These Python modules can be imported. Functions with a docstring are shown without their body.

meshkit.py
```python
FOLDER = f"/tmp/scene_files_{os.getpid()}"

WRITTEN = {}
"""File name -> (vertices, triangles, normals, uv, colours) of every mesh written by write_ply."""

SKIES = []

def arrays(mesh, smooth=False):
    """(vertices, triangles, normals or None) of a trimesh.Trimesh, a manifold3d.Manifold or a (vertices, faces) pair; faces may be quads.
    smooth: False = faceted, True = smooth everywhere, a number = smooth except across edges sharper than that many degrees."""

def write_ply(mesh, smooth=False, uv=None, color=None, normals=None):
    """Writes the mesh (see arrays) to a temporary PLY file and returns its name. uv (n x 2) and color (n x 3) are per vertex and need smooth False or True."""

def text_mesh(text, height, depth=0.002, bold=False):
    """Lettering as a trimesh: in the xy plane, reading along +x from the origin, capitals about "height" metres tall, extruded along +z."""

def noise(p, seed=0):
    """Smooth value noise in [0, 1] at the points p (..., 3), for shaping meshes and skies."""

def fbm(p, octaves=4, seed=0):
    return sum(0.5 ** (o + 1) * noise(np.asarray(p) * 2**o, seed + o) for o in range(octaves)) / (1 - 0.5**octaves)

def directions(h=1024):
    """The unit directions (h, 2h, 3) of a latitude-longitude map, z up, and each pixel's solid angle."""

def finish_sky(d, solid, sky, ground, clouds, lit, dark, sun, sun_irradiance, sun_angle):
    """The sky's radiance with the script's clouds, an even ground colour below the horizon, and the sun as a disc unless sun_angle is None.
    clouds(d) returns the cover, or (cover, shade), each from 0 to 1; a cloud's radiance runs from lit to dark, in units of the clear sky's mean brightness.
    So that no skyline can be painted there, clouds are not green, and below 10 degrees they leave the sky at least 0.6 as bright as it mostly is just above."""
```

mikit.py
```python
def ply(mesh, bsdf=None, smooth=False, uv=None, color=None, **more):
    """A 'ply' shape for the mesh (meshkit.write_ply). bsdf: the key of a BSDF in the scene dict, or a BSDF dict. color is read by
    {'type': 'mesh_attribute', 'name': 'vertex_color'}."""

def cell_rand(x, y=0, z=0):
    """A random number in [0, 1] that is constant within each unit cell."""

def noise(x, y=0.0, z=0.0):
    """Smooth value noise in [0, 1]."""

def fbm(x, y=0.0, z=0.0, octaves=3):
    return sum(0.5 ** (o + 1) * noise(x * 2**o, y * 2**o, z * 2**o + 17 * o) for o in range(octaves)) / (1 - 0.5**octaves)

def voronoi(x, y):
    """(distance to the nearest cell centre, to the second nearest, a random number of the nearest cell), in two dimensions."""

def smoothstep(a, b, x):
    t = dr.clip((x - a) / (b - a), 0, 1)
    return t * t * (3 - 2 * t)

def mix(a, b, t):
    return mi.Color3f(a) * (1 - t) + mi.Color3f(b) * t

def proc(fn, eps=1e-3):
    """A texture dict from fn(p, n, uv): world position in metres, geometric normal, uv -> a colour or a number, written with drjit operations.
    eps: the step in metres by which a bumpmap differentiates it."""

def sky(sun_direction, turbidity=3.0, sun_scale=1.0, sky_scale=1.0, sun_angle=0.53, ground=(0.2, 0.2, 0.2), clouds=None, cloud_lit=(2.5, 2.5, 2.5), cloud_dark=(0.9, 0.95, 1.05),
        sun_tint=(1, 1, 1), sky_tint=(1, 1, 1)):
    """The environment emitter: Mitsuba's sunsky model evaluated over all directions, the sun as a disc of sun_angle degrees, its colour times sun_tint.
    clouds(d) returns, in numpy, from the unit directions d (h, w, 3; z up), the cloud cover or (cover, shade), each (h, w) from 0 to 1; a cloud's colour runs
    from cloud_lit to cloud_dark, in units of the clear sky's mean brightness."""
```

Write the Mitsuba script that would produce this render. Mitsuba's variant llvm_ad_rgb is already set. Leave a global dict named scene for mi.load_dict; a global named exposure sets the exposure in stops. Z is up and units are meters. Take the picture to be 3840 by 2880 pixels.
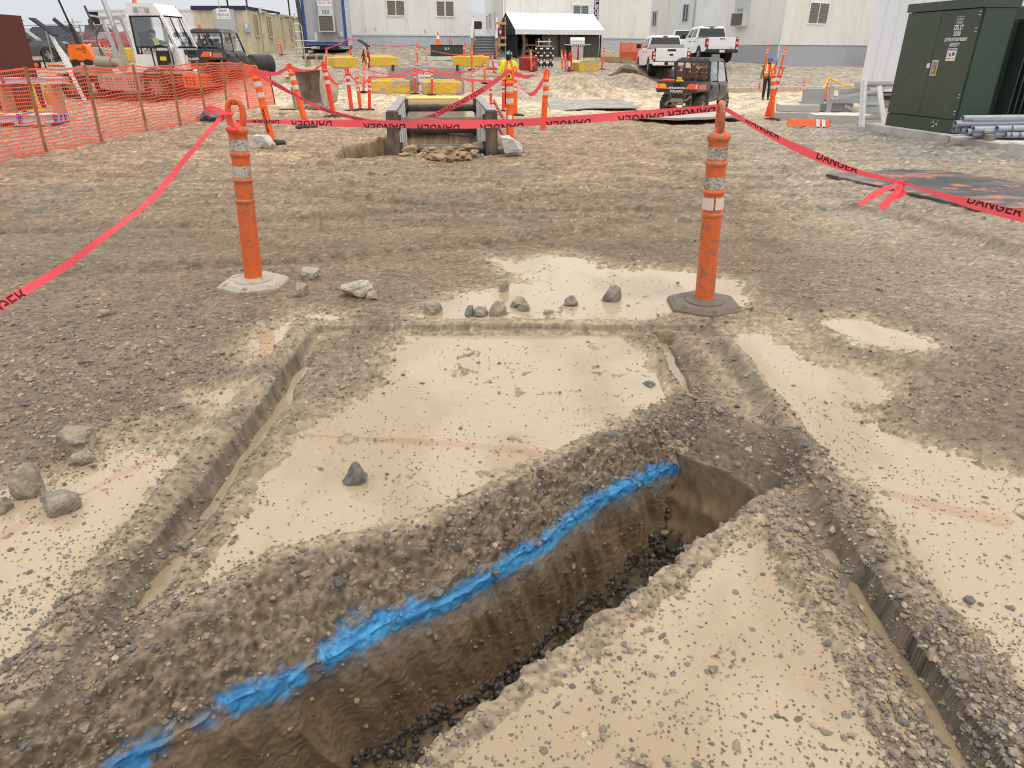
import math, numpy as np, trimesh, mitsuba as mi, mikit, meshkit
import shapely
from shapely import geometry as sg, affinity as sa
from scipy.interpolate import RBFInterpolator
from scipy.spatial import cKDTree

T4 = mi.ScalarTransform4f
scene, labels = {}, {}

# ---------------------------------------------------------------- camera, sky, exposure
FPX, PITCH, CAM_H = 2580.0, math.radians(25.6), 1.40
CP, SP = math.cos(PITCH), math.sin(PITCH)
scene['camera'] = {'type': 'perspective', 'fov': math.degrees(2 * math.atan(1920 / FPX)), 'fov_axis': 'x', 'near_clip': 0.05, 'far_clip': 2000.0,
                   'to_world': T4().look_at(origin=[0, 0, CAM_H], target=[0, CP, CAM_H - SP], up=[0, 0, 1])}


def overcast(d):
    """An even overcast: brighter overhead than at the horizon."""
    n = meshkit.fbm(d * np.array([3.0, 3.0, 7.0]), 4, 5)
    return np.ones(d.shape[:2]), np.clip((1 - d[..., 2]) ** 2.5 + 0.4 * (n - 0.5), 0, 1)


scene['sky'] = mikit.sky([0.25, -0.35, 0.9], turbidity=4, sun_scale=0.28, sun_angle=22, clouds=overcast, cloud_lit=(3.3, 3.25, 3.15), cloud_dark=(1.55, 1.62, 1.72), ground=(0.25, 0.22, 0.18))
exposure = 1.85

# ---------------------------------------------------------------- helpers


def ray(px, py):
    a, b = (px - 1920) / FPX, (1440 - py) / FPX
    return np.array([a, CP + b * SP, -SP + b * CP])


def atz(px, py, z=0.0):
    d = ray(px, py)
    return d * ((z - CAM_H) / d[2]) + [0, 0, CAM_H]


def at(px, py, y):
    """The point at forward distance y that the photograph shows at pixel (px, py) of 3840 x 2880."""
    d = ray(px, py)
    return d * (y / d[1]) + [0, 0, CAM_H]


COUNT = {}


def numbered(name):
    n = COUNT.get(name, 0)
    COUNT[name] = n + 1
    return name if n == 0 else f'{name}_{n:03d}'


PLACE = {}


def mat(loc=(0, 0, 0), yaw=0.0, tilt=0.0, tilt_dir=0.0, scale=1.0):
    """Matrix: yaw about z, then tilt (degrees) towards the compass direction tilt_dir (degrees, 0 = +x), then move."""
    m = trimesh.transformations.rotation_matrix(math.radians(yaw), [0, 0, 1])
    if tilt:
        a = math.radians(tilt_dir)
        m = trimesh.transformations.rotation_matrix(math.radians(tilt), [-math.sin(a), math.cos(a), 0]) @ m
    m = m @ np.diag([scale, scale, scale, 1.0])
    m[:3, 3] = loc
    return m


def thing(name, label, cat, M=None, group=None, kind=None):
    k = numbered(name)
    labels[k] = {'label': label, 'category': cat}
    if group:
        labels[k]['group'] = group
    if kind:
        labels[k]['kind'] = kind
    PLACE[k] = np.eye(4) if M is None else M
    return k


CACHE = {}


PAIRS = {}


def tones_uv(c):
    """The colours as uv: u the number of a pair of tones, v the share of the second; and how far that is off."""
    lo = hi = c.mean(0)
    v = np.zeros(len(c))
    resid = 0.0
    if np.ptp(c, axis=0).max() > 1e-6:
        q = c - lo
        ax = np.linalg.svd(q[:: max(1, len(q) // 3000)], full_matrices=False)[2][0]
        t = q @ ax
        resid = float(np.sqrt(((q - t[:, None] * ax) ** 2).sum(1)).max())
        lo, hi = lo + ax * t.min(), lo + ax * t.max()
        v = (t - t.min()) / max(np.ptp(t), 1e-9)
    key = tuple(np.round(np.clip(np.r_[lo, hi], 0, 1), 4))
    return np.stack([np.full(len(c), float(PAIRS.setdefault(key, len(PAIRS)))), v], 1), resid


def tone(p, n, uv):
    import drjit as dr
    i = mi.UInt32(uv.x + 0.5) * 6
    g = lambda k: dr.gather(mi.Float, TONES, i + k)
    return mi.Color3f(*[dr.lerp(g(k), g(k + 3), uv.y) for k in range(3)])


def shape(mesh, bsdf, color, smooth, cache=None, mottle=0.0, extra=None):
    ck = (cache, bsdf, tuple(np.round(color, 4)) if color is not None and np.ndim(color) == 1 else None)
    if cache is not None and ck in CACHE:
        return CACHE[ck]
    if isinstance(mesh, list):
        mesh = trimesh.util.concatenate(mesh)
    kw = dict(extra or {})
    vc = None
    if isinstance(color, np.ndarray) and color.ndim == 2:
        vc = color
    elif color is not None:
        if smooth not in (True, False):
            mesh = trimesh.graph.smooth_shade(mesh, angle=np.radians(smooth), facet_minarea=None)
            smooth = True
        vc = np.tile(np.asarray(color, float), (len(mesh.vertices), 1))
        if mottle:
            n = meshkit.noise(np.asarray(mesh.vertices) * 9.0, 3)
            vc = vc * (1 + mottle * (n - 0.5))[:, None] * 1.0
    if vc is None or bsdf in ('earth', 'wet_stone', 'muddy_water'):
        d = mikit.ply(mesh, bsdf, smooth=smooth, color=vc, **kw)
    else:
        u, resid = tones_uv(vc)
        if resid > 0.030:
            d = mikit.ply(mesh, bsdf + '_vc', smooth=smooth, color=vc, **kw)
        else:
            d = mikit.ply(mesh, bsdf, smooth=smooth, uv=u, **kw)
    if cache is not None:
        CACHE[ck] = d
    return d


def put(parent, name, mesh, bsdf='matte', color=(0.5, 0.5, 0.5), smooth=30, cache=None, label=None, mottle=0.0, kind=None, M=None):
    """One entry of the scene: a part of `parent` (a thing or a part) in the thing's own coordinates."""
    k = numbered(parent + '__' + name)
    root = k.split('__')[0]
    d = dict(shape(mesh, bsdf, color, smooth, cache, mottle))
    m = PLACE[root] if M is None else PLACE[root] @ M
    if np.abs(m - np.eye(4)).max() > 1e-12:
        d['to_world'] = T4(m.tolist())
    scene[k] = d
    if label or kind:
        labels[k] = {}
        if label:
            labels[k]['label'] = label
        if kind:
            labels[k]['kind'] = kind
    return k


def single(name, label, cat, mesh, bsdf='matte', color=(0.5, 0.5, 0.5), smooth=30, M=None, group=None, kind=None, mottle=0.0, cache=None):
    k = thing(name, label, cat, M, group, kind)
    d = dict(shape(mesh, bsdf, color, smooth, cache, mottle))
    if np.abs(PLACE[k] - np.eye(4)).max() > 1e-12:
        d['to_world'] = T4(PLACE[k].tolist())
    scene[k] = d
    return k


def box(x0, x1, y0, y1, z0, z1, bev=0.0):
    if bev:
        v = []
        for x, sx in ((x0, 1), (x1, -1)):
            for y, sy in ((y0, 1), (y1, -1)):
                for z, sz in ((z0, 1), (z1, -1)):
                    v += [(x, y + sy * bev, z + sz * bev), (x + sx * bev, y, z + sz * bev), (x + sx * bev, y + sy * bev, z)]
        return trimesh.convex.convex_hull(np.array(v))
    m = trimesh.creation.box((x1 - x0, y1 - y0, z1 - z0))
    m.apply_translation(((x0 + x1) / 2, (y0 + y1) / 2, (z0 + z1) / 2))
    return m


def bar(p, q, w, h=None, up=(0, 0, 1)):
    """A square bar from p to q, w wide and h thick."""
    p, q = np.array(p, float), np.array(q, float)
    h = h or w
    d = q - p
    L = np.linalg.norm(d)
    d /= L
    s = np.cross(d, up)
    if np.linalg.norm(s) < 1e-6:
        s = np.cross(d, [1, 0, 0])
    s /= np.linalg.norm(s)
    u = np.cross(s, d)
    m = trimesh.creation.box((w, L, h))
    R = np.eye(4)
    R[:3, 0], R[:3, 1], R[:3, 2], R[:3, 3] = s, d, u, (p + q) / 2
    m.apply_transform(R)
    return m


def cyl(p, q, r, n=14, r2=None):
    p, q = np.array(p, float), np.array(q, float)
    return tube([p, q], [r, r if r2 is None else r2], n)


def tube(path, r, n=10, closed=False, caps=True):
    path = np.asarray(path, float)
    r = np.broadcast_to(np.asarray(r, float), (len(path),))
    t = np.gradient(path, axis=0) if not closed else np.roll(path, -1, 0) - np.roll(path, 1, 0)
    t /= np.linalg.norm(t, axis=1, keepdims=True) + 1e-12
    a = np.array([0, 0, 1.0]) if abs(t[0][2]) < 0.9 else np.array([1.0, 0, 0])
    v = []
    s = np.cross(t[0], a)
    for i in range(len(path)):
        s = s - t[i] * (s @ t[i])
        s /= np.linalg.norm(s) + 1e-12
        u = np.cross(t[i], s)
        th = np.arange(n) * 2 * np.pi / n
        v.append(path[i] + r[i] * (np.cos(th)[:, None] * s + np.sin(th)[:, None] * u))
    v = np.vstack(v)
    f = []
    k = len(path)
    for i in range(k if closed else k - 1):
        j = (i + 1) % k
        for a_ in range(n):
            b_ = (a_ + 1) % n
            f += [[i * n + a_, i * n + b_, j * n + b_], [i * n + a_, j * n + b_, j * n + a_]]
    if caps and not closed:
        c0, c1 = len(v), len(v) + 1
        v = np.vstack([v, path[:1], path[-1:]])
        for a_ in range(n):
            b_ = (a_ + 1) % n
            f += [[c0, b_, a_], [c1, (k - 1) * n + a_, (k - 1) * n + b_]]
    return trimesh.Trimesh(v, f, process=False)


def lathe(profile, n=24):
    return trimesh.creation.revolve(np.asarray(profile, float), sections=n)


def prism(poly, a, b, axis='y'):
    """Extrude a 2-D polygon (list of points or shapely polygon) from a to b along an axis; the polygon's coordinates are the two other axes in order."""
    g = poly if hasattr(poly, 'exterior') else sg.Polygon(poly)
    m = trimesh.creation.extrude_polygon(g, b - a, engine='earcut')
    v = np.array(m.vertices)
    z = v[:, 2] + a
    if axis == 'y':
        v = np.stack([v[:, 0], z, v[:, 1]], 1)
    elif axis == 'x':
        v = np.stack([z, v[:, 0], v[:, 1]], 1)
    else:
        v = np.stack([v[:, 0], v[:, 1], z], 1)
    m = trimesh.Trimesh(v, m.faces, process=False)
    if m.volume < 0:
        m.invert()
    return m


def rr(x0, x1, y0, y1, r, n=4):
    return sg.box(x0 + r, y0 + r, x1 - r, y1 - r).buffer(r, quad_segs=n)


def moved(m, loc=(0, 0, 0), yaw=0, R=None):
    m = m.copy()
    if R is not None:
        m.apply_transform(R)
    m.apply_transform(mat(loc, yaw))
    return m


def rotx(deg):
    return trimesh.transformations.rotation_matrix(math.radians(deg), [1, 0, 0])


def rotz(deg):
    return trimesh.transformations.rotation_matrix(math.radians(deg), [0, 0, 1])


def roty(deg):
    return trimesh.transformations.rotation_matrix(math.radians(deg), [0, 1, 0])


TEXT = {}


def text_on(parent, txt, height, center, right, up, bsdf='matte', color=(0.02, 0.02, 0.02), bold=True, width=None, name='lettering', depth=0.004, label=None):
    """Lettering as a thin part on a face: centred, reading along `right`, its top towards `up` (thing coordinates)."""
    m = meshkit.text_mesh(txt, height, depth, bold)
    lo, hi = m.bounds
    m.apply_translation([-(lo[0] + hi[0]) / 2, -(lo[1] + hi[1]) / 2, 0])
    if width:
        m.apply_scale([width / (hi[0] - lo[0]), 1, 1])
    r, u = np.array(right, float), np.array(up, float)
    r /= np.linalg.norm(r)
    u -= r * (u @ r)
    u /= np.linalg.norm(u)
    R = np.eye(4)
    R[:3, 0], R[:3, 1], R[:3, 2], R[:3, 3] = r, u, np.cross(r, u), center
    m.apply_transform(R)
    return put(parent, name, m, bsdf, color, False, label=label)


def rock_mesh(rng, sx, sy, sz, sub=2, rough=0.22):
    m = trimesh.creation.icosphere(subdivisions=sub)
    v = np.array(m.vertices)
    o = rng.uniform(0, 50, 3)
    for _ in range(7):   # flat broken faces
        d = rng.normal(size=3)
        d /= np.linalg.norm(d)
        h = rng.uniform(0.55, 0.9)
        k = v @ d
        v -= np.where(k > h, k - h, 0)[:, None] * d
    v *= (1 + rough * (meshkit.fbm(v * 1.6 + o, 3, 2) - 0.5) * 2)[:, None]
    if sub >= 4:
        v *= (1 + 0.10 * (meshkit.fbm(v * 9 + o, 3, 7) - 0.5) * 2)[:, None]
    v = v * [sx, sy, sz]
    return trimesh.Trimesh(v, m.faces, process=False)


# ---------------------------------------------------------------- materials (colours mostly come from the meshes' vertex colours)
VC = {'type': 'mesh_attribute', 'name': 'vertex_color'}


def two(d):
    return {'type': 'twosided', 'bsdf': d}


TN = mikit.proc(tone)
for name_, d_ in dict(matte=dict(roughness=0.75, specular=0.3), paint=dict(roughness=0.38, specular=0.5), gloss=dict(roughness=0.25, specular=0.5, clearcoat=0.7, clearcoat_gloss=0.9),
                      metal=dict(roughness=0.38, metallic=0.85), dark_glass=dict(roughness=0.06, specular=0.6), mesh_film=dict(roughness=0.55, specular=0.4)).items():
    scene[name_] = two({'type': 'principled', 'base_color': TN, **d_})
    if name_ in ('matte', 'paint', 'metal'):
        scene[name_ + '_vc'] = two({'type': 'principled', 'base_color': VC, **d_})
scene['earth'] = two({'type': 'principled', 'base_color': VC, 'roughness': 0.62, 'specular': 0.35})
scene['wet_stone'] = two({'type': 'principled', 'base_color': VC, 'roughness': 0.45, 'specular': 0.45})
scene['muddy_water'] = two({'type': 'principled', 'base_color': VC, 'roughness': 0.03, 'specular': 0.5})
scene['clear_pane'] = {'type': 'thindielectric', 'int_ior': 1.5}
scene['tape_film'] = {'type': 'principledthin', 'base_color': TN, 'roughness': 0.35, 'diff_trans': 0.7, 'spec_trans': 0.0}
# ---------------------------------------------------------------- the lie of the land
U = 3840 / 2212.0   # the tracing unit used for outlines on the ground
CTRL = [(x, y, 0.0) for x in (-6, -3, 0, 3, 6) for y in (0, 2.5, 5, 7.5, 10, 13)] + [(-14, 3, 0), (14, 3, 0), (-14, 10, 0), (14, 10, 0.05), (-9, 14, 0), (-9, 18, -0.02), (8, 14, 0.02), (12, 16, 0)]
for px, py, y in [(1340, 417, 23.5), (1385, 415, 23.5), (775, 449, 17.4), (933, 415, 20.6), (602, 380, 29), (278, 370, 29), (2865, 376, 33), (2600, 440, 25.3),
                  (2405, 345, 37), (2731, 345, 37), (3217, 334, 37), (2500, 289, 42), (1840, 218, 45), (1763, 181, 47.5), (1335, 181, 47.5), (2247, 188, 50), (2970, 249, 50.6),
                  (3201, 244, 57), (2742, 229, 56), (1327, 201, 43), (947, 210, 43), (700, 215, 43), (1480, 250, 40), (2000, 265, 38), (1500, 352, 29), (1730, 358, 29),
                  (850, 312, 31), (740, 300, 34), (200, 210, 52), (600, 215, 52), (400, 250, 42), (900, 330, 30), (2150, 270, 40), (3000, 420, 22), (3240, 400, 24), (1950, 370, 31)]:
    CTRL.append(tuple(at(px, py, y)))
CTRL += [(-60, 62, 1.45), (0, 62, 1.9), (60, 62, 1.3), (-60, 40, 0.9), (60, 40, 0.6), (-60, 20, 0.2), (60, 20, 0.1), (-60, 100, 1.5), (60, 100, 1.5), (0, 100, 1.8)]
CTRL = np.array(CTRL)
LAND = RBFInterpolator(CTRL[:, :2], CTRL[:, 2], neighbors=None, smoothing=0.02, kernel='thin_plate_spline')


def land(x, y):
    x, y = np.broadcast_arrays(np.asarray(x, float), np.asarray(y, float))
    z = np.empty(x.size)
    q = np.stack([x.ravel(), np.clip(y.ravel(), -5, 105)], 1)
    q[:, 0] = np.clip(q[:, 0], -70, 70)
    for i in range(0, len(q), 200000):
        z[i:i + 200000] = LAND(q[i:i + 200000])
    k = np.clip((q[:, 1] - 9) / 5, 0, 1)
    return (z * k).reshape(x.shape)   # dead flat around the trench


def gp(px, py):
    """The ground point that the photograph shows at (px, py)."""
    d = ray(px, py)
    t = np.concatenate([np.linspace(0.8, 12, 300), np.linspace(12.02, 90, 1200)])
    p = d[None] * t[:, None] + [0, 0, CAM_H]
    g = land(p[:, 0], p[:, 1]) - p[:, 2]
    i = int(np.argmax(g > 0)) if (g > 0).any() else len(t) - 1
    a = g[i - 1] / (g[i - 1] - g[i]) if i else 0
    return p[i - 1] * (1 - a) + p[i] * a


def trace(pts, z=0.0):
    """A closed outline on the level z, from points traced in u units."""
    return sg.Polygon([atz(u * U, v * U, z)[:2] for u, v in pts]).buffer(0)


# the sawn pad: a sunken rectangle in the yard, cut across by the trench
PAD_L, PAD_R, PAD_F = -1.07, 1.01, 3.66
Z_PAD, Z_CH = -0.030, -0.085
E_S, E_N, ORG = np.array([0.744, 0.668]), np.array([-0.668, 0.744]), np.array([-0.228, 0.99])
S_END = 1.74
S_U = [-2.3, -0.6, -0.31, -0.19, 0.0, 0.11, 0.25, 0.38, 0.52, 0.87, 1.13, 1.43, 1.72, 1.96, 2.1]
UP_W = [0.74, 0.74, 0.77, 0.82, 0.87, 0.88, 0.85, 0.79, 0.73, 0.70, 0.71, 0.715, 0.68, 0.62, 0.58]
RNG = np.random.default_rng(7)


def st(x, y):
    qx, qy = x - ORG[0], y - ORG[1]
    return qx * E_S[0] + qy * E_S[1], qx * E_N[0] + qy * E_N[1]


WATER = {
    'pad_pool': (Z_PAD, trace([(880, 722), (1330, 716), (1372, 760), (1395, 800), (1420, 850), (1310, 915), (1160, 980), (1060, 1040), (960, 1090), (880, 1130), (800, 1140), (700, 1150), (590, 1185), (500, 1225), (440, 1262), (430, 1230), (480, 1150), (530, 1085), (580, 1030), (650, 950), (720, 900), (800, 860), (860, 838), (865, 780)], Z_PAD)),
    'near_pool': (Z_PAD, trace([(1600, 1165), (1640, 1150), (1690, 1205), (1730, 1290), (1830, 1400), (1910, 1500), (1985, 1620), (2080, 1760), (1500, 1850), (900, 1800), (960, 1680), (1060, 1590), (1140, 1510), (1230, 1440), (1330, 1370), (1400, 1310), (1470, 1250), (1530, 1195)], Z_PAD)),
    'right_pool': (0.0, trace([(1570, 735), (1700, 690), (1745, 745), (1790, 790), (1885, 810), (1890, 850), (1830, 880), (1850, 920), (1960, 960), (2080, 1000), (2260, 1060), (2300, 1500), (2120, 1345), (1975, 1190), (1860, 1065), (1770, 965), (1680, 885), (1600, 800)])),
    'far_pool': (0.0, trace([(1075, 562), (1130, 570), (1200, 552), (1330, 580), (1480, 590), (1585, 610), (1610, 660), (1500, 672), (1430, 662), (1380, 690), (1250, 696), (1100, 702), (960, 695), (890, 682), (960, 660), (1010, 640), (1150, 610)])),
    'left_pool': (0.0, trace([(-60, 1100), (40, 1060), (140, 1035), (230, 1005), (255, 960), (300, 930), (440, 935), (400, 1000), (330, 1075), (250, 1160), (170, 1280), (100, 1390), (40, 1480), (-60, 1500)])),
    'corner_pool': (0.0, trace([(555, 735), (590, 715), (640, 690), (700, 690), (720, 705), (650, 718), (615, 740), (580, 775), (555, 770)])),
    'scuff_pool': (0.0, trace([(1790, 700), (1850, 690), (1930, 715), (1990, 740), (1950, 750), (1850, 740)])),
    'rut_pool': (0.0, trace([(450, 860), (500, 845), (560, 850), (540, 870), (470, 880)])),
}
CHANNELS = [  # (x, y0, y1, half width) of the wet saw slots along the pad's sides
    (PAD_L, 1.52, 1.78, 0.034), (PAD_L + 0.0, 1.95, 3.28, 0.034), (PAD_R - 0.17, 2.9, 3.62, 0.036), (PAD_R + 0.01, 1.72, 1.82, 0.030), (PAD_R + 0.02, 0.8, 1.66, 0.028)]


WATER = {k: (z, g.buffer(0.055 if z < -0.01 else 0.075)) for k, (z, g) in WATER.items()}
RUT = [atz(1850 * U, 448 * U)[:2], atz(2290 * U, 570 * U)[:2]]


def signed(poly, x, y):
    """Distance inside (+) or outside (-) of a polygon."""
    b = np.array(poly.exterior.coords)
    d = np.full(x.shape, 1e9)
    for p, q in zip(b[:-1], b[1:]):
        e = q - p
        t = np.clip(((x - p[0]) * e[0] + (y - p[1]) * e[1]) / (e @ e + 1e-12), 0, 1)
        d = np.minimum(d, np.hypot(x - p[0] - t * e[0], y - p[1] - t * e[1]))
    inside = shapely.contains_xy(poly, x, y)
    return np.where(inside, d, -d)


def sstep(a, b, x):
    t = np.clip((x - a) / (b - a), 0, 1)
    return t * t * (3 - 2 * t)


def P3(x, y, f, z=0.0):
    return np.stack([x * f, y * f, np.full(np.shape(x), float(z))], -1)


TRACKS = [[(4.6, 16.0), (3.4, 12.5), (2.0, 9.6), (0.2, 7.6), (-2.2, 6.4), (-5.0, 5.9)], [(6.0, 15.5), (4.9, 12.0), (3.5, 9.2), (1.6, 6.8), (-0.6, 5.4), (-3.6, 4.7)], [(2.6, 16.0), (2.5, 12.0), (2.2, 8.6), (2.1, 5.2)], [(-6.0, 12.6), (-3.4, 10.2), (-1.2, 8.8), (1.0, 8.2), (4.4, 8.4)], [(-6.2, 10.6), (-3.6, 8.6), (-1.4, 7.4), (0.8, 6.9), (4.0, 7.1)]]


def track_mask(x, y):
    """(depth of the wheel tracks, their tread) at the points."""
    out, tread = np.zeros_like(x), np.zeros_like(x)
    k = (y > 4.2) & (y < 16.5) & (np.abs(x) < 7)
    xs, ys = x[k], y[k]
    o, tr = np.zeros_like(xs), np.zeros_like(xs)
    from scipy.interpolate import CubicSpline
    for t in TRACKS:
        p = np.array(t)
        c = CubicSpline(np.arange(len(p)), p)(np.linspace(0, len(p) - 1, 160))
        L = np.r_[0, np.cumsum(np.linalg.norm(np.diff(c, axis=0), axis=1))]
        d, i = cKDTree(c).query(np.stack([xs, ys], 1), distance_upper_bound=0.3)
        ok = np.isfinite(d)
        e = np.where(ok, np.exp(-(np.where(ok, d, 9) / 0.13) ** 4), 0)
        q = L[np.minimum(i, 159)]
        tr = np.where(e > o, np.sin(q * 2 * np.pi / 0.17 + np.where(ok, d, 0) * 22), tr)
        o = np.maximum(o, e)
    out[k], tread[k] = o * (0.3 + 0.9 * meshkit.fbm(np.stack([xs * 0.7, ys * 0.7, 0 * xs], -1), 2, 91)), tr
    return out, tread


def pit_mask(x, y):
    """The shored pit under the trench box: 1 inside."""
    a = math.radians(6.5)
    dx, dy = x + 1.3, y - 12.6
    u, v = dx * math.cos(a) + dy * math.sin(a), -dx * math.sin(a) + dy * math.cos(a)
    n = (meshkit.fbm(P3(x, y, 2.2, 4), 3, 11) - 0.5)
    w = 0.80 + np.where(u < 0, 0.62 * sstep(1.4, -1.2, v) + n * 0.3, 0.06 + n * 0.12)
    return sstep(0.14, -0.14, np.abs(u) - w) * sstep(1.75, 1.5, np.abs(v + 0.06)) * sstep(-1.75, -1.6, v + 0.08), u, v


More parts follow.
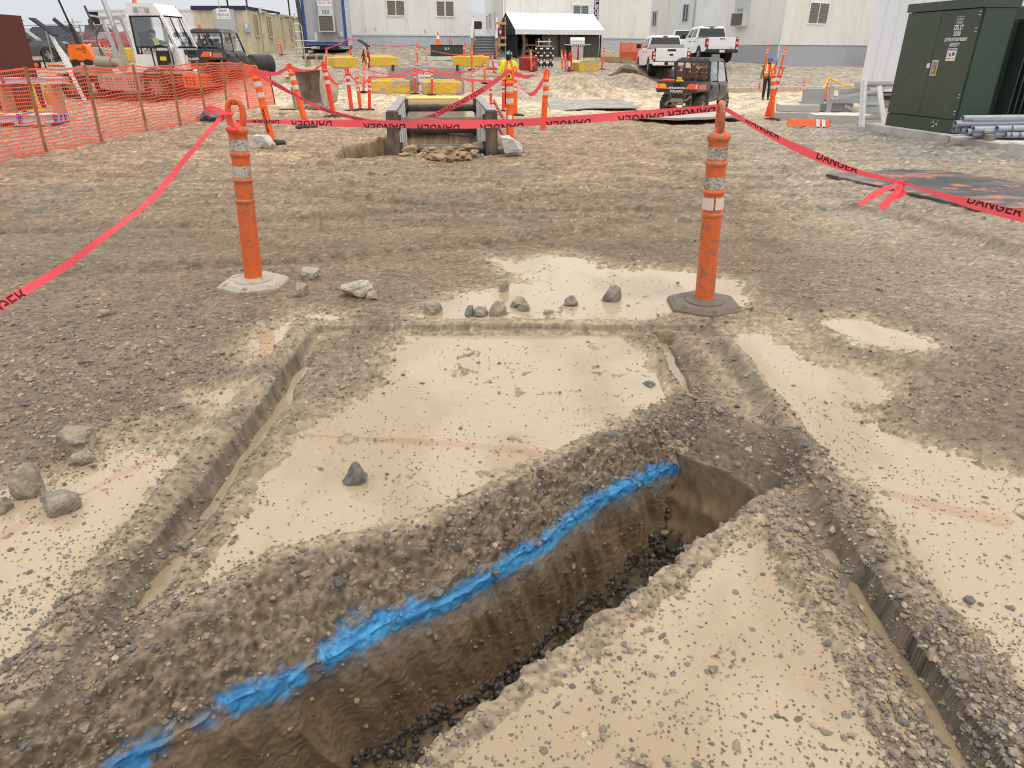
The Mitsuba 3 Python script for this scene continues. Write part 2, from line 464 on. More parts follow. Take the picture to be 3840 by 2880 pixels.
def height(x, y, fine=True):
    """Ground height and a dict of masks at the points (x, y); the trench itself is a mesh of its own."""
    z = land(x, y)
    near = sstep(9, 6.5, y)
    big = meshkit.fbm(P3(x, y, 1.3), 3, 1) - 0.5
    mid = meshkit.fbm(P3(x, y, 7.0), 3, 2) - 0.5
    m = {}
    wob = 0.05 * (meshkit.fbm(P3(x, y, 4.0), 3, 21) - 0.5)
    xl, xr, yf = x - PAD_L + wob, PAD_R - x + wob, PAD_F - y + 0.6 * wob
    left_w = 0.075 + 0.05 * sstep(2.4, 1.3, y)
    right_w = 0.115 + 0.04 * sstep(1.9, 2.3, y)
    pad = sstep(-left_w, -0.02, xl) * sstep(-right_w, -0.03, xr) * sstep(-0.03, 0.0, yf)
    lip = (np.exp(-((xl + left_w + 0.05) / 0.065) ** 2) * (xl < 0) + np.exp(-((xr + 0.15) / 0.06) ** 2) * (xr < 0.02)) * (yf > -0.1) + 0.15 * np.exp(-((yf + 0.13) / 0.09) ** 2) * (xl > -0.1) * (xr > -0.1)
    base = 0.012 + 0.020 * big * near + 0.013 * mid * near + 0.016 * lip * near
    base = base + (1 - near) * (0.10 * big * sstep(5, 12, y) + 0.05 * mid * sstep(6, 20, y))
    # tyre and grader streaks of the middle ground
    streak = meshkit.fbm(np.stack([x * 0.8 + 0.25 * y, y * 5.0, 0 * x], -1), 3, 31) - 0.5
    base = base + 0.03 * streak * sstep(3.6, 5.5, y) * sstep(20, 12, y)
    re_ = RUT[1] - RUT[0]
    rt = np.clip(((x - RUT[0][0]) * re_[0] + (y - RUT[0][1]) * re_[1]) / (re_ @ re_), 0, 1)
    ridge = np.exp(-(np.hypot(x - RUT[0][0] - rt * re_[0], y - RUT[0][1] - rt * re_[1]) / 0.10) ** 2)
    base = base + 0.05 * ridge * (0.6 + meshkit.fbm(P3(x, y, 9), 2, 5))
    inner = Z_PAD + 0.006 + 0.012 * big + 0.010 * mid
    # gravel rims beside the slots
    inner = inner + 0.016 * np.exp(-((xl - 0.14) / 0.07) ** 2) + 0.018 * np.exp(-((xr - 0.16) / 0.08) ** 2) + 0.010 * np.exp(-((yf - 0.10) / 0.06) ** 2)
    g = base * (1 - pad) + inner * pad
    slot = np.zeros_like(x)
    for cx, y0, y1, hw in CHANNELS:
        k = 1 - np.minimum(1, np.hypot(x - cx + wob * 1.3, np.maximum(0, np.maximum(y0 + hw - y, y - y1 + hw))) / (hw * 1.5 * (0.55 + 0.9 * meshkit.fbm(P3(x * 0, y, 6.0), 2, 19))))
        slot = np.maximum(slot, sstep(0, 0.75, k))
    for cx, a, b in ((PAD_L - 0.01, 0.75, 3.5), (PAD_R + 0.01, 0.75, 2.35), (PAD_R - 0.12, 2.8, 3.6)):
        slot = np.maximum(slot, 0.62 * np.exp(-((x - cx + wob * 0.6) / 0.05) ** 2) * sstep(a, a + 0.05, y) * sstep(b, b - 0.1, y))
    g = g + (Z_CH - g) * slot * near
    # puddles
    wet, silt = np.zeros_like(x), np.zeros_like(x)
    edge = 0.12 * (meshkit.fbm(P3(x, y, 6.0, 3), 4, 8) - 0.5) + 0.10 * (meshkit.fbm(P3(x, y, 24.0, 3), 3, 9) - 0.5) + 0.16 * (meshkit.fbm(P3(x, y, 70.0, 3), 2, 10) - 0.5)
    for name, (lv, poly) in WATER.items():
        x0, y0, x1, y1 = poly.buffer(0.4).bounds
        k = (x > x0) & (x < x1) & (y > y0) & (y < y1)
        if not k.any():
            continue
        d = signed(poly, x[k], y[k]) + edge[k]
        w = sstep(-0.07, 0.12, d)
        if lv < -0.01:
            ss_, ww_ = st(x[k], y[k])
            lip_ = np.where((ss_ < S_END + 0.2) & (ww_ > 0.2), sstep(0.0, 0.08, ww_ - np.interp(ss_, S_U, UP_W)), sstep(-0.01, -0.07, ww_) if name == 'near_pool' else 1.0)
            w = w * sstep(0.06, 0.16, xl[k]) * sstep(0.09, 0.2, xr[k]) * sstep(0.0, 0.06, yf[k]) * lip_
        else:
            w = w * np.maximum.reduce([sstep(-0.14, -0.23, xr[k]), sstep(-0.14, -0.24, xl[k]), sstep(-0.10, -0.16, yf[k])])
        hump = 0.016 * np.maximum(0, 0.5 * meshkit.fbm(P3(x[k], y[k], 4.5, 7), 2, 14) + 0.5 * meshkit.fbm(P3(x[k], y[k], 34, 7), 2, 17) - 0.57) * 4
        if name in ('far_pool', 'scuff_pool'):
            hump = hump + 0.022 * np.maximum(0, 0.4 * meshkit.fbm(P3(x[k], y[k], 6, 7), 2, 15) + 0.6 * meshkit.fbm(P3(x[k], y[k], 40, 7), 2, 18) - 0.52)
        g[k] = g[k] * (1 - w) + (lv - 0.011 + hump) * w
        g[k] = np.where((w < 0.02) & (d > -0.35), np.maximum(g[k], np.where(pad[k] < 0.5, lv + 0.002, -1)), g[k])
        wet[k] = np.maximum(wet[k], sstep(-0.24, 0.03, d))
        silt[k] = np.maximum(silt[k], sstep(-0.10, 0.02, d))
    z = np.where(y < 9, g * near + (z + base) * (1 - near), z + base)
    trk, tread = track_mask(x, y)
    z = z - trk * (0.016 + 0.008 * tread)
    pit, pu, pv = pit_mask(x, y)
    z = z - 1.15 * pit * (1 - 0.55 * sstep(0.3, 1.75, pv) - 0.15 * sstep(0, -1.6, pv))
    # the gravel bank: rough heaps in front of it
    heap = np.exp(-((x - 3.3) / 1.7) ** 2 - ((y - 35) / 1.6) ** 2) * 0.55 + np.exp(-((x - 8.0) / 1.5) ** 2 - ((y - 35.5) / 1.4) ** 2) * 0.6 + np.exp(-((x - 6.3) / 1.0) ** 2 - ((y - 39) / 1.0) ** 2) * 0.5
    z = z + heap * (0.7 + 0.7 * (meshkit.fbm(P3(x, y, 1.1), 3, 51)))
    if fine:
        peb = meshkit.fbm(P3(x, y, 55.0), 3, 6) - 0.5
        lump = meshkit.fbm(P3(x, y, 26.0), 2, 16) - 0.5
        amp = (1 - 0.75 * wet) * sstep(6.0, 2.2, y)
        z = z + amp * (0.012 * peb + 0.012 * lump)
        clod = np.maximum(0, meshkit.fbm(P3(x, y, 11.0), 3, 61) - 0.60) * sstep(4, 7, y)
        z = z + 0.13 * clod * sstep(34, 20, y)
    m.update(trk=trk, tread=tread, silt=silt, ridge=ridge, bank=4 * pad * (1 - pad) * near, pad=pad, wet=wet, slot=slot, pit=pit, near=near, lip=lip, streak=streak, big=big, mid=mid, xl=xl, xr=xr, yf=yf, heap=heap)
    return z, m


def c3(*v):
    return np.array(v, float)


def lerp(a, b, t):
    return a + (b - a) * t[..., None]


def ground_color(x, y, z, m):
    f1 = meshkit.fbm(P3(x, y, 0.55), 4, 41)
    f2 = meshkit.fbm(P3(x, y, 3.0), 3, 42)
    w1, w2 = sstep(4.5, 7.5, y), sstep(14, 22, y)
    f3 = meshkit.noise(P3(x, y, 80.0), 43) * (1 - w1) + meshkit.noise(P3(x, y, 34.0), 45) * w1 * (1 - w2) + meshkit.noise(P3(x, y, 12.0), 48) * w2
    f4 = meshkit.noise(P3(x, y, 31.0), 44) * (1 - w1) + meshkit.noise(P3(x, y, 14.0), 46) * w1 * (1 - w2) + meshkit.noise(P3(x, y, 4.0), 49) * w2
    grey, brown, tan, pale = c3(0.162, 0.124, 0.086), c3(0.165, 0.117, 0.072), c3(0.255, 0.185, 0.116), c3(0.39, 0.315, 0.22)
    c = np.broadcast_to(grey, x.shape + (3,)).copy()
    c = lerp(c, brown, sstep(3.4, 5.0, y) * sstep(0.30, 0.55, f1 + 0.1 * (f2 - 0.5)))
    # dry tan earth further out, browner where it has been driven over
    c = lerp(c, tan, sstep(5.5, 10.5, y + 3 * (f1 - 0.5)) * (0.35 + 0.65 * sstep(0.36, 0.6, f2 * 0.5 + f1 * 0.5)))
    c = lerp(c, c3(0.245, 0.205, 0.155), sstep(1.2, 2.6, x - 0.12 * y + 1.2 * (f1 - 0.5)) * sstep(2.8, 4.4, y) * 0.85)
    c = lerp(c, pale, sstep(17, 22, y + 3 * (f1 - 0.5)) * 0.8)
    road = sstep(23, 26, y) * sstep(36.6, 36.0, y) * sstep(-20, -14, x)
    c = lerp(c, c3(0.50, 0.42, 0.31), road * (0.6 + 0.4 * f2))
    bank = sstep(36.0, 37.2, y + 1.2 * (f2 - 0.5)) + sstep(29.5, 31, y) * sstep(4, -1, x)
    c = lerp(c, c3(0.27, 0.235, 0.19), np.clip(bank, 0, 1))
    c = lerp(c, c3(0.25, 0.17, 0.14), sstep(-5.5, -7.5, x + 0.25 * (y - 12)) * sstep(10, 13, y) * sstep(36, 30, y) * 0.6)   # reddish crushed rock behind the fence
    c = lerp(c, c3(0.20, 0.19, 0.175), sstep(5.0, 6.3, x - 0.1 * (y - 10) + 0.8 * (f2 - 0.5)) * sstep(9, 11, y) * sstep(19, 17, y) * 0.8)  # grey gravel by the cabinet
    c = lerp(c, c3(0.33, 0.25, 0.16), np.clip(m['heap'] * 2, 0, 1) * 0.7)
    for px_, py_, sx_, sy_ in ((-2.6, 8.2, 1.1, 0.8), (-0.9, 7.0, 1.5, 0.7), (0.9, 7.6, 0.9, 0.5), (1.4, 5.4, 1.2, 0.6), (-4.0, 5.6, 1.6, 0.8), (2.6, 5.0, 0.9, 0.5)):
        c = lerp(c, c3(0.135, 0.098, 0.062), 0.7 * np.exp(-((x - px_) / sx_) ** 2 - ((y - py_) / sy_) ** 2) * sstep(0.35, 0.6, 0.6 * f2 + 0.4 * f4))
    c = c * (1 + 0.5 * m['streak'] * sstep(3.6, 5.5, y) * sstep(20, 12, y))[..., None]
    c = lerp(c, c3(0.15, 0.12, 0.085), 0.75 * m['ridge'])
    c = c * (1 - m['trk'] * (0.20 + 0.16 * m['tread']))[..., None]
    # silt round the puddles
    c = lerp(c, c3(0.235, 0.185, 0.127), m['wet'] * 0.7)
    c = lerp(c, c3(0.30, 0.24, 0.165), m['silt'] * (1 - 0.6 * m['slot']))
    c = lerp(c, c3(0.25, 0.20, 0.14), m['pad'] * m['near'] * 0.4 * sstep(0.35, 0.6, f2))
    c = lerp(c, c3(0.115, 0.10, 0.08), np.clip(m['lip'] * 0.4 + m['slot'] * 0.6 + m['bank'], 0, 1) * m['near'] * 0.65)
    c = lerp(c, c3(0.30, 0.21, 0.125), m['pit'])
    c = c * (0.36 + 0.78 * f3 + 0.58 * f4)[..., None]
    c = c * (0.90 + 0.28 * (f2 - 0.5))[..., None]
    rv = np.random.default_rng(5).uniform(0, 1, x.shape)
    far_ = sstep(2.5, 5, y)
    c = c * (1 + 0.42 * far_ * (rv - 0.5))[..., None]
    c = np.where(((rv > 0.985) & (y < 20) & (y > 3))[..., None], c * 1.6, np.where(((rv < 0.02) & (y < 20) & (y > 3))[..., None], c * 0.55, c))
    sp = meshkit.noise(P3(x, y, 120.0), 47)
    c = np.where((sp > 0.93)[..., None] & (m['wet'] < 0.3)[..., None] & (y < 9)[..., None], c * 1.6, c)
    return np.clip(c, 0.01, 0.8)


# ---------------------------------------------------------------- the ground sheet: rows closer together near the camera
NC, T_MAX = 640, 1.0
tt = np.sinh(np.linspace(-1.25, 1.25, NC)) / np.sinh(1.25) * T_MAX
pitch_rows = np.concatenate([np.geomspace(0.42, 0.9, 30, endpoint=False), 1 / np.linspace(1 / 0.9, 1 / 3.5, 330, endpoint=False), 1 / np.linspace(1 / 3.5, 1 / 9.0, 210, endpoint=False), 1 / np.linspace(1 / 9.0, 1 / 22.0, 120, endpoint=False), np.linspace(22, 52, 170, endpoint=False), np.geomspace(52, 900, 34)])
YY = np.repeat(pitch_rows[:, None], NC, 1)
XX = tt[None, :] * (YY + 0.75)
HOLE_LO, HOLE_HI = -0.10, 0.96


def strip_edge(s):
    """How far the trench strip reaches at s, on the camera's side and on the far side."""
    return np.full_like(s, HOLE_LO), np.full_like(s, HOLE_HI)


ZZ, MM = height(XX, YY)
CC = ground_color(XX, YY, ZZ, MM)
gs, gw = st(XX, YY)
hole = (gs > -2.2) & (gs < S_END + 0.27) & (gw > HOLE_LO + 0.012) & (gw < HOLE_HI - 0.012)
idx = np.arange(XX.size).reshape(XX.shape)
keep = ~(hole[:-1, :-1] & hole[1:, :-1] & hole[:-1, 1:] & hole[1:, 1:])
q = np.stack([idx[:-1, :-1], idx[:-1, 1:], idx[1:, 1:], idx[1:, :-1]], -1)[keep]
GV = np.stack([XX, YY, ZZ], -1).reshape(-1, 3)
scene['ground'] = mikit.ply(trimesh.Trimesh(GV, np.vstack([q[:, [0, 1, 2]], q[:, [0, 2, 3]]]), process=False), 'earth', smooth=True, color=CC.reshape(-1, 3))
labels['ground'] = {'label': 'rough wet gravel and dirt yard around the sawn open trench', 'category': 'ground', 'kind': 'structure'}
# ---------------------------------------------------------------- the trench: one sheet across its profile
S_K = [-2.3, -1.0, -0.47, -0.27, 0.0, 0.33, 0.69, 0.9, 1.15, 1.58, 1.76, 2.1]
BLUE_W = [0.645, 0.645, 0.64, 0.635, 0.60, 0.565, 0.55, 0.54, 0.575, 0.565, 0.535, 0.52]
FLOOR_Z = -0.76


def trench_strip():
    s = np.concatenate([np.linspace(-1.35, S_END - 0.10, 560, endpoint=False), np.linspace(S_END - 0.10, S_END + 0.05, 90, endpoint=False), np.linspace(S_END + 0.05, S_END + 0.29, 50)])
    n = 0
    prof = []   # (kind, parameter) along the profile from the camera's side to the far side
    segs = [('near_flat', 30), ('near_wall', 60), ('floor', 40), ('wall', 150), ('face', 85), ('far_flat', 50)]
    kinds = np.concatenate([np.full(k, i) for i, (_, k) in enumerate(segs)])
    par = np.concatenate([(np.arange(k) + 0.5) / k for _, k in segs])
    S, K = np.meshgrid(s, kinds, indexing='ij')
    Pm = np.broadcast_to(par, S.shape)
    jag = 0.05 * (meshkit.fbm(np.stack([S * 9, 0 * S, 0 * S], -1), 3, 3) - 0.5) + 0.03 * (meshkit.fbm(np.stack([S * 30, 0 * S, 0 * S], -1), 2, 4) - 0.5)
    wn = 0.045 + jag
    jag2 = 0.035 * (meshkit.fbm(np.stack([S * 5, 0 * S + 3, 0 * S], -1), 3, 5) - 0.5)
    wb = np.interp(S, S_K, BLUE_W) + jag2
    wu = np.interp(S, S_U, UP_W) + 0.05 * (meshkit.fbm(np.stack([S * 7, 0 * S + 9, 0 * S], -1), 3, 6) - 0.5)
    W = np.select([K == 0, K == 1, K == 2, K == 3, K == 4, K == 5],
                  [HOLE_LO + (wn - HOLE_LO) * Pm, wn + 0.02 * Pm, wn + 0.02 + (wb - 0.01 - wn - 0.02) * Pm, wb - 0.012 * (1 - Pm), wb + (wu - wb) * Pm, wu + (HOLE_HI - wu) * Pm])
    W0 = W.copy()
    # plan position (before relief)
    X, Y = ORG[0] + S * E_S[0] + W * E_N[0], ORG[1] + S * E_S[1] + W * E_N[1]
    Z0, m = height(X, Y)
    xu, yu = ORG[0] + S * E_S[0] + wu * E_N[0], ORG[1] + S * E_S[1] + wu * E_N[1]
    zu, _ = height(xu[:, :1], yu[:, :1], True)
    zn, _ = height((ORG[0] + S * E_S[0] + wn * E_N[0])[:, :1], (ORG[1] + S * E_S[1] + wn * E_N[1])[:, :1])
    zu, zn = np.broadcast_to(zu, S.shape), np.broadcast_to(zn, S.shape)
    zb = -0.215 + 0.03 * (meshkit.fbm(np.stack([S * 3, 0 * S, 0 * S], -1), 2, 8) - 0.5)
    zb = np.minimum(zb, zu - 0.05)
    fl = FLOOR_Z + 0.05 * (meshkit.fbm(P3(X, Y, 5), 2, 9) - 0.5) + 0.10 * sstep(1.3, 1.6, S) * sstep(0.25, 0.45, W)
    face_p = 1 - (1 - Pm) ** 1.35
    Z = np.select([K == 0, K == 1, K == 2, K == 3, K == 4, K == 5],
                  [Z0 - 0.02 * sstep(0.9, 1.0, Pm), zn - 0.02 + (fl - zn + 0.02) * Pm, fl, fl + (zb - fl) * Pm, zb + (zu - zb) * face_p, Z0])
    # the end of the trench
    end = sstep(S_END, S_END - 0.07 + 0.03 * jag, S - 0.10 * sstep(-0.15, -0.6, Z) * 0 + 0.07 * (meshkit.fbm(np.stack([W * 10, Z * 9, S * 3], -1), 4, 12) - 0.5))
    slope = sstep(S_END + 0.27, S_END + 0.02, S)          # gravel running down to the end from the slot side
    Zflat = Z0 - 0.13 * slope * sstep(0.02, 0.12, W) * sstep(0.72, 0.5, W)
    Z = Zflat + (Z - Zflat) * end
    # relief along the normal: cut clay with scraped grooves, loose stony face above it
    pos = np.stack([X, Y, Z], -1)
    du, dv = np.gradient(pos, axis=0), np.gradient(pos, axis=1)
    nrm = np.cross(du, dv)
    nrm /= np.linalg.norm(nrm, axis=-1, keepdims=True) + 1e-9
    nrm *= np.where(nrm[..., 2:3] < -0.2, -1, 1) * 1.0
    q3 = np.stack([S, W, Z], -1)
    groove = 0.35 - np.abs(2 * meshkit.fbm(np.stack([S * 7 + Z * 1.6, W * 4, Z * 1.0], -1), 4, 13) - 1)
    scrape = meshkit.fbm(np.stack([S * 26 + Z * 3, 0 * S, Z * 3.0], -1), 3, 33) - 0.5
    fine = meshkit.fbm(q3 * 60, 3, 14) - 0.5
    chunk = meshkit.fbm(q3 * 14, 4, 15) - 0.5
    cells = meshkit.fbm(q3 * 35, 2, 16) - 0.5
    wall = np.where(K == 3, 1.0, 0.0) * sstep(0.0, 0.1, Pm) + (K == 2) * 0.0
    face = (K == 4) * sstep(0, 0.12, Pm) * sstep(1.0, 0.75, Pm) + (K == 3) * sstep(0.80, 0.98, Pm) * 0.3
    endw = sstep(0.02, 0.3, end) * sstep(0.98, 0.7, end)
    top_fade = 0.2 + 0.8 * sstep(1.0, 0.72, Pm) * 1.0
    rel = wall * top_fade * (0.09 * groove + 0.008 * fine + 0.030 * scrape + 0.012 * chunk) + face * (0.12 * chunk + 0.05 * cells + 0.016 * fine) + (K == 1) * 0.02 * chunk + endw * (0.05 * chunk + 0.01 * fine)
    rel = rel * (0.15 + 0.85 * np.maximum(end, endw))
    lean = np.where(K >= 3, 1.0, -1.0)
    pos[..., 0] += -E_N[0] * rel * np.where(K == 3, 1, 0.45) * (K >= 3) + E_N[0] * rel * (K == 1)
    pos[..., 1] += -E_N[1] * rel * np.where(K == 3, 1, 0.45) * (K >= 3) + E_N[1] * rel * (K == 1)
    pos[..., 2] += rel * 0.9 * (K == 4)
    pos[..., :2] += -(E_S * (endw * 0.04 * chunk)[..., None])
    # margins dip just under the ground sheet
    edge = np.minimum.reduce([np.abs(W0 - HOLE_LO), np.abs(HOLE_HI - W0), S_END + 0.29 - S])
    pos[..., 2] -= 0.006 * sstep(0.014, 0.0, edge)
    # colours
    col = ground_color(X, Y, Z, m)
    f = meshkit.fbm(q3 * 22, 3, 22)
    clay = lerp(np.broadcast_to(c3(0.155, 0.118, 0.078), S.shape + (3,)), c3(0.20, 0.155, 0.105), sstep(0.35, 0.65, meshkit.fbm(q3 * 4, 3, 23)))
    clay = clay * (0.55 + 0.5 * f + 0.45 * meshkit.noise(q3 * 95, 29))[..., None]
    gravel = np.broadcast_to(c3(0.165, 0.132, 0.094), S.shape + (3,)) * (0.40 + 1.2 * meshkit.noise(q3 * 75, 24))[..., None] * (0.8 + 0.4 * f)[..., None]
    inside = sstep(0.15, 0.5, end) * ((K == 3) | (K == 2) | (K == 1))
    col = lerp(col, clay, inside)
    col = lerp(col, gravel, (K == 4) * sstep(1.0, 0.8, Pm))
    col = lerp(col, gravel * 0.8, sstep(0.4, 0.1, end) * (W > -0.02) * (W < 0.75) * 0.8)
    col = lerp(col, clay * 1.2 * c3(1.06, 1.0, 0.88), endw * (W < 0.6))
    # spray-paint line along the foot of the stony face
    line = zb - 0.012 + 0.025 * (meshkit.fbm(np.stack([S * 4, 0 * S + 5, 0 * S], -1), 2, 25) - 0.5)
    hw = 0.041 + 0.022 * (meshkit.fbm(np.stack([S * 3, 0 * S, 0 * S + 2], -1), 2, 26) - 0.5)
    dz = np.abs(pos[..., 2] - line)
    spray = np.clip(1.9 * np.exp(-(dz / hw) ** 2) - 0.55 + 1.2 * (meshkit.fbm(q3 * 80, 2, 27) - 0.5) * (dz > 0.3 * hw) + 0.25 * (f - 0.5), 0, 1)
    broken = sstep(0.0, 0.22, S) + sstep(0.28, 0.42, meshkit.fbm(np.stack([S * 8, Z * 4, 0 * S], -1), 2, 28))
    spray = spray * np.clip(broken, 0, 1) * sstep(S_END + 0.02, S_END - 0.04, S) * ((K == 3) | (K == 4)) * sstep(-0.85, -0.7, S)
    haze_ = 0.13 * sstep(hw * 3.0, hw * 0.8, np.maximum(0, -(pos[..., 2] - line))) * (pos[..., 2] < line) * ((K == 3)) * sstep(-0.3, 0.2, S)
    blue = lerp(np.broadcast_to(c3(0.028, 0.175, 0.41), S.shape + (3,)), c3(0.05, 0.285, 0.57), sstep(0.3, 0.7, f)) * (0.75 + 0.5 * meshkit.noise(q3 * 75, 24))[..., None]
    col = lerp(col, blue, np.clip(np.maximum(spray * 0.97, haze_ * end), 0, 1))
    i = np.arange(S.size).reshape(S.shape)
    qd = np.stack([i[:-1, :-1], i[1:, :-1], i[1:, 1:], i[:-1, 1:]], -1).reshape(-1, 4)
    scene['trench_wall'] = mikit.ply(trimesh.Trimesh(pos.reshape(-1, 3), np.vstack([qd[:, [0, 1, 2]], qd[:, [0, 2, 3]]]), process=False), 'earth', smooth=True, color=np.clip(col, 0.01, 0.9).reshape(-1, 3))
    labels['trench_wall'] = {'label': 'narrow open trench with a bright blue spray paint line along its cut wall', 'category': 'trench', 'kind': 'structure'}
    return dict(spray=spray, S=S, W=W0, K=K, P=Pm, pos=pos, end=end)


TR = trench_strip()

# ---------------------------------------------------------------- muddy water
TRENCH_POLY = sg.Polygon([ORG + E_S * a + E_N * b for a, b in ((-2.3, -0.0), (S_END + 0.02, -0.0), (S_END + 0.24, 0.1), (S_END + 0.24, 0.66), (1.2, 0.74), (0.5, 0.76), (0.15, 0.89), (-0.1, 0.88), (-0.3, 0.80), (-2.3, 0.76))])
PAD_POLY = sg.box(PAD_L - 0.03, 0.3, PAD_R + 0.03, PAD_F - 0.012)
pools = []
for name, (lv, poly) in WATER.items():
    g = poly.buffer(0.16)
    g = g.intersection(PAD_POLY.buffer(-0.03).intersection(sg.box(PAD_L + 0.12, 0, PAD_R - 0.14, 4)).difference(sg.box(PAD_R - 0.30, 2.7, PAD_R + 0.1, 4))).difference(TRENCH_POLY.buffer(0.01)) if lv < -0.01 else g.difference(PAD_POLY.buffer(0.11))
    pools.append((lv - 0.001, g))
for cx, y0, y1, hw in CHANNELS:
    pools.append((Z_CH + 0.014 if cx < 0 else Z_CH + 0.013, sg.box(cx - hw * 2.6, y0 - 0.03, cx + hw * 2.6, y1 + 0.03).difference(TRENCH_POLY.buffer(0.03))))
for lv, g in pools:
    for gg in getattr(g, 'geoms', [g]):
        if gg.area < 0.004:
            continue
        m = trimesh.creation.triangulate_polygon(gg.simplify(0.01), engine='earcut')
        v = np.c_[m[0], np.full(len(m[0]), lv)]
        me = trimesh.Trimesh(v, m[1], process=False)
        if me.face_normals[0][2] < 0:
            me.invert()
        me = me.subdivide_to_size(0.11)
        v = np.array(me.vertices)
        tone = meshkit.fbm(v * [5, 2.2, 1], 4, 77)
        wc = lerp(np.broadcast_to(np.array([0.395, 0.322, 0.228]), v.shape), np.array([0.335, 0.262, 0.172]), sstep(0.42, 0.66, tone)) * (1 if lv > Z_CH + 0.03 else 0.8)
        k = numbered('puddle')
        scene[k] = mikit.ply(me, 'muddy_water', smooth=False, color=wc)
        labels[k] = {'label': 'shallow puddle of tan muddy water on the yard', 'category': 'puddle', 'kind': 'structure'}

# ---------------------------------------------------------------- loose stones
STONE_TONES = np.array([[0.165, 0.142, 0.115], [0.20, 0.168, 0.125], [0.12, 0.108, 0.095], [0.155, 0.118, 0.095], [0.25, 0.205, 0.145], [0.118, 0.112, 0.105], [0.31, 0.26, 0.19]])
ICO = trimesh.creation.icosphere(subdivisions=0)
ICO1 = trimesh.creation.icosphere(subdivisions=1)


def stones(cx, cy, cz, r, rng, base=ICO, tones=STONE_TONES, flat=0.62, p=None):
    n, V = len(cx), np.array(base.vertices)
    nv = len(V)
    v = np.repeat(V[None], n, 0) * (1 + rng.uniform(-0.30, 0.22, (n, nv, 1)))
    v = v * np.stack([rng.uniform(0.8, 1.35, n), rng.uniform(0.7, 1.1, n), rng.uniform(0.75, 1.1, n) * flat], 1)[:, None]
    a, b = rng.uniform(0, 2 * np.pi, n), rng.normal(0, 0.35, n)
    ca, sa, cb, sb = np.cos(a), np.sin(a), np.cos(b), np.sin(b)
    R = np.stack([np.stack([ca, -sa * cb, sa * sb], 1), np.stack([sa, ca * cb, -ca * sb], 1), np.stack([0 * a, sb, cb], 1)], 1)
    v = np.einsum('nij,nkj->nki', R, v) * r[:, None, None] + np.stack([cx, cy, cz], 1)[:, None]
    f = np.repeat(base.faces[None], n, 0) + (np.arange(n) * nv)[:, None, None]
    c = tones[rng.choice(len(tones), n, p=p)] * rng.uniform(0.75, 1.3, (n, 1))
    return v.reshape(-1, 3), f.reshape(-1, 3), np.repeat(c, nv, 0)


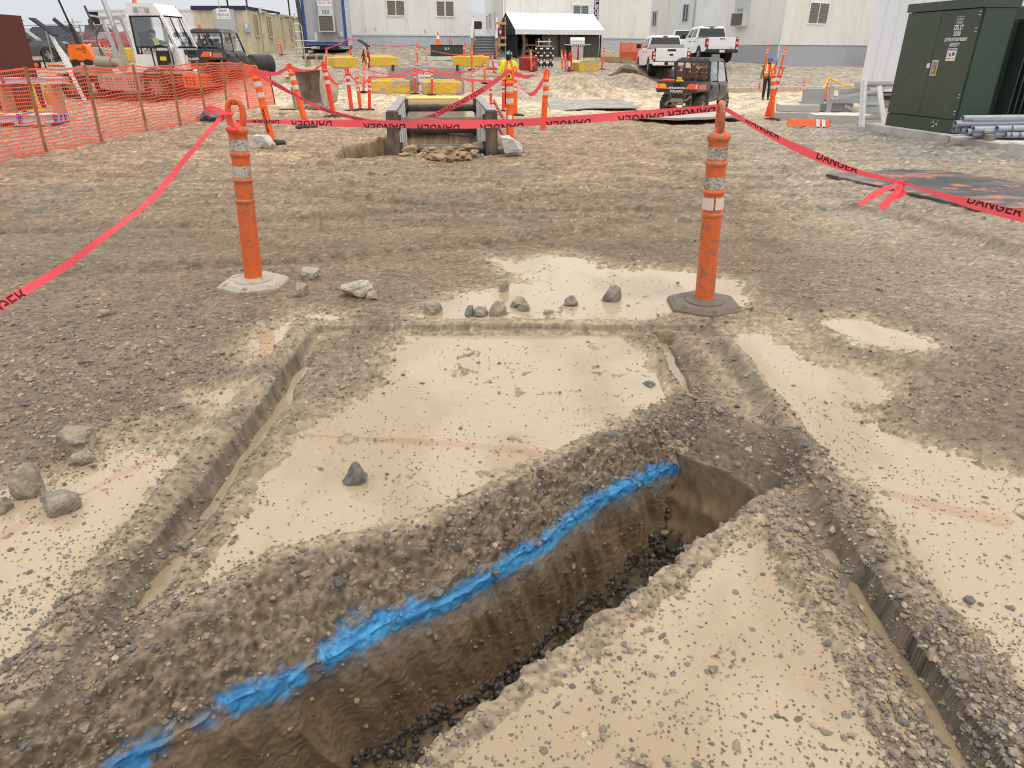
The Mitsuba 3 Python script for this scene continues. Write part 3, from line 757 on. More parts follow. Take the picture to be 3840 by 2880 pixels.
def lay_stones():
    rng = np.random.default_rng(19)
    N = 150000
    # spread as gravel: dense close by, thinner with distance
    y = 1 / rng.uniform(1 / 12.0, 1 / 0.72, N)
    t = rng.uniform(-0.98, 0.98, N)
    x = t * (y + 0.75) * 0.93
    z, m = height(x, y)
    s, w = st(x, y)
    wu = np.interp(s, S_U, UP_W)
    off = ~((s < S_END + 0.03) & (w > 0.0) & (w < wu + 0.01))
    g = meshkit.fbm(P3(x, y, 2.2), 3, 71)
    heavy = sstep(-1.1, -1.6, x) * sstep(4.5, 3.0, y) * 0.75 + np.clip(m['lip'], 0, 1) * 0.9 + m['slot'] * 0.5 + 0.35 * sstep(0.12, 0.22, m['xl']) * 0 + np.exp(-((m['xr'] - 0.16) / 0.10) ** 2) * m['pad'] * 0.9 + np.exp(-((m['xl'] - 0.15) / 0.09) ** 2) * m['pad'] * 0.5
    heavy = heavy + 0.9 * m['bank'] + ((m['pad'] > 0.5) & (y > 2.85) & (x < -0.35)) * 0.6
    pr = np.clip(0.15 + 0.5 * sstep(0.42, 0.6, g) * sstep(5.5, 3, y) + heavy, 0, 1) * (1 - 0.72 * m['wet'])
    pr = pr * (0.12 + 0.88 * sstep(7, 3.2, y)) + 0.038 * m['wet']
    k = off & (rng.uniform(0, 1, N) < pr)
    x, y, z = x[k], y[k], z[k]
    wet = m['wet'][k]
    r = np.clip(rng.lognormal(np.log(0.0056), 0.50, len(x)), 0.0028, 0.019) * (1 + 0.10 * np.maximum(0, y - 2.5))
    r = r * (1 - 0.28 * wet)
    v1 = stones(x, y, z + r * (0.12 + 0.5 * (wet > 0.5)), r, rng)
    # stones bedded in the stony face of the trench and along its lips
    pos, K, Pm = TR['pos'], TR['K'], TR['P']
    cand = np.argwhere(((K == 4) & (TR['S'] < S_END)) | ((K == 0) & (Pm > 0.7)) | ((TR['S'] > S_END - 0.0) & (TR['W'] > -0.05) & (TR['W'] < 0.7)))
    pick = cand[rng.choice(len(cand), 4600, replace=False)]
    p = pos[pick[:, 0], pick[:, 1]]
    r2 = np.clip(rng.lognormal(np.log(0.0048), 0.55, len(p)), 0.0026, 0.022)
    v2 = stones(p[:, 0], p[:, 1], p[:, 2], r2, rng, flat=0.8, tones=STONE_TONES * 0.9)
    sp_ = np.repeat(TR['spray'][pick[:, 0], pick[:, 1]], len(ICO.vertices))
    v2 = (v2[0], v2[1], lerp(v2[2], np.array([0.03, 0.18, 0.44]), np.clip(sp_ * 1.2, 0, 0.95)))
    cand = np.argwhere((K == 3) & (TR['end'] > .9) & (Pm > .1))
    pick = cand[rng.choice(len(cand), 420, replace=False)]
    p = pos[pick[:, 0], pick[:, 1]]
    v3 = stones(p[:, 0], p[:, 1], p[:, 2], np.clip(rng.lognormal(np.log(0.005), 0.6, len(p)), 0.0025, 0.022), rng, flat=0.9, tones=STONE_TONES * 0.8)
    # fine grit over everything close by, the puddles too
    oct_ = trimesh.Trimesh([(1, 0, 0), (-1, 0, 0), (0, 1, 0), (0, -1, 0), (0, 0, 1), (0, 0, -1)], [(0, 2, 4), (2, 1, 4), (1, 3, 4), (3, 0, 4), (2, 0, 5), (1, 2, 5), (3, 1, 5), (0, 3, 5)], process=False)
    M_ = 90000
    y = 1 / rng.uniform(1 / 4.6, 1 / 0.75, M_)
    x = rng.uniform(-0.95, 0.95, M_) * (y + 0.75) * 0.93
    s, w = st(x, y)
    z, m = height(x, y)
    off = ~((s < S_END + 0.03) & (w > 0.03) & (w < np.interp(s, S_U, UP_W) - 0.01))
    g = meshkit.fbm(P3(x, y, 3.0), 3, 73)
    k = off & (rng.uniform(0, 1, M_) < (0.22 + 0.6 * sstep(0.42, 0.62, g)) * (1 - 0.45 * m['silt']))
    x, y, z, si = x[k], y[k], z[k], m['silt'][k]
    r = rng.uniform(0.0022, 0.0050, len(x)) * (1 + 0.12 * np.maximum(0, y - 2.2))
    wz = np.where(si > 0.9, np.where(m['pad'][k] > 0.5, Z_PAD, 0.0), -9)
    v4 = stones(x, y, np.maximum(z, wz - r * 0.1) + r * 0.2, r, rng, base=oct_, tones=STONE_TONES * 0.85)
    parts = [v1, v2, v3, v4]
    n, vs, fs, cs = 0, [], [], []
    for v, f, c in parts:
        vs.append(v), fs.append(f + n), cs.append(c)
        n += len(v)
    scene['gravel'] = mikit.ply(trimesh.Trimesh(np.vstack(vs), np.vstack(fs), process=False), 'wet_stone', smooth=False, color=np.vstack(cs))
    labels['gravel'] = {'label': 'loose wet grey gravel strewn over the yard and the trench edges', 'category': 'gravel', 'kind': 'stuff'}
    # dark crushed rock on the trench floor
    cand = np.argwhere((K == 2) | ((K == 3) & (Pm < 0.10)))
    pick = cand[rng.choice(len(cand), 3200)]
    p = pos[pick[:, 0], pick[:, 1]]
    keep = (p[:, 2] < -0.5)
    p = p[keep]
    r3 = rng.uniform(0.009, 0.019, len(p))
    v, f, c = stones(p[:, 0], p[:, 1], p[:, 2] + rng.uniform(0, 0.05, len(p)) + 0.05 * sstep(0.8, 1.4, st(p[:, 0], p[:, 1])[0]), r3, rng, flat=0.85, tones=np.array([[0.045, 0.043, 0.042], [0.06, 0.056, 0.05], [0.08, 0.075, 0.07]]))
    scene['crushed_rock'] = mikit.ply(trimesh.Trimesh(v, f, process=False), 'wet_stone', smooth=False, color=c)
    labels['crushed_rock'] = {'label': 'dark crushed rock along the bottom of the trench', 'category': 'crushed rock', 'kind': 'stuff'}


lay_stones()
# ---------------------------------------------------------------- rocks lying about
def ground_at(px, py):
    """Ground point under a pixel, on the detailed surface."""
    p = gp(px, py)
    z, _ = height(np.array([p[0]]), np.array([p[1]]))
    p[2] = z[0]
    return p


def stone_color(m, rng, tone, speck=0.5, seed=1):
    v = np.asarray(m.vertices)
    n = meshkit.fbm(v * 26 + seed, 3, seed)
    n2 = meshkit.noise(v * 130 + seed, seed + 3)
    return np.clip(np.array(tone)[None] * (0.65 + 0.7 * n + speck * (n2 - 0.5))[:, None], 0.02, 0.7)


ROCKS = [  # base x, base y, width, height in photo pixels, tone, label
    (275, 1705, 150, 95, (0.21, 0.18, 0.14), 'flat muddy rock behind the left puddle, farthest up of the left four'),
    (300, 1745, 70, 55, (0.20, 0.175, 0.14), 'small round muddy rock against the flat rock by the left puddle'),
    (103, 1868, 115, 130, (0.19, 0.165, 0.13), 'tall squarish rock standing at the edge of the left puddle'),
    (210, 1930, 130, 105, (0.17, 0.15, 0.125), 'lumpy rock sitting in the left puddle with its reflection below'),
    (4, 1925, 70, 75, (0.17, 0.15, 0.12), 'rock in the left puddle cut off by the left edge'),
    (1328, 1790, 75, 85, (0.10, 0.095, 0.085), 'dark blue grey rock standing alone in the pad puddle'),
    (1155, 1053, 90, 52, (0.25, 0.225, 0.185), 'pale broken rock behind the left post base'),
    (1127, 1118, 58, 52, (0.24, 0.20, 0.15), 'small tan rock beside the left post base'),
    (1335, 1122, 110, 65, (0.28, 0.25, 0.205), 'long pale rock right of the left post'),
    (1397, 1130, 42, 40, (0.27, 0.24, 0.20), 'small pale rock touching the long pale rock'),
    (1617, 1178, 72, 52, (0.21, 0.185, 0.15), 'slab shaped rock left of the row of rocks in the far puddle'),
    (1762, 1187, 38, 48, (0.13, 0.125, 0.12), 'small dark upright rock, first of the row in the far puddle'),
    (1803, 1188, 48, 48, (0.19, 0.165, 0.135), 'small brown rock second in the row in the far puddle'),
    (1868, 1185, 58, 72, (0.20, 0.175, 0.14), 'tallest rock of the row in the far puddle'),
    (1940, 1155, 62, 48, (0.19, 0.16, 0.125), 'rock leaning over a smaller one in the far puddle'),
    (1963, 1168, 42, 38, (0.17, 0.15, 0.12), 'small rock under the leaning rock in the far puddle'),
    (1890, 1095, 34, 62, (0.20, 0.18, 0.15), 'thin upright rock at the back of the far puddle'),
    (2143, 1148, 48, 42, (0.16, 0.145, 0.12), 'rock between the leaning rock and the pointed rock'),
    (2295, 1130, 66, 62, (0.14, 0.13, 0.115), 'pointed dark rock farthest right in the far puddle'),
    (2057, 1178, 42, 30, (0.24, 0.21, 0.17), 'low pale rock in the far puddle before the back rocks'),
    (390, 1195, 40, 26, (0.24, 0.21, 0.17), 'small pale stone on the gravel left of the left post'),
    (2440, 1428, 50, 24, (0.11, 0.11, 0.11), 'flat dark stone at the right edge of the pad puddle'),
]
for i, (px, py, w, h, tone, lab) in enumerate(ROCKS):
    rng = np.random.default_rng(100 + i)
    p = ground_at(px, py)
    dep = p[1] * CP + (CAM_H - p[2]) * SP
    sx, sz = w / FPX * dep / 2, h / FPX * dep / 2 / (0.75 + 0.25 * min(1, p[1] / 6))
    m = rock_mesh(rng, sx * 1.12, sx * rng.uniform(0.75, 0.95), sz * 1.12, 4, 0.30)
    m.apply_transform(rotz(rng.uniform(0, 30)))
    single('rock', lab, 'rock', m, 'earth', stone_color(m, rng, np.array(tone) * 1.3, 0.6, i), True, M=mat((p[0], p[1] + sx * 0.5, p[2] + sz * 0.62)))

# ---------------------------------------------------------------- delineator posts
ORANGE, RED, DULL, MAROON = (0.86, 0.125, 0.018), (0.78, 0.062, 0.025), (0.60, 0.115, 0.030), (0.30, 0.02, 0.03)
BAND_Z = ((0.872, 0.940), (0.712, 0.782))
HANDLE_TOP = 1.177


def post_profile():
    p = [(0.0, 0.02), (0.060, 0.02), (0.060, 0.06), (0.0575, 0.07)]
    for z in np.linspace(0.12, 0.54, 15):
        p.append((0.0575 - 0.0025 * z, z))
    p += [(0.0558, 0.556), (0.0605, 0.562), (0.0605, 0.574), (0.0558, 0.580)]
    p += [(0.0553, z) for z in np.linspace(0.62, 0.68, 3)]
    p += [(0.0605, 0.690), (0.0605, 0.700), (0.0552, 0.708), (0.0550, 0.788), (0.0552, 0.835), (0.0615, 0.842), (0.0615, 0.856), (0.0552, 0.866), (0.0548, 0.95)]
    p += [(0.055, 0.965), (0.063, 0.978), (0.064, 0.992), (0.056, 1.008), (0.038, 1.020), (0.024, 1.032), (0.0, 1.036)]
    return np.array(p)


def post_meshes(square=False):
    tube_m = lathe(post_profile(), 22)
    if square:
        path = [(-0.048, 0, 1.02), (-0.05, 0, 1.10), (-0.045, 0, 1.150), (-0.03, 0, 1.166), (0.03, 0, 1.166), (0.045, 0, 1.150), (0.05, 0, 1.10), (0.048, 0, 1.02)]
        handle = tube(path, 0.013, 8)
    else:
        a = np.linspace(0, np.pi, 15)
        path = [(-0.024, 0, 1.0), (-0.040, 0, 1.04), (-0.044, 0, 1.07)] + [(-0.044 * math.cos(t), 0, 1.105 + 0.056 * math.sin(t)) for t in a] + [(0.044, 0, 1.07), (0.040, 0, 1.04), (0.024, 0, 1.0)]
        handle = tube(path, [0.020] * 3 + [0.0175] * 15 + [0.020] * 3, 10)
        handle = trimesh.util.concatenate([handle, tube([(-0.012, 0, 1.148), (0.012, 0, 1.148)], 0.016, 8)])
    bands = [lathe([(0.0560, a), (0.0566, a + 0.004), (0.0566, b - 0.004), (0.0560, b)], 22) for a, b in BAND_Z]
    return tube_m, handle, bands


def hex_base(r=0.235, h=0.045):
    a = np.radians(np.arange(6) * 60 + 20)
    v = [(r * math.cos(t), r * math.sin(t) * 0.98, 0) for t in a] + [(r * 0.98 * math.cos(t), r * 0.98 * math.sin(t), h * 0.55) for t in a] + [(r * 0.86 * math.cos(t), r * 0.86 * math.sin(t), h) for t in a]
    ring = lathe([(0.0, h - 0.001), (0.115, h - 0.001), (0.115, h + 0.006), (0.075, h + 0.012), (0.068, h + 0.02), (0.0, h + 0.02)], 24)
    return trimesh.util.concatenate([trimesh.convex.convex_hull(np.array(v)), ring])


def mud_spatter(m, color, mud, amount, seed, size=60.0):
    v = np.asarray(m.vertices)
    n = 0.5 * meshkit.fbm(v * size + seed, 3, seed) + 0.3 * meshkit.fbm(v * [12, 12, 3.0] + seed, 3, seed + 4) + 0.2 * meshkit.noise(v * 190 + seed, seed)
    t = sstep(0.62 - amount, 0.80 - amount, n)
    return lerp(np.broadcast_to(np.array(color, float), v.shape), np.array(mud, float), t)


PM = {False: post_meshes(False), True: post_meshes(True)}
HEXB = hex_base()
POSTS = []   # (base point, top point)


def delineator(bx, by, tx, ty, label, color=ORANGE, base=(0.03, 0.03, 0.03), square=False, yaw=0.0, muddy=None, group='orange delineator posts round the works', bands=2, land_z=True):
    b = ground_at(bx, by)
    t = at(tx, ty, b[1])
    v = t - b
    s = float(np.clip(np.linalg.norm(v) / HANDLE_TOP, 0.8, 1.22))
    tilt = math.degrees(math.atan2(v[0], v[2]))
    M = mat(b - [0, 0, 0.004], yaw, 0, 0, s)
    M[:3, :3] = trimesh.transformations.rotation_matrix(math.radians(tilt), [0, 1, 0])[:3, :3] @ M[:3, :3]
    k = thing('delineator_post', label, 'delineator', M, group)
    tm, hm, bm = PM[square]
    if muddy is None:
        put(k, 'tube', tm, 'paint', color, 40, cache='post_tube')
        put(k, 'handle', hm, 'paint', color, True, cache=f'post_handle{square}')
        for i, m in enumerate(bm[:bands]):
            put(k, 'reflective_band', m, 'paint', (0.58, 0.59, 0.60), 40, cache=f'post_band{i}')
        if base is not None:
            d = put(k, 'base', HEXB, 'matte', base, 30, cache='post_base', M=np.linalg.inv(M) @ mat(b - [0, 0, 0.004], 12 * len(POSTS), 0, 0, s))
    else:
        rng = np.random.default_rng(len(POSTS))
        for nm, m0 in (('tube', tm), ('handle', hm)):
            m = m0.subdivide_to_size(0.016) if nm == 'tube' else m0.subdivide()
            m.merge_vertices()
            put(k, nm, m, 'paint', mud_spatter(m, color, (0.22, 0.13, 0.075), muddy, 5 + len(POSTS), 40), True)
        for m0 in bm:
            m = m0.subdivide_to_size(0.006)
            m.merge_vertices()
            put(k, 'reflective_band', m, 'matte', mud_spatter(m, (0.46, 0.45, 0.41), (0.20, 0.165, 0.115), muddy + 0.07, 9 + len(POSTS), 110), True, label='reflective band freckled with dried mud')
        m = HEXB.subdivide_to_size(0.022)
        Mb = np.linalg.inv(M) @ mat(b - [0, 0, 0.004], 8, 0, 0, s * 1.02)
        put(k, 'base', m, 'earth', mud_spatter(m, base[0], base[1], base[2], 31, 50), 30 if False else False, M=Mb)
    POSTS.append((b, b + (M[:3, :3] @ [0, 0, HANDLE_TOP]), k, s))
    return k


NL = delineator(955, 1076, 876, 361, 'muddy orange post with loop handle on a pale caked base, left of the two nearest', DULL, ((0.37, 0.33, 0.275), (0.15, 0.12, 0.09), 0.10), yaw=0, muddy=0.10)
NR = delineator(2639, 1149, 2708, 373, 'muddy orange post seen edge on above its dark dirty base, right of the two nearest', DULL, ((0.145, 0.12, 0.095), (0.07, 0.065, 0.06), 0.10), yaw=84, muddy=0.13)
FENCE_POST = delineator(1024, 545, 949, 244, 'orange post with square grip and black letters at the end of the mesh fence', ORANGE, square=True)
put(FENCE_POST, 'lettering', moved(meshkit.text_mesh('ERUTHE ACCESS', 0.032, 0.003, True), R=np.array([[0, -1.0, 0, 0.012], [0, 0, -1.0, -0.058], [1.0, 0, 0, 0.18], [0, 0, 0, 1]])), 'matte', (0.02, 0.02, 0.02), False)
P4 = delineator(1151, 478, 1082, 235, 'orange post leaning before the digger bucket, on a thick black base', ORANGE)
P5 = delineator(1253, 440, 1211, 228, 'red orange post right of the digger bucket with a twisted tape on top', RED)
P6 = delineator(1319, 419, 1299, 249, 'red post first of the three left of the trench box', RED)
P7 = delineator(1352, 416, 1336, 266, 'orange post with white sticker, middle of the three left of the trench box', ORANGE, square=True)
P8 = delineator(1386, 416, 1385, 285, 'short dark red post last of the three left of the trench box', RED)
P9 = delineator(1363, 347, 1364, 251, 'thin orange post across the road beside the pedestrian sign', ORANGE)
P10 = delineator(1222, 258, 1224, 181, 'orange post with tape ends in front of the blue trimmed trailer', ORANGE)
P11 = delineator(1317, 212, 1309, 166, 'orange post behind the leftmost yellow block under the blue trailer corner', RED)
P12 = delineator(1059, 208, 1043, 133, 'orange post leaning by the cream container doors', ORANGE)
P13 = delineator(1566, 243, 1563, 164, 'orange post on a white base between yellow block and green cabinet', ORANGE, base=(0.5, 0.47, 0.43))
P14 = delineator(1731, 250, 1745, 160, 'bare orange post leaning right against the back yellow block', RED, bands=1)
P15 = delineator(1769, 262, 1770, 177, 'orange post right before the back yellow block near the steps', ORANGE)
P16 = delineator(1774, 357, 1771, 259, 'orange post at the right end of the shoring panel', ORANGE)
P17 = delineator(1558, 353, 1556, 255, 'red post in front of the lettered shoring panel', RED)
P18 = delineator(1619, 359, 1620, 287, 'short red and white post in front of the right road block', RED)
P19 = delineator(1818, 312, 1817, 220, 'orange post with black base left of the worker in yellow', ORANGE)
P20 = delineator(1854, 274, 1845, 208, 'red post leaning left, behind and left of the worker in yellow', RED)
P21 = delineator(1842, 422, 1839, 305, 'red post right behind the trench box corner', RED)
P22 = delineator(1888, 420, 1887, 297, 'red post half hidden left of the post with the concrete lump', RED)
P23 = delineator(1913, 578, 1911, 258, 'orange post with a concrete lump on its base, right of the trench box', ORANGE)
P24 = delineator(1932, 436, 1932, 247, 'orange post standing just behind the one with the concrete lump', ORANGE)
P25 = delineator(2036, 505, 2051, 256, 'orange post on a grey dusty base, right end of the trench box tape', ORANGE, base=(0.30, 0.28, 0.25))
P26 = delineator(1976, 206, 1976, 147, 'left orange post behind the red concrete block', ORANGE)
P27 = delineator(2012, 212, 2010, 147, 'right orange post behind the red concrete block', ORANGE)
P28 = delineator(1993, 268, 1990, 184, 'orange post leaning on the front of the red concrete block', ORANGE)
P30 = delineator(2110, 270, 2106, 185, 'left orange post of the bunch by the barbecue', ORANGE, base=(0.3, 0.33, 0.4))
P31 = delineator(2121, 266, 2120, 187, 'middle orange post of the bunch by the barbecue', ORANGE)
P32 = delineator(2142, 268, 2143, 189, 'right orange post of the bunch by the barbecue', ORANGE)
P33 = delineator(2256, 260, 2267, 178, 'orange post leaning right beside the yellow trough block', ORANGE)
P34 = delineator(2870, 251, 2880, 166, 'left orange post against the skirt of the right trailer', ORANGE)
P35 = delineator(2928, 255, 2948, 170, 'right orange post against the skirt of the right trailer, leaning right', ORANGE)
P36 = delineator(2893, 455, 2902, 251, 'orange post on a wide black base before the worker in the orange vest', ORANGE)
P37 = delineator(2872, 446, 2933, 253, 'red post leaning far right behind the post on the wide black base', RED, base=None)
P38 = delineator(3010, 388, 3016, 305, 'orange post behind the concrete slabs', ORANGE, square=True)
P39 = delineator(3095, 382, 3106, 291, 'orange post with yellow rope behind the metal steps', ORANGE)
P41 = delineator(112, 256, 100, 181, 'faded red post behind the fence by the rusty column', RED)
P42 = delineator(386, 228, 368, 147, 'orange post behind the orange generator, left of three', ORANGE)
P43 = delineator(417, 250, 391, 162, 'orange post behind the orange generator, middle of three', ORANGE)
P44 = delineator(428, 250, 403, 166, 'orange post behind the orange generator, right of three', ORANGE)
for k_, z_ in ((P7, 0.62), (P24, 0.64), (P23, 0.52)):
    put(k_, 'sticker', prism(rr(-0.032, 0.032, z_ - 0.035, z_ + 0.035, 0.008), -0.0600, -0.0575), 'matte', (0.75, 0.72, 0.70), False)
for sgn in (-1, 1):
    put(NR, 'sticker', tube([(0, 0, 0.60), (0, 0, 0.668)], 0.0592, 28, caps=False).slice_plane([0, 0, 0], [-math.cos(0.9 * sgn - 0.2 - 0.1), math.sin(0.9 * sgn - 0.3), 0]).slice_plane([-0.0405 * math.cos(0.9 * sgn), 0.0405 * math.sin(0.9 * sgn), 0], [-math.cos(0.9 * sgn), math.sin(0.9 * sgn), 0]), 'matte', (0.62, 0.52, 0.46), False, label='torn white and red sticker', M=np.eye(4))


def lying_post(px, py, yaw, label, color):
    b = ground_at(px, py)
    M = mat(b + [0, 0, 0.065], yaw)
    M = M @ roty(90)
    k = thing('delineator_post', label, 'delineator', M, 'orange delineator posts round the works')
    tm, hm, bm = PM[False]
    put(k, 'tube', tm, 'paint', color, 40, cache='post_tube')
    put(k, 'handle', hm, 'paint', color, True, cache='post_handleFalse')
    for i, m in enumerate(bm):
        put(k, 'reflective_band', m, 'paint', (0.58, 0.59, 0.60), 40, cache=f'post_band{i}')


lying_post(180, 253, 3, 'orange post lying on the ground behind the fence', ORANGE)
lying_post(1812, 262, 4, 'red post lying on the gravel left of the worker in yellow', RED)

# lumps of broken concrete on two bases
for (px, py, s, yaw, pts, lab) in [
        (1000, 562, 0.56, -6, [(-0.30, 0.05, 0), (0.16, -0.05, 0), (0.22, 0.16, 0), (-0.22, 0.24, 0), (-0.33, 0.06, 0.20), (-0.05, -0.02, 0.24), (0.06, 0.22, 0.22), (-0.28, 0.2, 0.24), (0.20, 0.02, 0.06)], 'pale broken concrete lump lying on the base of the fence end post'),
        (1916, 592, 0.66, 8, [(-0.13, -0.06, 0), (0.20, -0.10, 0), (0.26, 0.16, 0), (-0.10, 0.18, 0), (-0.20, -0.04, 0.28), (0.02, -0.10, 0.25), (-0.02, 0.14, 0.30), (-0.20, 0.12, 0.30), (0.22, -0.02, 0.14), (0.16, 0.14, 0.16)], 'grey block of broken concrete propped on the post base right of the trench box')]:
    p = ground_at(px, py)
    m = trimesh.convex.convex_hull(np.array(pts) * 1.15 * s).subdivide_to_size(0.03)
    v = np.array(m.vertices)
    m = trimesh.Trimesh(v + m.vertex_normals * ((meshkit.fbm(v * 22, 3, 3) - 0.5) * 0.022)[:, None], m.faces, process=False)
    single('concrete_lump', lab, 'concrete', m, 'matte', stone_color(m, RNG, (0.46, 0.45, 0.43), 0.25, 7), 30 if False else False, M=mat(p + [0, -0.06, 0.05], yaw))

# ---------------------------------------------------------------- barricade tape
TAPE = (0.96, 0.14, 0.17)


def spline(pts, n):
    pts = np.array(pts, float)
    d = np.r_[0, np.cumsum(np.linalg.norm(np.diff(pts, axis=0), axis=1))]
    from scipy.interpolate import PchipInterpolator
    return PchipInterpolator(d / d[-1], pts)(np.linspace(0, 1, n))


class Ribbon:
    def __init__(self, pts, width, twist=((0, 0),), n=120, fold=0.0):
        self.c = spline(pts, n)
        self.L = np.r_[0, np.cumsum(np.linalg.norm(np.diff(self.c, axis=0), axis=1))]
        t = np.gradient(self.c, axis=0)
        t /= np.linalg.norm(t, axis=1, keepdims=True)
        up = np.array([0, 0, 1.0]) - t * t[:, 2:3]
        up /= np.linalg.norm(up, axis=1, keepdims=True)
        side = np.cross(t, up)
        u = np.linspace(0, 1, n)
        tw = np.radians(np.interp(u, [a for a, _ in twist], [b for _, b in twist]))
        self.w = up * np.cos(tw)[:, None] + side * np.sin(tw)[:, None]
        self.nrm = np.cross(t, self.w)
        self.width = np.broadcast_to(width, n) if np.ndim(width) == 0 else np.interp(u, np.linspace(0, 1, len(width)), width)
        self.fold, self.n = fold, n

    def map(self, s, v, off=0.0):
        """Point at arc length s and across v in [-.5, .5]."""
        f = lambda a: np.stack([np.interp(s, self.L, a[:, k]) for k in range(3)], -1)
        wd = np.interp(s, self.L, self.width)
        ripple = 0.006 * np.sin(s * 7.0 + 1.3) * (v * 2) + self.fold * (0.25 - v * v) * 4
        return f(self.c) + f(self.w) * (v * wd)[:, None] + f(self.nrm) * (off + ripple)[:, None]

    def mesh(self):
        k = 7
        vv = np.linspace(-0.5, 0.5, k)
        S, V = np.repeat(self.L, k), np.tile(vv, self.n)
        p = self.map(S, V, np.zeros(len(S)))
        i = np.arange(self.n * k).reshape(self.n, k)
        q = np.stack([i[:-1, :-1], i[1:, :-1], i[1:, 1:], i[:-1, 1:]], -1).reshape(-1, 4)
        return trimesh.Trimesh(p, np.vstack([q[:, [0, 1, 2]], q[:, [0, 2, 3]]]), process=False)

    def text(self, txt, s0, h, v0=0.0, flip=False, side=-1):
        """Lettering centred on the tape line v0 (share of the width), starting at arc length s0, cut at the tape's edges."""
        m = meshkit.text_mesh(txt, h, 0.0004, True).subdivide_to_size(h * 0.5)
        v = np.array(m.vertices)
        v[:, 1] -= h / 2
        Lx = v[:, 0].max()
        if flip:
            v[:, 0], v[:, 1] = Lx - v[:, 0], -v[:, 1]
        wd = np.interp(s0 + Lx / 2, self.L, self.width)
        vv = np.clip(v[:, 1] / wd + v0, -0.49, 0.49)
        p = self.map(s0 + v[:, 0], vv, side * (0.0006 + v[:, 2]))
        return trimesh.Trimesh(p, m.faces, process=False)


def tape(label, pts, width=0.07, twist=((0, 0),), texts=(), n=120, color=TAPE, fold=0.0, group='red barricade tapes strung between the posts'):
    r = Ribbon(pts, width, twist, n, fold)
    k = thing('barricade_tape', label, 'tape', None, group)
    put(k, 'film', r.mesh(), 'tape_film', color, True)
    for a in texts:
        put(k, 'lettering', r.text(*a), 'matte', (0.075, 0.02, 0.025), False)
    return r


def A(*t):
    return [at(*q) for q in t]


y1, y2 = 4.36, 4.02
tape('red tape running from the left near post down to the lower left of the picture', A((842, 425, 4.37), (700, 590, 3.95), (560, 755, 3.6), (400, 880, 3.3), (240, 1000, 3.0), (0, 1146, 2.65), (-300, 1330, 2.3)), (0.018, 0.026, 0.03, 0.027, 0.032, 0.036, 0.04),
     ((0, 20), (0.25, 35), (0.5, 50), (0.62, 25), (1, 5)), [('DANGER', 1.75, 0.05, -0.32, True, -1), ('DANGER', 2.3, 0.05, -0.3, True, -1)])
tape('red tape stretched straight between the two nearest posts', A((885, 455, 4.37), (960, 455, 4.36), (1100, 459, 4.33), (1400, 465, 4.27), (1750, 466, 4.2), (2050, 455, 4.13), (2400, 430, 4.07), (2690, 404, 4.0)), (0.016, 0.026, 0.044, 0.046, 0.043, 0.043, 0.043, 0.038),
     ((0, -10), (0.2, 8), (1, 5)), [('DANGER', 0.10, 0.030, -0.2, True, 1), ('DANGER', 0.34, 0.045, -0.42, True, 1), ('DANGER', 0.78, 0.045, -0.48, True, 1), ('DANGER', 1.10, 0.045, -0.55, True, 1), ('DANGER', 1.47, 0.045, -0.6, True, 1), ('DANGER', 1.85, 0.045, -0.58, True, 1), ('DANGER', 2.25, 0.045, -0.52, True, 1), ('DANGER', 2.52, 0.045, -0.45, True, 1)])
tape('red tape from the right near post past a knot to the right edge', A((2712, 402, 4.0), (2850, 485, 3.9), (3000, 560, 3.78), (3200, 640, 3.58), (3378, 684, 3.42), (3560, 740, 3.25), (3840, 815, 3.02), (4200, 900, 2.8)), (0.026, 0.042, 0.050, 0.034, 0.014, 0.044, 0.052, 0.058),
     ((0, 15), (0.2, 45), (0.45, 20), (0.55, 10), (0.7, 25), (1, 25)), [('DANGER', 0.14, 0.036, 0.42, False, 1), ('DANGER', 0.56, 0.04, 0.30, False, 1), ('DANGER', 1.30, 0.04, 0.42, False, 1), ('DANGER', 1.62, 0.04, 0.45, False, 1)])
kn = at(3378, 684, 3.42)
single('tape_knot', 'knotted ends of red tape hanging from the right hand tape', 'tape', [Ribbon([kn, kn + [-0.03, -0.02, -0.008], kn + [-0.10, -0.03, -0.035], kn + [-0.20, -0.05, -0.10]], (0.010, 0.03, 0.042, 0.026), ((0, 20), (1, 75)), 30).mesh(), Ribbon([kn, kn + [-0.02, -0.03, -0.03], kn + [-0.06, -0.05, -0.07], kn + [-0.10, -0.06, -0.115]], (0.012, 0.03, 0.04, 0.03), ((0, 70), (1, 30)), 20).mesh(), Ribbon([kn, kn + [0.015, -0.01, -0.03], kn + [-0.015, -0.02, -0.075]], (0.012, 0.03, 0.04), ((0, 0), (1, 80)), 16).mesh(),
       Ribbon([kn + [-0.02, 0, 0], kn + [0.02, 0, 0.012], kn + [0.035, 0, 0.03]], (0.01, 0.02, 0.025), ((0, 0), (1, 60)), 12).mesh(), trimesh.creation.icosphere(2, 0.013).apply_translation(kn)], 'tape_film', TAPE, True)
lk = at(838, 428, 4.34)
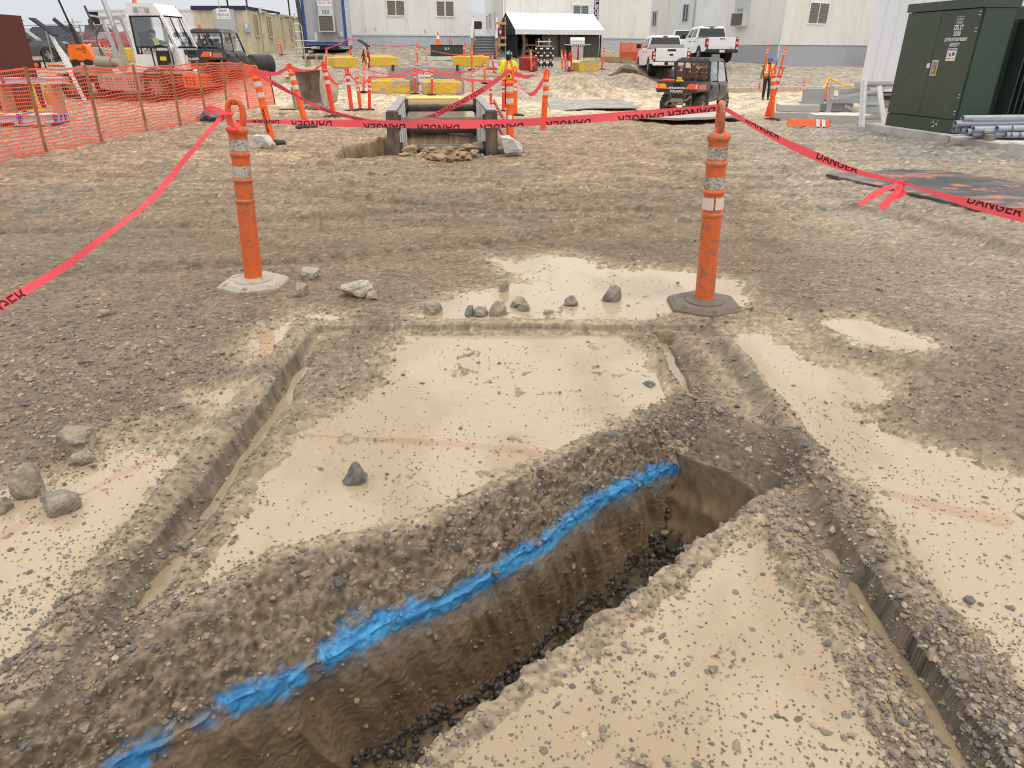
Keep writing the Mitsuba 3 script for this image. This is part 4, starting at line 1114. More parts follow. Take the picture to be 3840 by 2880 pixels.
single('tape_knot', 'bunched red tape knotted round the loop of the left near post', 'tape', [Ribbon([lk + [0.04, 0, -0.005], lk + [-0.02, -0.03, 0.02], lk + [-0.05, -0.05, 0.03], lk + [-0.085, -0.03, 0.0]], (0.014, 0.03, 0.045, 0.03), ((0, 30), (1, -50)), 24).mesh(), Ribbon([lk, lk + [0.03, -0.04, -0.02], lk + [0.05, -0.03, -0.06], lk + [0.075, -0.01, -0.085]], (0.015, 0.02, 0.02, 0.012), ((0, 0), (1, 40)), 20).mesh(), tube([(lk + [0.018, 0.02, 0]) + 0.028 * np.array([math.cos(t), math.sin(t), 0.12 * math.sin(3 * t)]) for t in np.linspace(0, 6.28, 20)[:-1]], 0.008, 6, closed=True),
       tube([(lk + [0.030, 0.02, -0.085]) + 0.028 * np.array([math.cos(t), math.sin(t), 0.2 * math.sin(2 * t)]) for t in np.linspace(0, 6.28, 20)[:-1]], 0.010, 6, closed=True)], 'tape_film', TAPE, True)


def top(k, dz=-0.07):
    for b, t, kk, s in POSTS:
        if kk == k:
            return t + [0, -0.03, dz]


def sag(p, q, d, n=7):
    p, q = np.array(p), np.array(q)
    u = np.linspace(0, 1, n)
    return list(p[None] * (1 - u)[:, None] + q[None] * u[:, None] - np.array([0, 0, 1.0]) * (4 * d * u * (1 - u))[:, None])


W4 = ((0, 10), (0.3, 40), (0.6, -10), (1, 30))
tape('red tape from the fence end post to the post before the bucket', sag(top(FENCE_POST), top(P4), 0.10), 0.09, ((0, 10), (0.5, 45), (1, 5)))
tape('red tape with pale twist before the bucket', sag(top(P4), top(P5), 0.12), 0.08, ((0, 0), (0.5, 80), (0.7, 40), (1, 20)))
tape('red tape dipping between the two red posts right of the bucket', sag(top(P5), top(P6), 0.45), 0.08, ((0, 70), (0.5, 60), (0.8, 10), (1, 20)))
tape('red tape from the first to the last of three posts left of the box', sag(top(P6), top(P8), 0.25), 0.05, W4)
f0, f1 = POSTS[2][0][1], POSTS[22][0][1]
yy = lambda u: f0 * (1 - u) + 10.9 * u
tape('red tape lettered danger do not enter sagging across the trench box', [top(FENCE_POST, -0.09)] + A((1085, 345, yy(.15)), (1201, 405, yy(.35)), (1278, 430, yy(.45)), (1433, 461, yy(.62)), (1500, 459, yy(.7)), (1601, 443, yy(.78)), (1686, 405, yy(.86)), (1801, 343, yy(.94))) + [top(P23, -0.02)], 0.078,
     ((0, 20), (0.3, 30), (0.5, 25), (0.62, 70), (0.72, 15), (1, 15)), [('DANGER DO NOT ENTER', 0.35, 0.045, 0, False, 1), ('DANGER DO NOT ENTER', 1.35, 0.05, 0, False, 1), ('DANGER DO NOT ENTER', 2.6, 0.05, 0, False, 1), ('DANGER DO NOT ENTER', 3.45, 0.05, 0, False, 1)], n=200)
tape('upper pink tape right of the post with the concrete lump', sag(top(P23, -0.03), top(P25, -0.02), 0.10), 0.085, ((0, 60), (0.5, 50), (0.8, 80), (1, 20)))
tape('lower slack loop of pink tape right of the post with the concrete lump', sag(top(P24, -0.03), top(P25, -0.05), 0.55), 0.09, ((0, 20), (0.45, 60), (0.6, 20), (1, 10)))
tape('red tape from the short dark red post to the post by the right road block', sag(top(P8, -0.03), top(P18, -0.04), 0.10), 0.06, W4)
tape('red tape from the right road block to behind the trench box', sag(top(P18, -0.04), top(P21, -0.02), 0.12), 0.07, W4)
tape('red tape in front of the shoring panel', sag(top(P9, -0.08), top(P17, -0.06), 0.2), 0.05, W4)
tape('red tape across the right half of the shoring panel', sag(top(P17, -0.06), top(P16, -0.06), 0.12), 0.06, W4)
tape('pink tape rising from the shoring panel corner to the next post', sag(top(P16, -0.1), top(P19, -0.1), 0.1), 0.07, W4)
tape('thin red tape under the blue trimmed trailer', sag(top(P10, -0.05), top(P11, -0.03), 0.06), 0.06, W4)
tape('thin red tape along the skirt of the left white trailer', sag(top(P11, -0.03), top(P13, -0.05), 0.2), 0.05, W4)
tape('thin red tape past the green cabinet to the steps', sag(top(P13, -0.08), top(P20, -0.03), 0.25), 0.05, W4)
tape('short twisted tape tying two posts of the bunch by the barbecue', sag(top(P30, -0.1), top(P32, -0.2), 0.35), 0.05, W4)
yr = top(P39, -0.05)
for lab, q in (('yellow rope slanting down left from its post behind the metal steps', at(3068, 362, yr[1] - 2.0)), ('yellow rope running right from its post to the white wall', at(3225, 327, yr[1] + 0.6))):
    single('yellow_rope', lab, 'rope', tube(spline(sag(yr, q, 0.08), 24), 0.03, 6), 'matte', (0.72, 0.48, 0.05), True, group='yellow ropes from the post behind the metal steps')
# ---------------------------------------------------------------- helpers for things standing on the ground
def face(pl, pr, y=None, back=0.0):
    """Frame of a thing whose front foot runs from pixel pl to pixel pr: (matrix, width); local x to the right, y away, z up."""
    a = ground_at(*pl) if y is None else at(pl[0], pl[1], y)
    b = ground_at(*pr) if y is None else at(pr[0], pr[1], y)
    if y is None:
        a[2] = b[2] = min(a[2], b[2])
    d = b - a
    W = float(np.hypot(d[0], d[1]))
    return mat(a, math.degrees(math.atan2(d[1], d[0]))), W


def upto(M, py, x=0.0, y=0.0):
    """Height above the frame's foot that reaches the pixel row py."""
    p = (M @ [x, y, 0, 1])[:3]
    px = 1920 + FPX * p[0] / (p[1] * CP + (CAM_H - p[2]) * SP)
    return float(at(px, py, p[1])[2] - p[2])


def blotch(m, c1, c2, f=3.0, lo=0.45, hi=0.6, seed=1, grain=0.25, c3_=None, zf=1.0):
    v = np.asarray(m.vertices)
    n = meshkit.fbm(v * [f, f, f * zf] + seed * 3.7, 4, seed)
    c = lerp(np.broadcast_to(np.array(c1, float), v.shape), np.array(c2, float), sstep(lo, hi, n))
    if c3_ is not None:
        c = lerp(c, np.array(c3_, float), sstep(0.62, 0.72, meshkit.fbm(v * f * 2 + seed, 3, seed + 9)))
    return np.clip(c * (1 - grain / 2 + grain * meshkit.noise(v * 45, seed))[:, None], 0.005, 0.9)


def rough_put(parent, name, m, size, args, bsdf='matte', bump=0.0, label=None, smooth=False):
    m = m.subdivide_to_size(size * 1.6)
    m.merge_vertices()
    if bump:
        v = np.array(m.vertices)
        m = trimesh.Trimesh(v + m.vertex_normals * ((meshkit.fbm(v * 9, 3, 3) - 0.5) * bump)[:, None], m.faces, process=False)
    return put(parent, name, m, bsdf, blotch(m, **args), smooth, label=label)


CONCRETE, YELLOW = (0.42, 0.40, 0.36), (0.62, 0.40, 0.05)

# ---------------------------------------------------------------- concrete blocks
BLOCKS = [  # left foot, right foot, top row, depth, paint, label
    ((1394, 352), (1537, 353), 301, 0.7, 'worn', 'worn yellow block with bare grey patches in front of the shoring panel, left of two'),
    ((1589, 357), (1734, 359), 305, 0.7, 'worn', 'worn yellow block in front of the shoring panel, right of two'),
    ((1258, 257), (1348, 254), 214, 0.75, 'yellow', 'yellow concrete block leftmost of the far row, under the blue trimmed trailer'),
    ((1379, 250), (1493, 251), 212, 0.75, 'yellow', 'yellow concrete block behind the pedestrian sign'),
    ((1697, 251), (1815, 253), 210, 0.75, 'yellow', 'yellow concrete block in front of the wooden steps'),
    ((1876, 250), (1922, 250), 228, 0.75, 'yellow', 'yellow concrete block half hidden behind the worker in yellow'),
    ((1950, 264), (2016, 268), 214, 0.8, 'red', 'red painted concrete block with chipped edges'),
]


def block(pl, pr, ptop, depth, paint, label):
    M, W = face(pl, pr)
    h = upto(M, ptop, W / 2, 0.1)
    k = thing('concrete_block', label, 'concrete block', M, 'painted concrete blocks closing off the works')
    b = 0.04
    m = box(0, W, 0, depth, 0, h, b)
    base = {'worn': dict(c1=YELLOW, c2=(0.40, 0.35, 0.24), f=2.2, lo=0.48, hi=0.58, grain=0.35, c3_=(0.34, 0.33, 0.31)), 'yellow': dict(c1=(0.64, 0.43, 0.06), c2=(0.55, 0.40, 0.14), f=1.5, lo=0.45, hi=0.65, grain=0.2), 'red': dict(c1=(0.33, 0.022, 0.025), c2=(0.28, 0.03, 0.03), f=1.5, grain=0.25, c3_=(0.30, 0.12, 0.10))}[paint]
    rough_put(k, 'body', m, 0.09, dict(base, seed=len(labels) % 17), bump=0.03)
    # raised key on the top
    kk = trimesh.convex.convex_hull(np.array([(x, y, z) for x, y, z in [(W * .12, depth * .3, h), (W * .88, depth * .3, h), (W * .12, depth * .7, h), (W * .88, depth * .7, h), (W * .17, depth * .38, h + .07), (W * .40, depth * .38, h + .07), (W * .83, depth * .38, h + .07), (W * .17, depth * .62, h + .07), (W * .83, depth * .62, h + .07)]]))
    rough_put(k, 'top_key', kk, 0.09, dict(base, seed=3))
    return k


for a in BLOCKS:
    block(*a)

# the block right behind the trench box: yellow top, bare grey front
Mb = mat(at(1622, 368, 17.2) * [1, 1, 0], 1.5)
g = float(height(np.array([Mb[0, 3]]), np.array([17.2]))[0][0])
Mb[2, 3] = g
ht = upto(Mb, 368)
k = thing('concrete_block', 'grey concrete block with chipped yellow top right behind the trench box', 'concrete block', Mb, 'painted concrete blocks closing off the works')
v = np.array([(-0.74, 0, 0), (0.74, 0, 0), (-0.74, 0.75, 0), (0.74, 0.75, 0), (-0.70, 0.0, ht - .12), (0.70, 0.0, ht - .12), (-0.58, 0.0, ht), (0.60, 0.0, ht), (-0.58, 0.75, ht), (0.56, 0.75, ht), (-0.74, 0.75, ht - .12), (0.74, 0.75, ht - .12)])
m = trimesh.convex.convex_hull(v).subdivide_to_size(0.05)
m.merge_vertices()
vv = np.asarray(m.vertices)
c = blotch(m, (0.40, 0.365, 0.30), (0.34, 0.30, 0.23), 4.0, seed=4)
edge = 0.10 * (meshkit.fbm(vv * 5, 3, 6) - 0.5)
c = lerp(c, np.array([0.66, 0.48, 0.16]), sstep(ht - 0.08, ht - 0.05, vv[:, 2] + edge))
put(k, 'body', m, 'matte', c, False)

# trough shaped block by the barbecue
M, W = face((2170, 270), (2243, 271))
h = upto(M, 226)
k = thing('concrete_block', 'upturned yellow trough shaped concrete block with red right end, beside the barbecue', 'concrete block', M, 'painted concrete blocks closing off the works')
m = trimesh.convex.convex_hull(np.array([(0.06, 0, 0), (W, 0, 0), (0.06, .8, 0), (W, .8, 0), (-0.05, 0, h * .8), (W + .03, 0, h), (-.05, .8, h * .8), (W + .03, .8, h), (0.3, 0, h), (0.3, .8, h)]))
rough_put(k, 'body', m, 0.09, dict(c1=YELLOW, c2=(0.44, 0.37, 0.24), f=2.5, seed=5, grain=0.3), bump=0.03)
put(k, 'top_key', box(W * .42, W * .97, .2, .6, h - .01, h + .07, .03), 'matte', (0.60, 0.46, 0.20), False)

# ---------------------------------------------------------------- shoring panel with lettering
M, W = face((1464, 356), (1742, 358), 29.6)
M[2, 3] -= 0.25
h = upto(M, 254)
k = thing('shoring_panel', 'grey aluminium shoring panel with phone number standing behind the yellow road blocks', 'shoring panel', M)
n = 5
for i in range(n):
    put(k, 'plank', box(0.03, W - 0.12, 0.012 * (i % 2), 0.10, h * i / n + 0.003, h * (i + 1) / n - 0.003), 'matte', (0.30, 0.31, 0.32), False, cache=None)
put(k, 'end_post', box(W - 0.12, W, -0.05, 0.14, 0, h + 0.03), 'metal', (0.45, 0.46, 0.48), False)
put(k, 'end_post', box(-0.06, 0.03, -0.03, 0.14, 0, h + 0.01), 'metal', (0.5, 0.5, 0.5), False)
for x in (0.12, W - 0.3):
    put(k, 'clamp', [box(x, x + 0.10, -0.04, 0.16, h - 0.08, h + 0.10, 0.01), box(x + .02, x + .08, -0.06, -0.04, h - .12, h - .02)], 'matte', (0.05, 0.045, 0.04), False)
put(k, 'sign_plate', box(W * 0.39, W * 0.585, -0.004, 0.0, h * 0.30, h * 0.95), 'paint', (0.72, 0.74, 0.74), False)
text_on(k, 'PRICON', 0.13, (W * 0.49, -0.006, h * 0.86), (1, 0, 0), (0, 0, 1), width=0.62)
put(k, 'stripe', box(W * 0.50, W * 0.56, -0.006, -0.004, h * 0.68, h * 0.74), 'matte', (0.5, 0.32, 0.02), False)
text_on(k, 'Support that', 0.05, (W * 0.455, -0.006, h * 0.71), (1, 0, 0), (0, 0, 1), width=0.28)
text_on(k, '800-695-5006', 0.10, (W * 0.485, -0.006, h * 0.54), (1, 0, 0), (0, 0, 1), width=0.66)

# ---------------------------------------------------------------- trench box over the shored pit
M = mat((-1.22, 12.75, 0), 5.7)
k = thing('trench_box', 'steel and aluminium trench box with four spreader pipes sunk in an open pit', 'trench box', M)
GALV, RUST = (0.44, 0.44, 0.43), (0.085, 0.062, 0.05)
for s, nm in ((-1, 'left'), (1, 'right')):
    x0, x1 = sorted((s * 0.68, s * 0.80))
    pan = put(k, 'side_panel', box(x0, x1, -1.66, 1.75, -1.1, 0.60), 'matte', GALV, False)
    for i in range(6):
        m = box(x0 - .006 * (s > 0), x1 + .006 * (s < 0), -1.60 + i * 0.56, -1.60 + i * 0.56 + 0.535, -1.05, 0.56).subdivide_to_size(0.09)
        m.merge_vertices()
        c = blotch(m, (0.50, 0.50, 0.49), (0.27, 0.26, 0.25), 6, 0.42, 0.62, seed=i + 2 * s + 5, grain=0.3, zf=0.12)
        k2 = put(pan, 'plank', m, 'dusty' if False else 'matte', c, False)
    put(k, 'top_rail', box(x0 - .012, x1 + .012, -1.66, 1.75, 0.605, 0.66, 0.01), 'metal', (0.40, 0.40, 0.40), False)
    m = box(x0 - 0.03, x1 + 0.03, -1.78, -1.66, -1.1, 0.64, 0.012)
    rough_put(k, 'end_post', m, 0.08, dict(c1=RUST, c2=(0.16, 0.115, 0.09), f=8, seed=3 + s, grain=0.4))
    rough_put(k, 'end_post', box(x0 - 0.02, x1 + 0.02, 1.75, 1.83, -1.1, 0.66, 0.012), 0.1, dict(c1=RUST, c2=(0.2, 0.15, 0.12), f=8, seed=4 + s, grain=0.4))
for y, z, r in ((-1.56, 0.47, 0.072), (-1.56, 0.075, 0.072), (1.5, 0.50, 0.095), (1.5, 0.10, 0.095)):
    m = tube([(x, y, z) for x in np.linspace(-0.69, 0.69, 24)], r, 20, caps=False)
    c = blotch(m, (0.075, 0.065, 0.058), (0.125, 0.105, 0.09), 7, seed=int(10 * z) + 3, grain=0.5)
    if y > 0 and z > 0.3:   # dirt heaped on the back pipe
        v = np.asarray(m.vertices)
        c = lerp(c, np.array([0.26, 0.185, 0.115]), sstep(0.02, 0.06, v[:, 2] - z + 0.03 * (meshkit.noise(v * 30, 5) - 0.5)))
    sp = put(k, 'spreader_pipe', m, 'paint', c, True)
    for s in (-1, 1):
        put(sp, 'collar', tube([(s * 0.62, y, z), (s * 0.69, y, z)], r + 0.018, 20), 'matte', (0.06, 0.052, 0.047), 40)
        put(sp, 'pin', [tube([(s * 0.655, y, z - r - 0.05), (s * 0.655, y, z + r + 0.03)], 0.016, 8), box(s * .655 - .045, s * .655 + .045, y - .035, y + .035, z + r + .018, z + r + .03)], 'matte', (0.05, 0.045, 0.04), 40)
# red ladder frame slung outside the right panel
MR = mat((-0.36, 12.1, 0), 9)
k = thing('safety_ladder', 'faded red slatted ladder leaning along the right side of the trench box', 'ladder', MR)
p0, p1 = np.array([0.12, 1.6, 0.62]), np.array([0.28, -1.1, -0.12])
for o in (0, 0.16):
    put(k, 'rail', bar(p0 + [o, 0, 0], p1 + [o, 0, 0], 0.03, 0.06), 'matte', (0.42, 0.10, 0.09), False)
for i, u in enumerate(np.linspace(0.04, 0.96, 14)):
    q = p0 * (1 - u) + p1 * u
    put(k, 'rung', bar(q, q + [0.16, 0, 0], 0.09, 0.02), 'matte', (0.50, 0.33, 0.30) if i % 3 else (0.55, 0.12, 0.10), False)

# clods of tan clay at the pit's edge
CLODS = [(1543, 585, 62, 52), (1600, 578, 40, 28), (1625, 582, 60, 42), (1685, 588, 78, 60), (1656, 592, 50, 34), (1715, 590, 46, 34), (1755, 575, 74, 52), (1800, 568, 66, 46), (1827, 560, 52, 44), (1580, 592, 44, 30), (1740, 596, 60, 36), (1650, 600, 60, 30), (1780, 585, 44, 30), (1515, 590, 40, 28), (1700, 603, 50, 26), (1620, 598, 40, 22)]
ORD = ['first', 'second', 'third', 'fourth', 'fifth', 'sixth', 'seventh', 'eighth', 'ninth', 'tenth', 'eleventh', 'twelfth', 'thirteenth', 'fourteenth', 'fifteenth', 'sixteenth']
for i, (px, py, w, h) in enumerate(CLODS):
    rng = np.random.default_rng(300 + i)
    p = atz(px, py, 0.02)
    dep = p[1] * CP + 1.4 * SP
    sx, sz = w / FPX * dep / 2 * 1.15, h / FPX * dep / 2 * 1.2
    m = rock_mesh(rng, sx * .95, sx * 0.85, sz * 0.72, 3, 0.6)
    tone = (0.34, 0.245, 0.15) if i not in (3, 4, 15, 14) else (0.26, 0.19, 0.125)
    rank = sorted(CLODS).index((px, py, w, h))
    lab = ('dark' if tone[0] < .3 else 'tan') + ' crumbly clay clod before the trench box, ' + ORD[rank] + ' from the left'
    single('clay_clod', lab, 'clod', m, 'earth', stone_color(m, rng, tone, 0.35, i), True, M=mat((p[0], p[1] + sx * 0.3, p[2] + sz * 0.5), rng.uniform(0, 360)), group='clay clods before the trench box')

# ---------------------------------------------------------------- steel plates and mats on the ground


def plate(label, corners, z=None, thick=0.03, color=((0.30, 0.31, 0.32), (0.22, 0.22, 0.22)), third=None, f=3, lift=0.02, bsdf='paint', name='road_plate', cat='steel plate', stretch=1.0, group=None):
    pts = np.array([gp(*c) if z is None else atz(c[0], c[1], z) for c in corners])
    c0 = pts[:, :2].mean(0)
    n = len(pts)
    zz = np.array([float(height(np.array([p[0]]), np.array([p[1]]), False)[0][0]) for p in pts])
    A_ = np.c_[pts[:, :2] - c0, np.ones(n)]
    pl = np.linalg.lstsq(A_, zz, rcond=None)[0]
    pz = lambda q: (q - c0) @ pl[:2] + pl[2] + lift
    m = trimesh.creation.extrude_polygon(sg.Polygon(pts[:, :2] - c0), thick, engine='earcut').subdivide_to_size(max(0.06, 0.012 * c0[1]))
    m.merge_vertices()
    v = np.array(m.vertices)
    v[:, 2] += pz(v[:, :2] + c0)
    m = trimesh.Trimesh(v, m.faces, process=False)
    n_ = meshkit.fbm(np.stack([v[:, 0] * f * stretch, v[:, 1] * f, 0 * v[:, 0]], 1), 4, 3)
    c = lerp(np.broadcast_to(np.array(color[0]), v.shape), np.array(color[1]), sstep(0.4, 0.6, n_))
    if third is not None:
        c = lerp(c, np.array(third), sstep(0.62, 0.70, meshkit.fbm(np.stack([v[:, 0] * f * stretch * 2 + 9, v[:, 1] * f * 2.4, 0 * v[:, 0]], 1), 4, 8)))
    return single(name, label, cat, m, bsdf, np.clip(c, 0.01, 0.9), False, M=mat((c0[0], c0[1], 0)), group=group)


plate('dark steel plate with scraped orange paint lying right of the right near post', [(3096, 664), (3650, 794), (3700, 796), (3900, 800), (3990, 740), (3840, 706), (3540, 656), (3380, 650)], 0.0, 0.035, ((0.055, 0.055, 0.058), (0.10, 0.10, 0.102)), (0.40, 0.14, 0.08), 5, 0.012, stretch=0.35)
plate('worn grey road plate with a dark gap beneath, in front of the nearest utility vehicle', [(2352, 446), (2395, 462), (2540, 474), (2690, 468), (2790, 455), (2740, 442)], None, 0.05, ((0.36, 0.35, 0.34), (0.26, 0.25, 0.245)), (0.42, 0.34, 0.27), 2, 0.10)
plate('pair of dusty grey road plates set flush in the dirt road', [(2052, 390), (2068, 417), (2225, 416), (2400, 416), (2330, 378), (2200, 380)], None, 0.03, ((0.24, 0.245, 0.25), (0.19, 0.19, 0.19)), (0.36, 0.31, 0.24), 2, 0.03)

# kerb along the far side of the road
pts = [gp(*q) for q in ((2400, 346), (2550, 345), (2731, 344), (2900, 342), (3050, 340), (3230, 336))]
pts = np.array(pts)
d = np.gradient(pts[:, :2], axis=0)
k = thing('kerb', 'long low sandy kerb along the far side of the dirt road', 'kerb')
for i in range(len(pts) - 1):
    for j in range(2):
        a = pts[i] + (pts[i + 1] - pts[i]) * (j / 2 + 0.004)
        b = pts[i] + (pts[i + 1] - pts[i]) * ((j + 1) / 2 - 0.004)
        m = bar(a + [0, 0, 0.06], b + [0, 0, 0.06], 0.25, 0.26)
        put(k, 'kerb_stone', m, 'matte', (0.52, 0.43, 0.31), False)

# ---------------------------------------------------------------- digger bucket standing on its teeth
B0 = ground_at(1160, 415)
M = mat(B0 + [0, 0.3, 0], -20)
s_ = upto(M, 200) / 2.10
k = thing('digger_bucket', 'big dirty excavator bucket standing on its teeth with mouth towards the picture', 'bucket', M)
STEEL = dict(c1=(0.52, 0.46, 0.37), c2=(0.36, 0.31, 0.24), f=2.5, grain=0.3)
prof = [(0, 0), (0.10, 0.02), (0.9, 0.25), (1.15, 0.75), (1.1, 1.3), (0.75, 1.62), (0.05, 1.55), (0.0, 1.50)]
inner = [(0.0, 0.03), (0.10, 0.06), (0.86, 0.29), (1.09, 0.77), (1.04, 1.27), (0.72, 1.56), (0.05, 1.49), (0, 1.46)]
wid = 0.66
shell = sg.Polygon(prof).difference(sg.Polygon([(-0.05, 0.03)] + inner[1:-1] + [(-0.05, 1.48)]))
m = prism(shell, -wid, wid, 'x')
m.apply_scale(s_)
rough_put(k, 'shell', m, 0.12, dict(STEEL, seed=2))
for s in (-1, 1):
    cheek = sg.Polygon([(-0.12, 0.05), (0.9, 0.25), (1.15, 0.75), (1.1, 1.3), (0.75, 1.62), (0.0, 1.56), (-0.20, 0.9)])
    m = prism(cheek, s * wid - 0.02, s * wid + 0.02, 'x')
    m.apply_scale(s_)
    rough_put(k, 'cheek_plate', m, 0.12, dict(STEEL, seed=4 + s))
    m = bar((s * (wid + .05), -0.15, 0.05), (s * (wid + .05), -0.22, 0.85), 0.06, 0.10)
    m.apply_scale(s_)
    put(k, 'side_cutter', m, 'metal', (0.55, 0.55, 0.56), False)
    m = prism([(0.25, 1.5), (0.70, 1.5), (0.62, 2.02), (0.50, 2.10), (0.36, 2.02)], s * 0.26 - 0.03, s * 0.26 + 0.03, 'x')
    m.apply_scale(s_)
    rough_put(k, 'ear', m, 0.12, dict(STEEL, seed=6 + s))
m = tube([(-0.46, 0.48, 1.95), (0.46, 0.48, 1.95)], 0.075, 14)
m.apply_scale(s_)
put(k, 'pin', m, 'matte', (0.10, 0.075, 0.055), 40)
for i, x in enumerate(np.linspace(-0.56, 0.56, 5)):
    m = trimesh.convex.convex_hull(np.array([(x - .07, .12, 0.0), (x + .07, .12, 0.0), (x - .07, .12, .12), (x + .07, .12, .12), (x - .05, -.28, .0), (x + .05, -.28, 0.0), (x - .05, -.26, .05), (x + .05, -.26, .05)]))
    m.apply_scale(s_)
    put(k, 'tooth', m, 'metal', (0.50, 0.49, 0.47), False)
single('plank', 'thin dark board lying under the bucket teeth', 'board', box(-0.85, 0.75, -0.5, -0.15, 0, 0.05, 0.01), 'matte', (0.05, 0.045, 0.04), False, M=mat(B0, 2))
single('tarp_heap', 'crumpled grey black tarp lying by the fence foot behind the left near post', 'tarp', rock_mesh(np.random.default_rng(5), 0.30, 0.22, 0.15, 3, 0.5), 'dark_glass' if False else 'paint', (0.10, 0.11, 0.12), 25, M=mat(ground_at(790, 452) + [0, 0, .06]))
single('tarp_heap', 'small dark scrap of sheeting with yellow bits before the bucket', 'scrap', [rock_mesh(np.random.default_rng(6), 0.22, 0.12, 0.05, 2, 0.5), box(-.1, .18, -.1, -.06, .02, .04)], 'matte', (0.30, 0.27, 0.14), 25, M=mat(ground_at(1062, 428)))

# black ribbed culvert pipe
P0 = ground_at(985, 284)
h = upto(mat(P0), 203)
M = mat(P0 + [0, 0, h / 2], 52)
k = thing('culvert_pipe', 'short length of big black ribbed culvert pipe lying on the gravel', 'pipe', M)
R = h / 2
prof = []
Lp = 0.95
for i in range(12):
    x = -Lp / 2 + Lp * i / 12
    prof += [(R * 0.93, x), (R, x + 0.012), (R, x + 0.062), (R * 0.93, x + 0.074)]
prof = prof + [(R * 0.88, Lp / 2), (R * 0.87, -Lp / 2), (R * 0.93, -Lp / 2)]
m = lathe(prof, 40)
m.apply_transform(roty(90))
put(k, 'ribbed_wall', m, 'paint', (0.045, 0.045, 0.047), 30)
m = tube([(-Lp / 2 + 0.01, 0, 0), (Lp / 2 - 0.01, 0, 0)], R * 0.865, 40, caps=False)
put(k, 'lining', m, 'matte', (0.45, 0.40, 0.32), 40)

# ---------------------------------------------------------------- orange mesh fence
FP = [((-330, 700), (-470, 275)), ((174, 571), (96, 258)), ((382, 536), (318, 251)), ((552, 496), (499, 249)), ((677, 472), (638, 247)), ((775, 449), (741, 247)), ((856, 431), (833, 242)), ((933, 415), (908, 243)), ((1032, 397), (1009, 270))]
k = thing('mesh_fence', 'orange plastic mesh fence on wooden stakes running back from the left edge', 'fence')
tops, bots = [], []
for i, (b, t) in enumerate(FP):
    pb = ground_at(*b)
    pt = at(t[0], t[1], pb[1])
    hgt = 1.20 if i < 8 else 1.0
    pt = pb + (pt - pb) / np.linalg.norm(pt - pb) * hgt
    tops.append(pt), bots.append(pb)
    if i < 8:
        m = bar(pb - [0, 0, 0.05], pt + (pt - pb) * 0.02, 0.042, 0.036, up=(0, 1, 0)).subdivide_to_size(0.06)
        put(k, 'stake', m, 'matte', blotch(m, (0.30, 0.20, 0.115), (0.22, 0.145, 0.085), 8, seed=i, grain=0.4), False)
    else:
        put(k, 'steel_stake', bar(pb - [0, 0, 0.05], pt + [0, 0, 0.1], 0.035, 0.05, up=(0, 1, 0)), 'matte', (0.035, 0.022, 0.02), False)
ORM = (0.88, 0.15, 0.08)
for i in range(len(FP) - 1):
    a0, a1, b0, b1 = bots[i] - [0, .03, 0], bots[i + 1] - [0, .03, 0], tops[i] - [0, .03, 0], tops[i + 1] - [0, .03, 0]
    L = np.linalg.norm(a1 - a0)

    def bay(u, w):
        p = (a0 * (1 - u) + a1 * u) * (1 - w) + (b0 * (1 - u) + b1 * u) * w
        return p + np.array([0, 0, -0.035 * 4 * u * (1 - u) * (w - 0.5) + 0.012 * math.sin(9 * u + 11 * w + i)])
    ms = []
    nu = max(8, int(L / 0.25))
    for r in range(22):
        w = r / 21 * 0.99
        wd = 0.026 if r in (0, 21) else 0.0140
        pts = np.array([bay(u, w) for u in np.linspace(0, 1, nu + 1)])
        q0, q1 = pts - [0, 0, wd / 2], pts + [0, 0, wd / 2]
        v = np.vstack([q0, q1, q0 + [0, .006, 0], q1 + [0, .006, 0]])
        n = nu + 1
        f = []
        for j in range(nu):
            f += [[j, j + 1, n + j + 1], [j, n + j + 1, n + j], [2 * n + j, 3 * n + j + 1, 2 * n + j + 1], [2 * n + j, 3 * n + j, 3 * n + j + 1], [n + j, n + j + 1, 3 * n + j + 1], [n + j, 3 * n + j + 1, 3 * n + j], [j, 2 * n + j + 1, j + 1], [j, 2 * n + j, 2 * n + j + 1]]
        ms.append(trimesh.Trimesh(v, f, process=False))
    for u in np.linspace(0, 1, int(L / 0.052)):
        ms.append(tube([bay(u, w) + [0, .003, 0] for w in np.linspace(0, 0.99, 5)], 0.0034, 3, caps=False))
    put(k, 'netting', ms, 'mesh_film', ORM, False)

# the second, folded orange fence by the white pickup
M, W = face((2322, 231), (2405, 228))
h = upto(M, 160)
k = thing('mesh_fence', 'small brownish orange mesh screen against the trailer skirt beside the white pickup', 'fence', M)
for x in (0, W * .45, W):
    put(k, 'stake', bar((x, 0, -.05), (x + .06, .02, h + .04), 0.06, 0.04), 'matte', (0.5, 0.2, 0.08), False)
ms = [box(0, W, -.02, -.01, z, z + .035) for z in np.linspace(0.02, h - .04, 22)] + [box(x, x + .012, -.02, -.012, 0.02, h) for x in np.linspace(0, W, 30)]
put(k, 'netting', ms, 'mesh_film', (0.62, 0.11, 0.05), False)
put(k, 'netting', box(0.02, W - .02, 0.02, 0.03, 0.03, h * .52), 'mesh_film', (0.50, 0.10, 0.045), False)
# ---------------------------------------------------------------- buildings: helpers
WHITE, SKIRT = (0.71, 0.735, 0.735), (0.43, 0.48, 0.55)


def frame2(pa, ya, pb, yb, py):
    """Frame along a wall: left end at pixel column pa and distance ya, right end at pb, yb, its foot on row py at the left end."""
    a = at(pa, py, ya)
    b = at(pb, py, yb)
    d = b - a
    return mat(a, math.degrees(math.atan2(d[1], d[0]))), float(np.hypot(d[0], d[1]))


